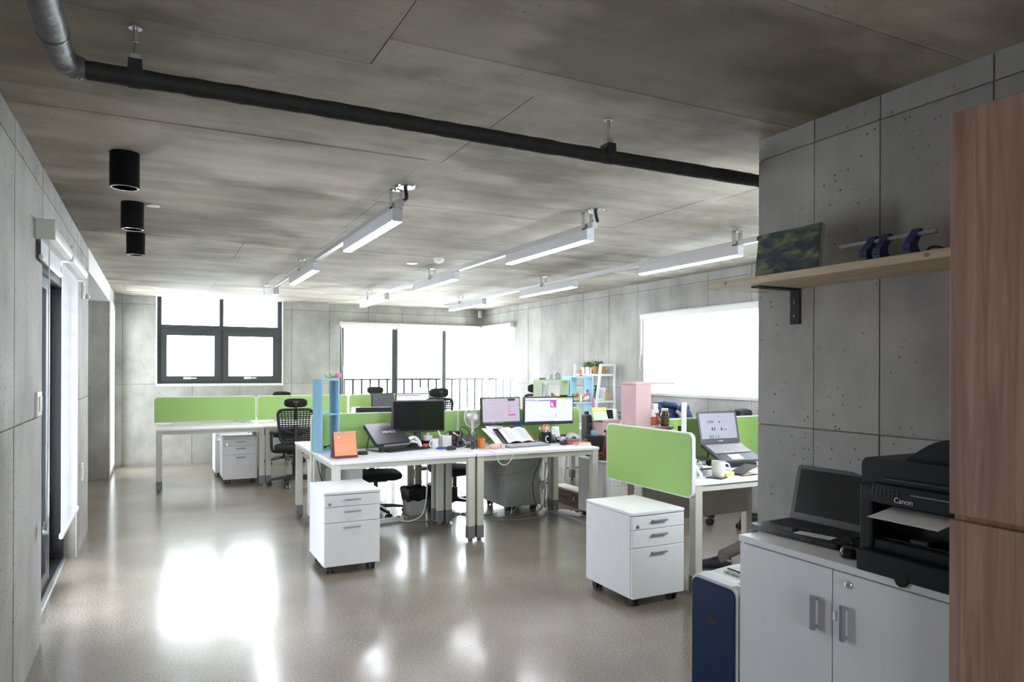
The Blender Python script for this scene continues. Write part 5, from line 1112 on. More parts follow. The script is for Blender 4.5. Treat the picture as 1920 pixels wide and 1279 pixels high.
for k, (lab, dz, w_, d_, mm, rz_) in enumerate((('yellow-edged book at the bottom of the pile on the desk corner', 0, 0.15, 0.10, 'pale_green_folder', -8), ('red-covered book on top of the pile on the desk corner', 0.016, 0.14, 0.095, 'coral', 4))):
    o = thing('book', lab, 'book', (3.555, 5.60, DZ+dz), rz_); MB().box(-w_/2+0.003, -d_/2+0.003, 0.002, w_/2-0.001, d_/2-0.003, 0.013).build('pages', 'paper', o); MB().box(-w_/2, -d_/2, 0, w_/2, d_/2, 0.002).box(-w_/2, -d_/2, 0.013, w_/2, d_/2, 0.0155).box(-w_/2, -d_/2, 0.002, -w_/2+0.003, d_/2, 0.013).build('cover', mm, o)
o = thing('eyeglasses', 'thin eyeglasses lying on the red-covered book', 'glasses', (3.57, 5.59, DZ+0.032), 10)
for s in (-1, 1):
    MB().tube([(s*0.026+0.02*math.cos(t), 0, 0.016+0.014*math.sin(t)) for t in (i*2*PI/14 for i in range(15))], 0.0014, 5).build('rim', 'chrome', o, 50); MB().tube([(s*0.046, 0, 0.018), (s*0.048, 0.06, 0.014), (s*0.04, 0.10, 0.003)], 0.0013, 5).build('temple', 'chrome', o, 50)
o = thing('blue_fan', 'bright blue round paper fan between the two lit monitors', 'fan', (3.145, 6.12, 0.76)); MB().lathe([(0, 0), (0.05, 0), (0.05, 0.006), (0, 0.006)], n=24).xf(T(0, 0, 0.16) @ RX(90)).build('disc', 'bright_blue', o, 40); MB().cyl((0, 0, -0.03), (0, 0, 0.11), 0.006, n=8).build('stick', 'white_plastic', o, 40)
o = thing('webcam', 'small black webcam clipped on top of the wide lit monitor', 'webcam', (3.60, 6.005, 1.175)); MB().rbox(-0.04, -0.012, 0, 0.04, 0.02, 0.014, 0.004).build('body', 'black_plastic', o); MB().cyl((0, -0.016, 0.007), (0, -0.01, 0.007), 0.005, n=10).build('lens', 'black_gloss', o, 40)

# ================================================================== PINK SHELVES, HANDBAG, BOXES BY THE DESK END
lcab = thing('low_cabinet', 'low white cabinet behind the drawer unit with the red handbag', 'cabinet', (4.40, 6.24, 0))
MB().rbox(-0.33, -0.20, 0.03, 0.40, 0.22, 0.555, 0.002).build('carcass', 'white_laminate', lcab); MB().rbox(-0.335, -0.225, 0.558, 0.405, 0.225, 0.58, 0.003).build('top_board', 'white_laminate', lcab); MB().box(-0.31, -0.18, 0, 0.38, 0.20, 0.032).build('plinth', 'foot_grey', lcab)
for s in (0, 1): d_ = MB().rbox(-0.328+0.364*s, -0.222, 0.035, 0.034+0.364*s, -0.203, 0.555, 0.002).build('door', 'white_laminate', lcab); MB().rbox(0.0+0.08*s-0.005, -0.24, 0.36, 0.005+0.08*s, -0.222, 0.46, 0.003).build('handle', 'aluminium', d_)
pk = thing('box_shelf', 'low pink open box shelf with books, a folder lying on it', 'shelf', (4.08, 6.03, 0.58))
MB().rbox(0, 0, 0, 0.013, 0.20, 0.335, 0.001).build('side_panel', 'pink_shelf', pk); MB().rbox(0.40, 0, 0, 0.413, 0.20, 0.335, 0.001).build('side_panel', 'pink_shelf', pk); MB().rbox(0, 0, 0.322, 0.413, 0.20, 0.336, 0.001).build('top', 'pink_shelf', pk)
MB().rbox(0.013, 0, 0.0, 0.40, 0.20, 0.014, 0.001).build('bottom', 'pink_shelf', pk); MB().rbox(0.013, 0.005, 0.245, 0.40, 0.02, 0.322, 0.001).build('front_rail', 'pink_shelf', pk)
for k in range(7):
    o = thing('paperback', ('white paperback at the end of the row in the low pink shelf', 'yellow paperback in the low pink shelf', 'black paperback in the low pink shelf', 'white paperback between a black and a tan one', 'tan paperback in the low pink shelf', 'navy blue paperback in the low pink shelf', 'grey paperback in the low pink shelf')[k], 'book', (4.105+0.018*k, 6.06, 0.594), 0, 'paperbacks in the low pink shelf'); h_ = 0.19+0.012*(k % 3); MB().box(0, 0, 0, 0.014, 0.12, h_).build('cover', ('paper', 'yellow', 'black_matte', 'paper', 'tan', 'navy', 'paper_grey')[k], o); MB().box(0.002, 0.002, h_-0.001, 0.012, 0.118, h_+0.0005).build('pages', 'paper', o)
fd = thing('file_folder', 'pale green plastic folder with a yellow top band on the pink shelf', 'folder', (4.01+0.09, 6.10, 0.917), 12)
Af = RX(-18); MB().rbox(-0.10, -0.006, 0, 0.11, 0.02, 0.11, 0.003).xf(Af).build('sleeve', 'pale_green_folder', fd); MB().rbox(-0.098, -0.009, 0.095, 0.112, 0.023, 0.135, 0.003).xf(Af).build('top_band', 'yellow', fd)
for lab, x, mm, rz_ in (('small photo frame with a black front leaning on the pink shelf', 4.235, 'black_gloss', -14), ('white-edged card leaning behind the black photo frame', 4.27, 'paper', -22)):
    o = thing('photo_frame', lab, 'frame', (x, 6.13, 0.917), rz_); MB().rbox(-0.045, -0.006, 0, 0.045, 0.006, 0.115, 0.002).xf(RX(-16)).build('frame', 'paper', o); MB().box(-0.038, -0.008, 0.01, 0.038, -0.004, 0.105).xf(RX(-16)).build('picture', mm, o)
o = thing('drinking_glass', 'clear drinking glass on the low pink shelf', 'glass', (4.36, 6.10, 0.917)); MB().lathe([(0, 0), (0.034, 0), (0.042, 0.085), (0.040, 0.085), (0.032, 0.006), (0, 0.006)], n=20).build('tumbler', 'frost_plastic', o, 40); MB().lathe([(0.0425, 0.05), (0.0425, 0.056), (0.041, 0.056), (0.041, 0.05)], n=20).build('ring', 'white_plastic', o, 40)
o = thing('green_file', 'thin green and white file standing beside the drinking glass', 'file', (4.455, 6.12, 0.917)); MB().box(-0.006, -0.05, 0, 0.0, 0.05, 0.23).build('front_board', 'paper', o); MB().box(0.0, -0.05, 0, 0.014, 0.05, 0.225).build('back_board', 'leaf', o)
tw = thing('computer_tower', 'slim black computer case with a red light behind the green divider', 'computer', (4.13, 6.335, 0.58), 0); MB().rbox(-0.105, -0.10, 0, -0.025, 0.02, 0.385, 0.008).build('case', 'laptop_dark', tw); MB().cyl((-0.045, -0.104, 0.19), (-0.045, -0.099, 0.19), 0.007, n=10).build('power_light', 'red', tw, 40); MB().box(-0.08, -0.1015, 0.29, -0.04, -0.0995, 0.295).build('drive_slot', 'print_grey', tw); MB().rbox(-0.085, -0.05, 0.38, -0.05, 0.0, 0.42, 0.006).build('plug', 'black_plastic', tw)
o = thing('black_speaker', 'square black box with a blue cup on it, beside the red handbag', 'box', (3.90, 5.88, 0.58)); MB().rbox(-0.085, -0.065, 0, 0.08, 0.065, 0.21, 0.006).build('body', 'black_plastic', o); MB().box(-0.07, -0.0665, 0.02, 0.065, -0.0645, 0.19).build('grille', 'black_matte', o)
mug('blue_cup', 'small blue cup standing on the square black box', 3.875, 5.885, 0.03, 0.05, 'blue_shelf', False, z=0.79, fill='paper')
o = thing('gift_box', 'flat dark red box with pale stripes under the red handbag', 'box', (3.87, 5.70, 0.58)); MB().rbox(-0.115, -0.08, 0, 0.10, 0.08, 0.055, 0.003).build('box', 'maroon', o)
for k in range(2): MB().box(-0.1156, -0.0806, 0.018+0.016*k, 0.1006, 0.06, 0.020+0.016*k).build('stripe', 'pink_pouch', o)
hb = thing('handbag', 'dark red leather handbag with arched handle on the drawer unit', 'handbag', (3.90, 5.53, 0.58), 0)
hb_ = MB().sell((0, 0, 0.125), 0.14, 0.065, 0.125, 0.35, 0.4, 28, 14); hb_.v = [(p[0]*(1-0.12*p[2]/0.25), p[1]*(1-0.35*max(0, p[2]-0.1)/0.15), p[2]) for p in hb_.v]; hb_.build('body', 'red_leather', hb, 60)
MB().tube(spline([(-0.10, -0.055, 0.20), (-0.13, -0.075, 0.14), (-0.10, -0.08, 0.06), (-0.06, -0.075, 0.05)]), 0.007, 8).build('strap', 'red_leather', hb, 50); MB().tube(spline([(-0.07, -0.02, 0.24), (-0.05, -0.02, 0.29), (0.05, -0.02, 0.29), (0.07, -0.02, 0.24)]), 0.008, 8).build('handle', 'red_leather', hb, 50); MB().cyl((-0.10, -0.056, 0.205), (-0.10, -0.064, 0.205), 0.011, n=12).build('ring', 'chrome', hb, 40)

pt = thing('box_shelf', 'tall pink box shelf with overhanging top, behind the large green divider', 'shelf', (3.055, 4.10, DZ))
MB().rbox(0, 0, 0, 0.135, 0.014, 0.615, 0.001).build('front_panel', 'pink_shelf', pt); MB().rbox(0, 0.014, 0, 0.014, 0.18, 0.607, 0.001).build('side_panel', 'pink_shelf', pt); MB().rbox(0.121, 0.014, 0, 0.135, 0.18, 0.607, 0.001).build('side_panel', 'pink_shelf', pt); MB().rbox(0.135, 0.164, 0, 0.22, 0.18, 0.607, 0.001).build('back_panel', 'pink_shelf', pt)
MB().rbox(-0.004, -0.004, 0.607, 0.345, 0.18, 0.622, 0.001).build('top', 'pink_shelf', pt); MB().rbox(0.135, 0.0, 0.285, 0.345, 0.164, 0.30, 0.001).build('shelf', 'pink_shelf', pt); MB().rbox(0.33, 0.02, 0, 0.345, 0.164, 0.285, 0.001).build('support', 'pink_shelf', pt)
def vit(label, x, y, r, h, body, lab_m, cap='white_plastic', txt=None, z=1.03):
    o = thing('vitamin_bottle', label, 'bottle', (x, y, z)); MB().lathe([(0, 0), (r, 0), (r*1.03, 0.004), (r*1.03, h*0.68), (r*0.75, h*0.80), (r*0.75, h*0.86), (0, h*0.86)], n=22).build('jar', body, o, 40); MB().lathe([(0, h*0.86), (r*0.85, h*0.86), (r*0.85, h), (0, h)], n=22).build('cap', cap, o, 40)
    lb = MB().lathe([(r*1.04, h*0.08), (r*1.045, h*0.09), (r*1.045, h*0.58), (r*1.04, h*0.59)], n=22).build('label_band', lab_m, o, 40)
    if txt: text('lettering', txt, r*0.8, 'print_white', RZ(30) @ T(0, -r*1.06, h*0.38) @ RX(90), lb)
vit('shorter white vitamin bottle with a dark orange label', 3.215, 4.125, 0.030, 0.125, 'white_plastic', 'label_orange')
vit('taller white vitamin bottle with a dark orange label marked 50', 3.27, 4.17, 0.036, 0.165, 'white_plastic', 'label_orange', txt='50')
vit('brown glass pill bottle with an olive label', 3.355, 4.15, 0.030, 0.128, 'amber_glass', 'olive_label')

# ================================================================== THINGS ON THE LAPTOP DESK
cup = mug('coffee_mug', 'cream mug with a handle on a dark coaster, before the raised laptop', 3.335, 3.57, 0.046, 0.105, 'ceramic', True, z=DZ+0.006, rz=-20, taper=0.86)
o = thing('coaster', 'dark square coaster under the cream mug', 'coaster', (3.315, 3.565, DZ), 25); MB().rbox(-0.055, -0.055, 0, 0.055, 0.055, 0.005, 0.001).build('mat', 'black_matte', o); MB().box(-0.05, -0.05, 0.0045, 0.05, 0.05, 0.006).build('felt', 'laptop_dark', o)
nb = thing('notebook', 'black notebook with a half-open cover at the desk edge', 'notebook', (3.60, 3.60, DZ), 4)
MB().box(-0.085, -0.055, 0, 0.09, 0.06, 0.004).build('back_cover', 'black_matte', nb); MB().sheet([[(-0.08+0.16*j/6, -0.052+0.105*i, 0.004+0.012*math.sin(PI*j/7)) for j in range(7)] for i in (0, 1)], 0.008).build('pages', 'tan', nb, 40); MB().box(0, -0.055, 0, 0.165, 0.06, 0.003).xf(T(-0.085, 0, 0.012) @ RY(-17)).build('front_cover', 'laptop_dark', nb)
o = thing('white_keyboard', 'white keyboard lying behind the black notebook', 'keyboard', (3.78, 3.76, DZ), 3); MB().rbox(-0.15, -0.06, 0, 0.16, 0.06, 0.012, 0.003).build('case', 'white_plastic', o); keys(o, 0.29, 0.10, 0.0125, 16, 5, 'key_light')
for k, (lab, x, y, rz_, h_, mm) in enumerate((('thick stack of papers behind the cream mug', 3.30, 3.74, 5, 0.035, 'paper_grey'), ('white booklet under the raised laptop', 3.56, 3.82, -6, 0.014, 'paper'))):
    o = thing('paper_stack', lab, 'papers', (x, y, DZ), rz_); MB().box(-0.10, -0.07, 0, 0.11, 0.08, h_).build('sheets', mm, o); MB().box(-0.105, -0.075, h_, 0.10, 0.075, h_+0.003).xf(RZ(3)).build('cover_sheet', 'paper', o)
    if k == 0: MB().box(-0.08, -0.06, h_+0.003, 0.09, 0.06, h_+0.012).xf(RZ(-6)).build('black_folder', 'black_plastic', o); MB().box(-0.06, -0.05, h_+0.012, 0.10, 0.06, h_+0.018).xf(RZ(4)).build('top_sheet', 'paper', o)
o = thing('small_carton', 'small white printed carton beside the cream mug', 'box', (3.50, 3.71, DZ)); MB().rbox(-0.05, -0.03, 0, 0.05, 0.03, 0.04, 0.002).build('carton', 'paper', o); MB().box(-0.02, -0.0306, 0.008, 0.03, -0.0295, 0.03).build('label_print', 'print_grey', o)
o = thing('sticky_notes', 'pale yellow pad of sticky notes behind the cream mug', 'notes', (3.44, 3.60, DZ)); MB().box(-0.035, -0.03, 0, 0.035, 0.03, 0.028).build('pad', 'yellow', o); MB().box(-0.035, -0.03, 0.028, 0.035, 0.03, 0.03).build('top_note', 'paper', o)
pb = crumple('plastic_bag', 'crumpled clear plastic bag in the desk corner by the green divider', 'bag', 3.20, 3.66, DZ, 0.06, 0.06, 0.062, 'frost_plastic', seed=5)
MB().tube(spline([(-0.05, -0.05, 0.12), (-0.04, -0.07, 0.08), (-0.005, -0.075, 0.03), (0.0, -0.07, 0.015)]), [0.01, 0.012]*12+[0.012], 8).build('gathered_edge', 'white_plastic', pb, 40); MB().sell((0.005, -0.065, 0.03), 0.01, 0.01, 0.014, 1, 1, 10, 6).build('yellow_tie', 'yellow', pb, 60)
o = thing('teal_book', 'teal notebook standing against the large green divider', 'notebook', (3.075, 3.56, DZ), 0); MB().box(-0.004, -0.06, 0, 0.004, 0.06, 0.15).build('cover', 'teal', o); MB().box(0.004, -0.058, 0.002, 0.011, 0.058, 0.148).build('pages', 'paper', o)
o = thing('phone_holder', 'slim white phone tilted in a holder by the green divider', 'phone', (3.15, 3.78, DZ+0.10), 8); MB().rbox(-0.035, -0.004, 0, 0.035, 0.004, 0.15, 0.003).xf(RY(35) @ RZ(70)).build('body', 'white_plastic', o); MB().box(-0.03, -0.0055, 0.012, 0.03, -0.0035, 0.138).xf(RY(35) @ RZ(70)).build('screen', 'black_gloss', o); MB().rbox(-0.03, -0.03, -0.10, 0.03, 0.03, 0.012, 0.004).build('holder', 'black_plastic', o)
o = thing('headset', 'tangle of black headset and cables under the raised laptop', 'headset', (3.60, 4.0, DZ)); MB().tube(spline([(-0.08, 0, 0.02), (-0.05, 0.03, 0.06), (0.02, 0.03, 0.07), (0.06, 0, 0.03)]), 0.009, 8).build('band', 'black_plastic', o, 50); MB().sell((-0.085, 0, 0.025), 0.025, 0.035, 0.026, 0.8, 0.8, 14, 8).build('ear_cup', 'black_fabric', o, 60); MB().sell((0.06, 0, 0.025), 0.025, 0.035, 0.026, 0.8, 0.8, 14, 8).build('ear_cup', 'black_fabric', o, 60)
o = thing('cable', 'black cable hanging from the raised laptop to the desk', 'cable', (0, 0, 0)); MB().tube(spline([(3.615, 4.14, 0.885), (3.585, 4.13, 0.86), (3.575, 4.12, 0.80), (3.58, 4.1, DZ+0.006), (3.66, 4.05, DZ+0.006)]), 0.005, 6).build('lead', 'cable_black', o, 50); MB().cyl((3.63, 4.14, 0.89), (3.612, 4.14, 0.885), 0.008, n=8).build('plug', 'cable_black', o, 40)

# ================================================================== FAR RIGHT: BOX SHELVES AND LADDER SHELF
gs = box_shelf('box_shelf', 'sage green box shelf on the right wall desk, jars on its top', 4.10, 7.36, DZ, 0.385, 0.20, 0.585, 'sage_shelf', (0.33,), t=0.014)
o = thing('black_box', 'flat black case on top of the sage green box shelf', 'box', (4.165, 7.45, DZ+0.585)); MB().rbox(-0.035, -0.025, 0, 0.035, 0.025, 0.022, 0.004).build('case', 'black_plastic', o); MB().box(-0.03, -0.0256, 0.009, 0.03, -0.0246, 0.012).build('seam', 'print_grey', o)
def jar(label, x, y, z, r, h, m='frost_plastic'):
    o = thing('glass_jar', label, 'jar', (x, y, z)); MB().lathe([(0, 0), (r*0.9, 0), (r, h*0.1), (r, h*0.6), (r*0.65, h*0.8), (r*0.65, h*0.88), (0, h*0.88)], n=20).build('body', m, o, 40); MB().lathe([(0, h*0.87), (r*0.72, h*0.87), (r*0.72, h), (0, h)], n=20).build('lid', 'steel_grey', o, 40)
jar('small pale jar with a pointed lid on the sage green shelf', 4.285, 7.45, DZ+0.585, 0.024, 0.075)
jar('larger pale jar on the sage green shelf', 4.375, 7.45, DZ+0.585, 0.04, 0.10)
ps = thing('paper_rolls', 'clear box of rolled white papers inside the sage green shelf', 'papers', (4.185, 7.46, DZ+0.337))
for k in range(8): MB().cyl((-0.05+0.015*k, 0.01*(k % 3), 0), (-0.06+0.02*k, 0.01*(k % 3), 0.17+0.012*(k % 4)), 0.009, n=8).build('roll', 'paper_grey', ps, 40)
wd = thing('wooden_figure', 'brown wooden figure lying in the sage green shelf', 'figure', (4.34, 7.44, DZ+0.337)); MB().tube(spline([(-0.05, 0, 0.09), (-0.04, 0, 0.06), (0.0, 0, 0.035), (0.05, 0, 0.035)]), [0.012]*4+[0.02]*12+[0.016]*9, 10).build('body', 'brown_wood', wd, 50); MB().cyl((0.05, 0, 0.045), (0.06, 0, 0.0), 0.012, n=8).build('leg', 'brown_wood', wd, 40); MB().cyl((0.0, 0, 0.03), (-0.005, 0, 0.0), 0.012, n=8).build('leg', 'brown_wood', wd, 40)
bsf = box_shelf('box_shelf', 'tall aqua blue box shelf crowded with bottles on the right wall desk', 4.515, 7.38, DZ, 0.335, 0.20, 0.625, 'aqua_shelf', (0.30,), t=0.014, back=0.62)
SZ = DZ+0.308
for k, (nm, lab, x, r, h, m, c) in enumerate((('canister', 'green and tan canister in the aqua shelf', 4.60, 0.035, 0.105, 'olive_label', 'leaf_pale'), ('cosmetic_bottle', 'brown boxy bottle in the aqua shelf', 4.665, 0.022, 0.12, 'brown_wood', 'tan'), ('cosmetic_bottle', 'white slim bottle in the aqua shelf', 4.70, 0.014, 0.10, 'white_plastic', 'white_plastic'), ('cosmetic_bottle', 'dark green bottle with a white tag in the aqua shelf', 4.735, 0.016, 0.085, 'leaf', 'white_plastic'), ('cosmetic_bottle', 'orange-red bottle in the aqua shelf', 4.765, 0.015, 0.125, 'coral', 'white_plastic'), ('cosmetic_bottle', 'fat pink lotion bottle with a blue cap in the aqua shelf', 4.81, 0.024, 0.15, 'pink', 'bright_blue'))):
    o = thing(nm, lab, 'bottle', (x, 7.43+0.02*(k % 2), SZ)); MB().lathe([(0, 0), (r, 0), (r*1.04, 0.004), (r*1.04, h*0.72), (r*0.5, h*0.82), (0, h*0.82)], n=16).build('body', m, o, 40); MB().lathe([(0, h*0.8), (r*0.6, h*0.8), (r*0.6, h), (0, h)], n=14).build('cap', c, o, 40)
    MB().lathe([(r*1.05, h*0.2), (r*1.06, h*0.21), (r*1.06, h*0.5), (r*1.05, h*0.51)], n=16).build('label_band', 'paper' if k in (2, 4, 5) else 'tan', o, 40)
o = thing('hanging_ribbon', 'pink and white ribbon hanging at the edge of the aqua shelf', 'ribbon', (4.845, 7.365, 1.02)); MB().tube(spline([(-0.02, 0, 0.09), (0, -0.004, 0.03), (-0.01, 0, -0.03), (0.02, 0, -0.08)]), [0.008, 0.013]*12+[0.012], 8).build('ribbon', 'pink', o, 50); MB().tube(spline([(0, -0.006, 0.06), (0.02, -0.008, 0.0), (0.035, -0.006, -0.09)]), [0.008]*17, 8).build('white_tail', 'white_plastic', o, 50)
o = thing('toy_figure', 'small coral toy bear on top of the aqua blue shelf', 'toy', (4.715, 7.46, DZ+0.625)); MB().sell((0, 0, 0.027), 0.016, 0.013, 0.02, 1, 1, 14, 8).build('body', 'coral', o, 60); MB().sell((0, 0, 0.058), 0.021, 0.018, 0.018, 1, 1, 14, 8).build('head', 'coral', o, 60)
for s in (-1, 1): MB().sell((s*0.017, 0, 0.073), 0.007, 0.005, 0.007, 1, 1, 8, 6).build('ear', 'coral', o, 60); MB().sell((s*0.01, -0.004, 0.007), 0.008, 0.009, 0.007, 1, 1, 8, 6).build('foot', 'maroon', o, 60)

la = thing('ladder_shelf', 'white ladder shelf with plant pots against the right wall', 'shelf', (0, 0, 0))
YA, YBk = 7.53, 8.13
fx = lambda z: 4.88+(5.06-4.88)*z/1.51
for y in (YA, YBk):
    MB().add([(fx(z)+dx, y+dy, z) for z in (0, 1.51) for dx, dy in ((-0.012, -0.018), (0.012, -0.018), (0.012, 0.018), (-0.012, 0.018))], [(0, 1, 2, 3), (4, 5, 6, 7)]+[(i, (i+1) % 4, 4+(i+1) % 4, 4+i) for i in range(4)]).build('front_post', 'white_paint', la)
    MB().rbox(5.26, y-0.016, 0, 5.285, y+0.016, 1.51, 0.002).build('rear_post', 'white_paint', la); MB().rbox(fx(1.5), y-0.014, 1.485, 5.275, y+0.014, 1.51, 0.002).build('top_rail', 'white_paint', la)
    for z in (0.12, 0.36, 0.70, 1.03, 1.37): MB().rbox(fx(z), y-0.012, z-0.016, 5.27, y+0.012, z+0.012, 0.002).build('shelf_rail', 'white_paint', la)
for z in (0.36, 0.70, 1.03, 1.37): MB().rbox(fx(z)-0.004, YA+0.01, z-0.012, 5.265, YBk-0.01, z+0.010, 0.002).build('shelf', 'white_paint', la)
random.seed(21)
def plant(name, label, x, y, z, w, h, potm, kind, sq=True):
    o = thing(name, label, 'plant', (x, y, z))
    if sq: MB().prism([(-w*0.42, -w*0.42), (w*0.42, -w*0.42), (w*0.42, w*0.42), (-w*0.42, w*0.42)], 'z', 0, h).build('pot', potm, o); MB().rbox(-w*0.5, -w*0.5, h*0.8, w*0.5, w*0.5, h, 0.003).build('pot_rim', potm, o)
    else: MB().lathe([(0, 0), (w*0.4, 0), (w*0.52, h*0.5), (w*0.48, h), (0, h*0.95)], n=16).build('pot', potm, o, 40); MB().lathe([(w*0.48, h*0.94), (w*0.53, h*0.97), (w*0.48, h)], n=16).build('pot_rim', potm, o, 40)
    lf = MB(); fw_ = MB()
    for k in range(46):
        a = random.uniform(0, 2*PI); r_ = random.uniform(0, w*0.55); x0, y0 = r_*math.cos(a), r_*math.sin(a); hh = random.uniform(0.03, 0.085); lean = r_*0.5
        lf.add([(x0*0.6-0.003, y0*0.6, h), (x0*0.6+0.003, y0*0.6, h), (x0+lean*math.cos(a)+0.006, y0+lean*math.sin(a), h+hh*0.6), (x0+lean*math.cos(a)*1.3, y0+lean*math.sin(a)*1.3, h+hh)], [(0, 1, 2, 3)])
        if k % 3 == 0: fw_.sell((x0+lean*math.cos(a)*1.3, y0+lean*math.sin(a)*1.3, h+hh+0.003), 0.006, 0.006, 0.006, 1, 1, 6, 4)
    f_ = lf.build('foliage', 'leaf' if kind else 'leaf_pale', o); f_['kind'] = 'stuff'; f2 = fw_.build('blossoms', ('pink_pouch', 'flower_dark', 'maroon')[kind], o, 60); f2['kind'] = 'stuff'
plant('potted_plant', 'pale green plant in a square white pot on the ladder shelf', 5.12, 8.00, 1.38, 0.085, 0.09, 'white_plastic', 0)
plant('potted_plant', 'dark flowering plant in a square white pot on the ladder shelf', 5.12, 7.88, 1.38, 0.085, 0.09, 'white_plastic', 1)
plant('potted_plant', 'reddish plant in a burlap pot on the ladder shelf', 5.12, 7.72, 1.38, 0.10, 0.10, 'burlap', 2, False)
o = thing('burlap_sack', 'brown pear-shaped burlap sack on the ladder shelf', 'sack', (5.14, 7.62, 1.38)); MB().lathe([(0, 0), (0.03, 0.0), (0.055, 0.03), (0.05, 0.06), (0.02, 0.11), (0.008, 0.13), (0.012, 0.15), (0, 0.15)], n=18).xf(T(0, -0.02, 0.045) @ RX(70) @ T(0, 0, -0.03)).build('sack', 'burlap', o, 50); MB().tube([(0, -0.10, 0.075), (0, -0.105, 0.082), (0, -0.10, 0.086)], 0.006, 6).build('string', 'cardboard', o, 50)
o = thing('soap_box', 'small striped box between the pots on the ladder shelf', 'box', (5.11, 7.80, 1.38)); MB().box(-0.02, -0.015, 0, 0.02, 0.015, 0.07).build('box', 'paper', o); MB().box(-0.0205, -0.0155, 0.01, 0.0205, -0.005, 0.06).build('stripe', 'red', o)
for lab, y, rz_ in (('white photo frame leaning on the ladder shelf beside a tan box', 7.64, -62), ('white photo frame half hidden behind the aqua shelf', 7.93, -70)):
    o = thing('photo_frame', lab, 'frame', (5.12, y, 1.04), rz_); A4 = RX(-14); MB().rbox(-0.065, -0.006, 0, 0.065, 0.008, 0.17, 0.002).xf(A4).build('frame', 'white_paint', o); MB().box(-0.042, -0.0075, 0.025, 0.042, -0.005, 0.145).xf(A4).build('picture', 'paper_grey', o); MB().box(-0.03, -0.0085, 0.03, 0.0, -0.006, 0.12).xf(A4).build('figure_print', 'print_grey', o)
o = thing('tan_box', 'small tan box behind the photo frame on the ladder shelf', 'box', (5.19, 7.58, 1.04)); MB().rbox(-0.03, -0.03, 0, 0.03, 0.03, 0.10, 0.003).build('box', 'tan', o); MB().rbox(-0.031, -0.031, 0.085, 0.031, 0.031, 0.103, 0.002).build('lid', 'tan', o)
o = thing('black_case', 'black case standing behind the hidden photo frame', 'case', (5.17, 7.80, 1.04)); MB().rbox(-0.03, -0.03, 0, 0.03, 0.03, 0.19, 0.008).build('body', 'black_plastic', o); MB().rbox(-0.031, -0.015, 0.15, -0.029, 0.015, 0.17, 0.001).build('clasp', 'steel_grey', o)

# small things in the far row
o = thing('desk_calendar', 'small white card calendar on the far desk row', 'calendar', (2.42, 9.50, DZ), 20); MB().prism([(-0.05, 0), (0.05, 0), (0.0, 0.19)], 'x', -0.07, 0.07).build('card', 'paper', o); MB().box(0.0705, -0.02, 0.02, 0.072, 0.02, 0.12).build('red_edge', 'maroon', o)
o = thing('pink_roll', 'rolled pink blanket on the far desk row behind the blue shelf', 'blanket', (2.10, 9.50, DZ), 0); MB().cyl((-0.16, 0, 0.06), (0.12, 0, 0.06), 0.06, n=18).build('roll', 'pink_pouch', o, 40); MB().tube([(-0.02, 0.062*math.cos(a), 0.06+0.062*math.sin(a)) for a in (i*2*PI/16 for i in range(17))], 0.004, 6).build('tie', 'maroon', o, 50)
o = thing('white_easel', 'white tilted card standing beyond the far divider by the tall window', 'card', (3.72, 10.3, DZ), 14); MB().rbox(-0.10, -0.006, 0, 0.08, 0.004, 0.43, 0.003).xf(RX(-12)).build('card', 'paper', o); MB().tube([(0, 0.09, 0.40), (0, 0.17, 0.0)], 0.006, 6).build('prop', 'black_plastic', o, 50)

# ================================================================== UNDER THE DESKS
bn = thing('waste_bin', 'pale grey waste bin lined with a black bag under the island', 'bin', (2.305, 6.72, 0), 10)
MB().add([(sx*w_, sy*w_*0.8, z) for z, w_ in ((0, 0.085), (0.25, 0.105)) for sx, sy in ((-1, -1), (1, -1), (1, 1), (-1, 1))], [(0, 1, 2, 3)]+[(i, (i+1) % 4, 4+(i+1) % 4, 4+i) for i in range(4)]).build('tub', 'bin_grey', bn)
rows = []
random.seed(5)
for z, w_ in ((0.14, 0.103), (0.19, 0.11), (0.25, 0.115), (0.268, 0.108), (0.25, 0.10), (0.12, 0.085)):
    row = []
    for k in range(33):
        a = 2*PI*k/32+PI/4; ca, sa = math.cos(a), math.sin(a); q = 1/max(abs(ca), abs(sa)); j_ = 1+0.025*math.sin(k*PI/4+z*30)
        row.append((ca*q*w_*j_, sa*q*w_*0.8*j_, z+0.008*math.sin(k*PI/8*3)))
    rows.append(row)
MB().sheet(rows, 0.0015).build('bag', 'bag_black', bn, 30)
bb = thing('waste_bin', 'tall black waste bin behind the desk legs under the island', 'bin', (2.535, 6.73, 0), 0); MB().lathe([(0, 0), (0.085, 0), (0.10, 0.27), (0.096, 0.27), (0.082, 0.01), (0, 0.01)], n=22).build('tub', 'black_plastic', bb, 40); MB().lathe([(0.098, 0.262), (0.106, 0.268), (0.104, 0.278), (0.096, 0.275)], n=22).build('rim', 'bag_black', bb, 40)
def strip(label, x, y, rz, n=4, m='white_plastic'):
    s_ = thing('power_strip', label, 'power strip', (x, y, 0), rz)
    L = 0.055*n; MB().rbox(-L/2-0.02, -0.026, 0, L/2+0.02, 0.026, 0.042, 0.008).build('housing', m, s_)
    for k in range(n): MB().lathe([(0.021, 0), (0.021, 0.006), (0.017, 0.006), (0.017, 0.002), (0, 0.002)], (-L/2+0.0275+0.055*k, 0, 0.041), 16).build('socket', 'white_plastic' if k < n-1 else 'black_plastic', s_, 40)
    MB().tube(spline([(L/2+0.02, 0, 0.02), (L/2+0.07, 0.02, 0.008), (L/2+0.11, 0.08, 0.008), (L/2+0.08, 0.16, 0.008)]), 0.005, 6).build('lead', 'cable_white', s_, 50); return s_
strip('white power strip lying on its side on the floor under the calendar desk', 1.97, 6.43, 12)
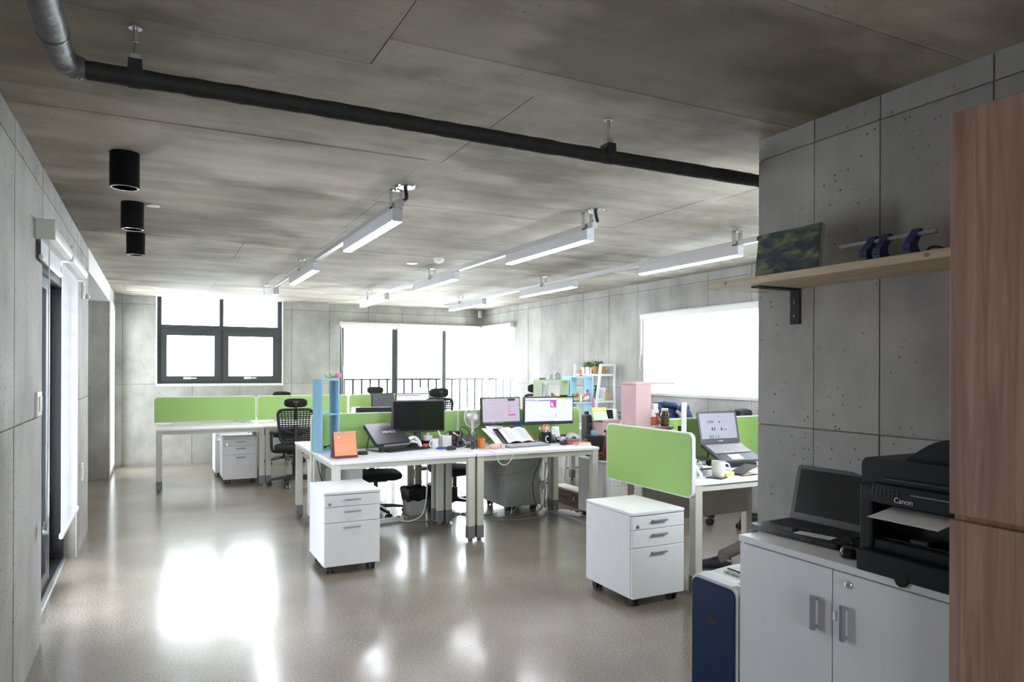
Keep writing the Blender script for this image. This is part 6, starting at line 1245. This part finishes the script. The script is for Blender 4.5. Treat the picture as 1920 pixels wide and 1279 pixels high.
strip('white power strip on the floor behind the white strip with sockets', 1.86, 6.60, 40, 3)
strip('long white power strip on the floor beside the cardboard box', 3.66, 5.98, -62, 4)
def cab(label, P, m, r=0.004):
    o = thing('cable', label, 'cable', (0, 0, 0)); p = spline(P); MB().tube(p, r, 6).build('lead', m, o, 60); MB().cyl(p[0], p[0]+(p[1]-p[0]).normalized()*0.025, r*2.0, n=8).build('plug', m, o, 40)
cab('white cable falling from the calendar desk to the floor strip', [(2.26, 6.23, 0.69), (2.265, 6.25, 0.45), (2.27, 6.28, 0.25), (2.24, 6.30, 0.08), (2.15, 6.36, 0.012), (2.06, 6.40, 0.012)], 'cable_white', 0.006)
cab('grey cable along the floor under the calendar desk', [(2.10, 6.42, 0.008), (2.3, 6.35, 0.008), (2.5, 6.4, 0.008), (2.75, 6.5, 0.008)], 'cable_grey')
cab('grey cable looping along the floor under the two-monitor desk', [(2.70, 6.35, 0.01), (2.85, 6.20, 0.01), (3.05, 6.10, 0.01), (3.30, 6.16, 0.012), (3.48, 6.22, 0.05), (3.54, 6.24, 0.25)], 'cable_grey', 0.005)
cab('thick grey cable slanting from the desk top down past the steel drawers', [(3.53, 6.22, 0.66), (3.44, 6.20, 0.46), (3.28, 6.17, 0.24), (3.12, 6.14, 0.06), (3.0, 6.15, 0.012), (2.85, 6.25, 0.01)], 'cable_grey', 0.005)
cab('thin dark cable drooping before the steel drawers', [(3.50, 6.22, 0.60), (3.40, 6.21, 0.42), (3.36, 6.2, 0.30), (3.38, 6.2, 0.14), (3.44, 6.2, 0.03)], 'cable_black', 0.004)
cab('grey cable lying on the floor before the steel drawers', [(3.52, 6.15, 0.012), (3.36, 6.02, 0.01), (3.15, 5.98, 0.01), (2.95, 6.05, 0.01), (2.75, 6.15, 0.01)], 'cable_grey', 0.005)
cab('thin cable swinging across the back of the steel drawers', [(3.53, 6.23, 0.62), (3.40, 6.25, 0.47), (3.20, 6.27, 0.40), (3.02, 6.28, 0.39)], 'cable_grey', 0.003)
cab('grey cable from the floor duct up the desk leg', [(3.56, 6.18, 0.03), (3.53, 6.19, 0.20), (3.545, 6.2, 0.45), (3.54, 6.21, 0.66)], 'cable_grey', 0.004)
cab('black cable looping under the edge of the calendar desk', [(1.235, 6.20, 0.69), (1.245, 6.0, 0.50), (1.28, 5.86, 0.44), (1.33, 5.84, 0.50), (1.35, 5.92, 0.68)], 'cable_black', 0.004)
cab('second black cable under the calendar desk by its corner leg', [(1.33, 6.0, 0.69), (1.34, 6.0, 0.55), (1.35, 6.0, 0.42), (1.36, 6.02, 0.30)], 'cable_black', 0.004)
for k in range(4): cab('tangled dark cable on the floor between the desk legs, strand %s' % ('curling tight', 'bent double', 'running straight', 'looped wide')[k], [(2.62+0.03*k, 6.62-0.05*k, 0.008), (2.70+0.02*k, 6.45-0.02*k, 0.008), (2.80+0.03*k, 6.50+0.03*k, 0.009), (2.90, 6.40-0.04*k, 0.008), (2.98+0.02*k, 6.55-0.06*k, 0.008)], 'cable_black' if k % 2 else 'cable_grey', 0.0045)
cab('grey twin cable slanting behind the middle desk legs', [(2.50, 6.4, 0.40), (2.62, 6.42, 0.28), (2.74, 6.45, 0.18), (2.82, 6.47, 0.14)], 'cable_grey', 0.004)
for k, (x_, y_) in enumerate(((3.47, 6.24), (3.50, 6.16))):
    o = thing('cable_spine', ('silver wrapped cable bundle rising by the rear desk leg', 'silver wrapped cable bundle rising in front of the rear desk leg')[k], 'cable', (x_, y_, 0)); rnd = random.Random(k); MB().tube([(0.006*math.sin(z*30+k), 0, z) for z in (0.02+0.034*i for i in range(20))], [0.010*rnd.uniform(0.7, 1.25) for _ in range(20)], 8).build('bundle', 'chrome', o, 30); MB().cyl((0, 0, 0.3), (0, 0, 0.31), 0.013, n=10).build('tie', 'black_plastic', o, 40)
fd_ = thing('cable_duct', 'grey floor cable duct running out from the desk leg', 'cable duct', (3.595, 6.24, 0), 0); Ad = RZ(math.degrees(math.atan2(-0.70, -0.03))); MB().prism([(-0.035, 0), (0.035, 0), (0.022, 0.016), (-0.022, 0.016)], 'x', 0, 0.78).xf(Ad).build('cover', 'rubber_grey', fd_); MB().prism([(-0.036, 0), (0.036, 0), (0.023, 0.0165), (-0.023, 0.0165)], 'x', 0.0, 0.03).xf(Ad).build('end_piece', 'foot_grey', fd_)
cbx = thing('cardboard_box', 'shallow brown cardboard box printed upside down, on the floor past the desk', 'box', (3.90, 6.215, 0), 0)
cbm = MB().box(0, 0, 0, 0.155, 0.52, 0.165).build('carton', 'cardboard', cbx); MB().box(-0.004, -0.004, 0.160, 0.159, 0.524, 0.176).build('lid', 'cardboard_lid', cbx)
Mt = T(-0.0008, 0.31, 0.085) @ RZ(-90) @ RX(90) @ RZ(180)
text('lettering', 'COFFEE SCENT', 0.046, 'ink', Mt, cbm, sx=0.82)
for k in range(2): MB().box(-0.0015, 0.20, 0.122+0.008*k, 0.001, 0.42-0.03*k, 0.126+0.008*k).build('printed_line', 'ink', cbm)
em = MB().lathe([(0, 0), (0.056, 0), (0.056, 0.0008), (0, 0.0008)], n=24).xf(T(-0.0012, 0.085, 0.085) @ RY(90)).build('emblem', 'ink', cbm, 40); MB().prism([(0.050, 0.060), (0.085, 0.122), (0.120, 0.060), (0.104, 0.060), (0.085, 0.095), (0.066, 0.060)], 'x', -0.0022, -0.0012).build('emblem_mark', 'cardboard_lid', em)
o = thing('wood_block', 'small pale wooden box on the floor under the laptop desk', 'box', (3.55, 4.62, 0), 10); MB().rbox(-0.06, -0.05, 0, 0.06, 0.05, 0.10, 0.002).build('box', 'pine', o); MB().rbox(-0.062, -0.052, 0.085, 0.062, 0.052, 0.104, 0.002).build('lid', 'pine', o)

# ================================================================== BY THE PIER: SHELF, CABINET, PRINTER, CLOSET, SHREDDER
sh = thing('pine_shelf', 'pine board shelf on black brackets on the concrete pier', 'shelf', (0, 0, 0))
MB().rbox(2.165, 1.2265, 1.797, PX, 2.385, 1.826, 0.002).build('board', 'pine', sh)
for y in (2.178, 1.30):
    m_ = MB(); m_.rbox(PX-0.006, y-0.026, 1.645, PX, y+0.026, 1.797, 0.001); m_.rbox(2.235, y-0.026, 1.791, PX, y+0.026, 1.797, 0.001); bk_ = m_.build('bracket', 'black_matte', sh)
    for z in (1.68, 1.74): MB().cyl((PX-0.009, y, z), (PX-0.005, y, z), 0.006, n=10).build('screw', 'black_plastic', bk_, 40)
for y, z in ((2.28, 1.815), (1.40, 1.812)): MB().cyl((2.1635, y, z), (2.1660, y, z), 0.007, n=12).build('knot', 'brown_wood', sh, 40)
cv = thing('canvas_print', 'dark canvas print in blue, green and yellow leaning on the pine shelf', 'picture', (2.27, 2.048, 1.826), 0)
Ac = RY(7); MB().rbox(-0.011, -0.158, 0, 0.011, 0.158, 0.190, 0.002).xf(Ac).build('stretcher', 'paper_grey', cv); MB().box(-0.0125, -0.158, 0, -0.010, 0.158, 0.190).xf(Ac).build('print', 'canvas', cv)
hp3 = thing('hole_punch', 'long blue three-head hole punch on a steel rail on the pine shelf', 'hole punch', (2.30, 1.62, 1.826), 0)
rb = MB(); rb.rbox(-0.008, -0.17, 0.083, 0.004, 0.20, 0.089, 0.001); rb.rbox(-0.012, -0.17, 0.077, 0.006, 0.20, 0.081, 0.001); rb.build('rail', 'steel_grey', hp3)
for y in (0.07, 0.018, -0.092):
    prof = [(-0.045, 0.012), (-0.050, 0.03), (-0.047, 0.048), (-0.036, 0.056), (0.004, 0.104), (0.018, 0.104), (0.022, 0.094), (-0.006, 0.050), (0.0, 0.034), (0.03, 0.006), (-0.035, 0.006)]
    hd = MB().prism([(p[0], p[1]) for p in prof], 'y', y-0.014, y+0.014).build('punch_head', 'blue_punch', hp3, 25)
    MB().box(-0.0505, y-0.010, 0.026, -0.040, y+0.010, 0.031).build('paper_slot', 'black_matte', hd); MB().rbox(-0.045, y-0.018, 0, 0.035, y+0.018, 0.008, 0.002).build('foot', 'blue_punch', hd)
MB().tube(spline([(0.0, -0.135, 0.005), (0.0, -0.14, 0.028), (0, -0.16, 0.032), (0, -0.19, 0.022), (0, -0.195, 0.005)]), 0.004, 8).build('lever', 'black_plastic', hp3, 50)

wc = thing('storage_cabinet', 'low white two-door cabinet carrying the printer, against the pier', 'cabinet', (0, 0, 0))
CY0, CY1, CX0 = 1.235, 2.075, 2.05
MB().rbox(CX0+0.02, CY0, 0.04, PX-0.005, CY1, 0.774, 0.002).build('carcass', 'white_laminate', wc); MB().rbox(CX0-0.004, CY0, 0.776, PX-0.003, CY1+0.004, 0.801, 0.002).build('top_board', 'white_laminate', wc); MB().box(CX0+0.04, CY0+0.01, 0, PX-0.02, CY1-0.01, 0.042).build('plinth', 'foot_grey', wc)
for y0, y1, hy in ((1.653, CY1-0.001, 1.715), (CY0, 1.648, 1.597)):
    d_ = MB().rbox(CX0, y0, 0.044, CX0+0.019, y1, 0.771, 0.0015).build('door', 'white_laminate', wc)
    h_ = MB(); h_.rbox(CX0-0.024, hy-0.010, 0.548, CX0-0.012, hy+0.010, 0.668, 0.002); h_.box(CX0-0.014, hy-0.006, 0.555, CX0+0.001, hy+0.006, 0.565); h_.box(CX0-0.014, hy-0.006, 0.651, CX0+0.001, hy+0.006, 0.661)
    for q in (-0.005, 0.0, 0.005): h_.box(CX0-0.0253, hy+q-0.001, 0.550, CX0-0.0235, hy+q+0.001, 0.666)
    h_.build('handle', 'handle_grey', d_)
MB().lathe([(0.0, 0.004), (0.005, 0.004), (0.005, 0.0065), (0.012, 0.006), (0.014, 0.0), (0, 0)], n=20).xf(T(CX0, 1.588, 0.738) @ RY(-90)).build('lock', 'chrome', wc, 40); MB().rbox(CX0-0.004, 1.632, 0.603, CX0+0.004, 1.646, 0.636, 0.002).build('catch', 'aluminium', wc)

l2 = laptop('black open laptop with a dark screen on the white cabinet beside the printer', 2.415, 1.945, 0.801, -87, 0.40, 0.245, 104, body='black_plastic', screen='screen_black', pad='black_gloss', brand='TOSHIBA', bm='print_grey')
for k in range(3): MB().cyl((0.05+0.014*k, -0.2455, 0.010), (0.05+0.014*k, -0.243, 0.010), 0.0018, n=8).build('status_light', ('print_white', 'orange', 'orange')[k], l2, 40)
o = thing('paper_slip', 'white paper slip lying on the palm rest of the black laptop', 'paper', (2.215, 1.86, 0.824), -78); MB().box(-0.075, -0.022, 0, 0.07, 0.03, 0.0015).build('slip', 'paper', o)
for k in range(3): MB().box(-0.06, -0.012+0.012*k, 0.0014, 0.05, -0.010+0.012*k, 0.002).build('text_line', 'print_grey', o)
mouse('glossy black mouse on the white cabinet before the printer', 2.165, 1.672, -60, 'black_gloss', z=0.801, s=1.0)

pr = thing('printer', 'black multifunction printer with paper in its output slot, on the white cabinet', 'printer', (0, 0, 0.801))
Y0p, Y1p, X0p, X1p = 1.237, 1.575, 2.085, 2.44
b_ = MB(); b_.rbox(X0p, Y1p-0.045, 0.012, X1p, Y1p, 0.275, 0.006); b_.rbox(X0p+0.01, Y0p, 0.012, X1p, Y1p-0.045, 0.10, 0.004); b_.rbox(X0p+0.10, Y0p, 0.10, X1p, Y1p-0.045, 0.25, 0.004); b_.rbox(X0p, Y0p, 0.215, X1p, Y1p-0.045, 0.285, 0.006)
b_.build('body', 'printer_black', pr)
MB().prism(rr(Y0p, 0.275, Y1p, 0.362, 0.028, (0, 0, 1, 0)), 'x', X0p+0.012, X1p).build('scanner_lid', 'printer_black', pr, 30)
MB().prism([(X0p-0.006, 0.222), (X0p+0.004, 0.275), (X0p+0.03, 0.285), (X0p+0.03, 0.222)], 'y', Y0p, Y1p-0.01).build('control_panel', 'printer_black', pr)
MB().box(X0p-0.002, Y0p+0.02, 0.258, X0p+0.002, Y0p+0.16, 0.262).build('panel_line', 'rubber_grey', pr)
text('brand_lettering', 'Canon', 0.024, 'print_white', T(X0p-0.0075, 1.415, 0.238) @ RZ(-90) @ RX(83), pr)
mm_ = MB()
for i in range(7):
    for j in range(3): mm_.box(X0p-0.004+0.0012*j, Y1p-0.055-0.014*i, 0.244+0.010*j, X0p+0.004, Y1p-0.047-0.014*i, 0.249+0.010*j)
mm_.build('buttons', 'laptop_dark', pr)
MB().rbox(X0p-0.006, Y0p, 0.296, X0p+0.03, Y1p-0.09, 0.304, 0.002).build('feeder_lip', 'laptop_dark', pr)
ad = [(Y1p-0.13-0.18*i/10, 0.362+0.075*math.sin(PI*min(1.0, i/10*1.0)*0.62)) for i in range(11)]
MB().prism([(Y1p-0.13, 0.355)]+ad+[(ad[-1][0], 0.355)], 'x', X0p+0.05, X1p-0.05).build('paper_feeder', 'printer_black', pr, 40)
MB().rbox(X0p-0.045, Y0p, 0.0, X0p+0.06, Y1p-0.022, 0.068, 0.004).build('paper_tray', 'printer_black', pr)
MB().cyl((X0p-0.047, 1.395, 0.004), (X0p-0.03, 1.395, 0.004), 0.022, n=18).build('tray_grip', 'printer_black', pr, 40)
MB().sheet([[(X0p-0.085+0.30*i/4, Y0p+0.02+0.225*j/2, 0.186+0.012*i) for j in range(3)] for i in range(5)], 0.0012).build('printed_sheet', 'paper', pr, 40)
MB().box(X0p+0.03, Y0p, 0.101, X0p+0.1, Y1p-0.05, 0.106).build('output_tray', 'printer_black', pr); MB().rbox(X0p+0.03, 1.36, 0.105, X0p+0.09, 1.42, 0.118, 0.003).build('paper_stop', 'laptop_dark', pr)

wcl = thing('wooden_closet', 'tall reddish plywood closet beside the white cabinet', 'closet', (0, 0, 0))
MB().rbox(2.03, -1.2, 0.0, PX-0.004, 1.222, 2.165, 0.002).build('carcass', 'red_plywood', wcl)
for y0, y1 in ((0.60, 1.225), (-0.03, 0.595), (-0.66, -0.035)):
    MB().rbox(2.0, y0, 1.046, 2.021, y1, 2.172, 0.0015).build('upper_door', 'red_plywood', wcl); MB().rbox(2.0, y0, 0.06, 2.021, y1, 1.029, 0.0015).build('lower_door', 'red_plywood', wcl)
for y0 in (0.60,): MB().box(2.021, y0, 1.02, 2.03, 1.222, 1.055).build('finger_pull', 'brown_wood', wcl)

sd = thing('paper_shredder', 'navy blue and white paper shredder standing beside the white cabinet', 'shredder', (0, 0, 0))
sx0, sx1, sy0, sy1, sz = 2.045, 2.40, 2.085, 2.345, 0.585
MB().prism(rr(sy0, 0.02, sy1, sz, 0.035, (0, 0, 1, 1)), 'x', sx0, sx0+0.05).build('front_shell', 'shredder_white', sd, 30)
MB().prism(rr(sy0+0.008, 0.03, sy1-0.008, sz-0.012, 0.03, (0, 0, 1, 1)), 'x', sx0-0.006, sx0+0.01).build('front_panel', 'navy', sd, 30)
MB().rbox(sx0+0.05, sy0+0.004, 0.02, sx1, sy1-0.004, sz-0.02, 0.01).build('bin', 'shredder_white', sd)
hd = MB(); hd.prism([(sx0+0.03, sz-0.03), (sx1, sz-0.03), (sx1, sz+0.004), (sx0+0.22, sz+0.006), (sx0+0.10, sz-0.004), (sx0+0.03, sz)], 'y', sy0+0.01, sy1-0.01); hd.build('head', 'shredder_white', sd)
MB().box(sx0+0.16, sy0+0.03, sz+0.0035, sx0+0.166, sy1-0.04, sz+0.0075).build('feed_slot', 'black_matte', sd)
m_ = MB()
for k in range(6): m_.box(sx0+0.12, sy0+0.03+0.03*k, sz+0.001, sx0+0.14, sy0+0.05+0.03*k, sz+0.004)
m_.build('printed_icons', 'print_grey', sd); MB().cyl((sx0+0.06, sy0+0.04, sz-0.003), (sx0+0.06, sy0+0.04, sz+0.001), 0.012, n=14).build('button', 'rubber_grey', sd, 40)
gp = [(0.035*math.cos(t), 0.030*math.sin(t)) for t in (PI+i*PI/14 for i in range(15))]
MB().prism([(2.215+a, 0.432+b) for a, b in gp], 'x', sx0-0.0075, sx0-0.004).build('grip_recess', 'black_matte', sd)
for y in (sy0+0.04, sy1-0.04):
    for x in (sx0+0.06, sx1-0.05): MB().cyl((x, y-0.01, 0.02), (x, y+0.01, 0.02), 0.02, n=12).build('castor', 'black_plastic', sd, 40)

# ================================================================== PERSON seated behind the pier (one leg stretched out under the desk)
def skin_mesh(name, verts, edges, radii, sub=2, root=0):
    me = bpy.data.meshes.new(name); me.from_pydata(verts, edges, []); o = bpy.data.objects.new(name, me); COL.objects.link(o)
    o.modifiers.new('skin', 'SKIN'); o.modifiers['skin'].use_smooth_shade = True
    for i, r in enumerate(radii):
        sv = me.skin_vertices[0].data[i]; sv.radius = r if isinstance(r, tuple) else (r, r); sv.use_root = (i == root)
    o.modifiers.new('sub', 'SUBSURF').levels = sub; o.modifiers['sub'].render_levels = sub
    m2 = bpy.data.meshes.new_from_object(o.evaluated_get(bpy.context.evaluated_depsgraph_get())); bpy.data.objects.remove(o)
    for p in m2.polygons: p.use_smooth = True
    m2.name = name; return m2
def skin_obj(name, m, parent, *a, **k):
    me = skin_mesh(name, *a, **k); me.materials.clear(); me.materials.append(MT[m]); o = bpy.data.objects.new(name, me); COL.objects.link(o)
    if parent: o.parent = parent
    return o
pe = tag(bpy.data.objects.new('person', None), 'person in dark trousers and dark shoes, one foot stretched under the laptop desk', 'person'); COL.objects.link(pe)
hipc = (4.50, 2.97, 0.56); LH = (4.41, 3.00, 0.55); RH = (4.60, 3.01, 0.55); LK = (4.22, 3.42, 0.50); RK = (4.62, 3.44, 0.52); LA = (3.665, 3.875, 0.105); RA = (4.62, 3.55, 0.10)
SH = (4.50, 2.90, 1.02); NK = (4.50, 2.91, 1.12); HD = (4.50, 2.95, 1.27); LS = (4.32, 2.92, 1.00); RS = (4.68, 2.92, 1.00); LE = (4.26, 3.10, 0.80); RE = (4.74, 3.10, 0.80); LW = (4.32, 3.36, 0.755); RW = (4.66, 3.36, 0.755)
BV = [hipc, (4.50, 2.93, 0.78), SH, NK, (4.50, 2.935, 1.19), HD, (4.50, 2.95, 1.34), LS, LE, LW, RS, RE, RW, LH, LK, LA, RH, RK, RA]
BE = [(0, 1), (1, 2), (2, 3), (3, 4), (4, 5), (5, 6), (2, 7), (7, 8), (8, 9), (2, 10), (10, 11), (11, 12), (0, 13), (13, 14), (14, 15), (0, 16), (16, 17), (17, 18)]
skin_obj('body', 'skin', pe, BV, BE, [(0.14, 0.10), (0.13, 0.09), (0.12, 0.08), 0.05, 0.06, (0.075, 0.09), 0.05, 0.055, 0.042, 0.028, 0.055, 0.042, 0.028, 0.075, 0.058, 0.036, 0.075, 0.058, 0.036])
def hand(parent, w, s):
    V = [Vector(w), Vector(w)+Vector((0, 0.045, 0.0)), Vector(w)+Vector((0, 0.08, -0.002))]; E_ = [(0, 1), (1, 2)]; R_ = [0.022, (0.034, 0.016), (0.036, 0.013)]
    for k, (dx, L) in enumerate(((-0.027, 0.062), (-0.009, 0.075), (0.009, 0.07), (0.027, 0.055))):
        i = len(V); q = V[2]+Vector((dx, 0.008, 0)); V += [q, q+Vector((dx*0.1, L*0.55, 0.006)), q+Vector((dx*0.12, L, -0.010))]; E_ += [(2, i), (i, i+1), (i+1, i+2)]; R_ += [0.009, 0.0085, 0.007]
    i = len(V); q = V[1]+Vector((s*0.03, 0.0, -0.002)); V += [q, q+Vector((s*0.022, 0.03, -0.004)), q+Vector((s*0.02, 0.055, -0.008))]; E_ += [(1, i), (i, i+1), (i+1, i+2)]; R_ += [0.011, 0.010, 0.008]
    skin_obj('hand', 'skin', parent, [tuple(v) for v in V], E_, R_)
hand(pe, LW, 1); hand(pe, RW, -1)
skin_obj('sweater', 'dark_cloth', pe, [(4.50, 2.96, 0.60), (4.50, 2.93, 0.78), SH, (4.50, 2.905, 1.09), LS, LE, (4.305, 3.30, 0.765), RS, RE, (4.675, 3.30, 0.765)], [(0, 1), (1, 2), (2, 3), (2, 4), (4, 5), (5, 6), (2, 7), (7, 8), (8, 9)], [(0.165, 0.12), (0.155, 0.11), (0.145, 0.10), 0.065, 0.07, 0.055, 0.042, 0.07, 0.055, 0.042])
def lerp(a, b, t): return tuple(a[i]+(b[i]-a[i])*t for i in range(3))
skin_obj('trousers', 'dark_cloth', pe, [(4.50, 2.95, 0.62), hipc, LH, LK, lerp(LK, LA, 0.80), RH, RK, lerp(RK, RA, 0.82)], [(0, 1), (1, 2), (2, 3), (3, 4), (1, 5), (5, 6), (6, 7)], [(0.16, 0.12), (0.16, 0.12), 0.095, 0.075, 0.060, 0.095, 0.075, 0.060])
for K_, A_ in ((LK, LA), (RK, RA)):
    MB().tube([lerp(K_, A_, 0.70), lerp(K_, A_, 0.86), lerp(K_, A_, 1.0), (A_[0]-0.005, A_[1]+0.005, A_[2]-0.045)], [0.046, 0.042, 0.042, 0.040], 16).build('sock', 'sock', pe, 60)
for A_, dx, dy in ((LA, -0.14, 0.15), (RA, -0.02, 0.2)):
    d = Vector((dx, dy, 0)).normalized(); a = Vector(A_); L_ = []
    for t, z, w_, h_ in ((-0.06, 0.045, 0.030, 0.040), (-0.03, 0.05, 0.040, 0.05), (0.03, 0.05, 0.042, 0.05), (0.09, 0.038, 0.044, 0.038), (0.15, 0.030, 0.042, 0.028), (0.195, 0.024, 0.028, 0.02)): L_.append((a.x+d.x*t, a.y+d.y*t, z, w_, h_))
    V = []; F = []; n = 14; sd_ = Vector((-d.y, d.x, 0))
    for (x, y, z, w_, h_) in L_:
        for i in range(n): t = 2*PI*i/n; V.append((x+sd_.x*w_*math.cos(t), y+sd_.y*w_*math.cos(t), max(0.004, z+h_*math.sin(t))))
    for k in range(len(L_)-1):
        for i in range(n): j = (i+1) % n; F.append((k*n+i, k*n+j, (k+1)*n+j, (k+1)*n+i))
    F += [tuple(range(n)), tuple((len(L_)-1)*n+i for i in range(n))]
    so = MB().add(V, F).build('shoe', 'black_plastic', pe, 60)
    MB().add([(x+sd_.x*s*w_*1.03, y+sd_.y*s*w_*1.03, z_) for (x, y, z, w_, h_) in L_ for s in (-1, 1) for z_ in (0.0, 0.014)], [(4*k+a_, 4*k+b_, 4*k+4+b_, 4*k+4+a_) for k in range(len(L_)-1) for a_, b_ in ((0, 1), (1, 3), (3, 2), (2, 0))]).build('sole', 'black_matte', so)
hr = MB().sell((4.50, 2.925, 1.30), 0.085, 0.098, 0.105, 0.9, 0.9, 24, 14); hr.v = [(p[0], p[1] if p[1] < 2.96 or p[2] > 1.345 else 2.96, p[2]) for p in hr.v]; hr.build('hair', 'hair', pe, 60)
for s in (-1, 1): MB().sell((4.50+s*0.028, 3.032, 1.275), 0.012, 0.007, 0.007, 1, 1, 10, 6).build('eye', 'white_plastic', pe, 60); MB().sell((4.50+s*0.028, 3.0385, 1.275), 0.005, 0.003, 0.005, 1, 1, 8, 6).build('pupil', 'ink', pe, 60); MB().sell((4.50+s*0.078, 2.95, 1.265), 0.008, 0.018, 0.028, 1, 1, 10, 8).build('ear', 'skin', pe, 60)
MB().sell((4.50, 3.042, 1.245), 0.012, 0.018, 0.022, 1, 1, 12, 8).build('nose', 'skin', pe, 60); MB().sell((4.50, 3.030, 1.205), 0.024, 0.008, 0.006, 1, 1, 12, 6).build('mouth', 'coral', pe, 60)
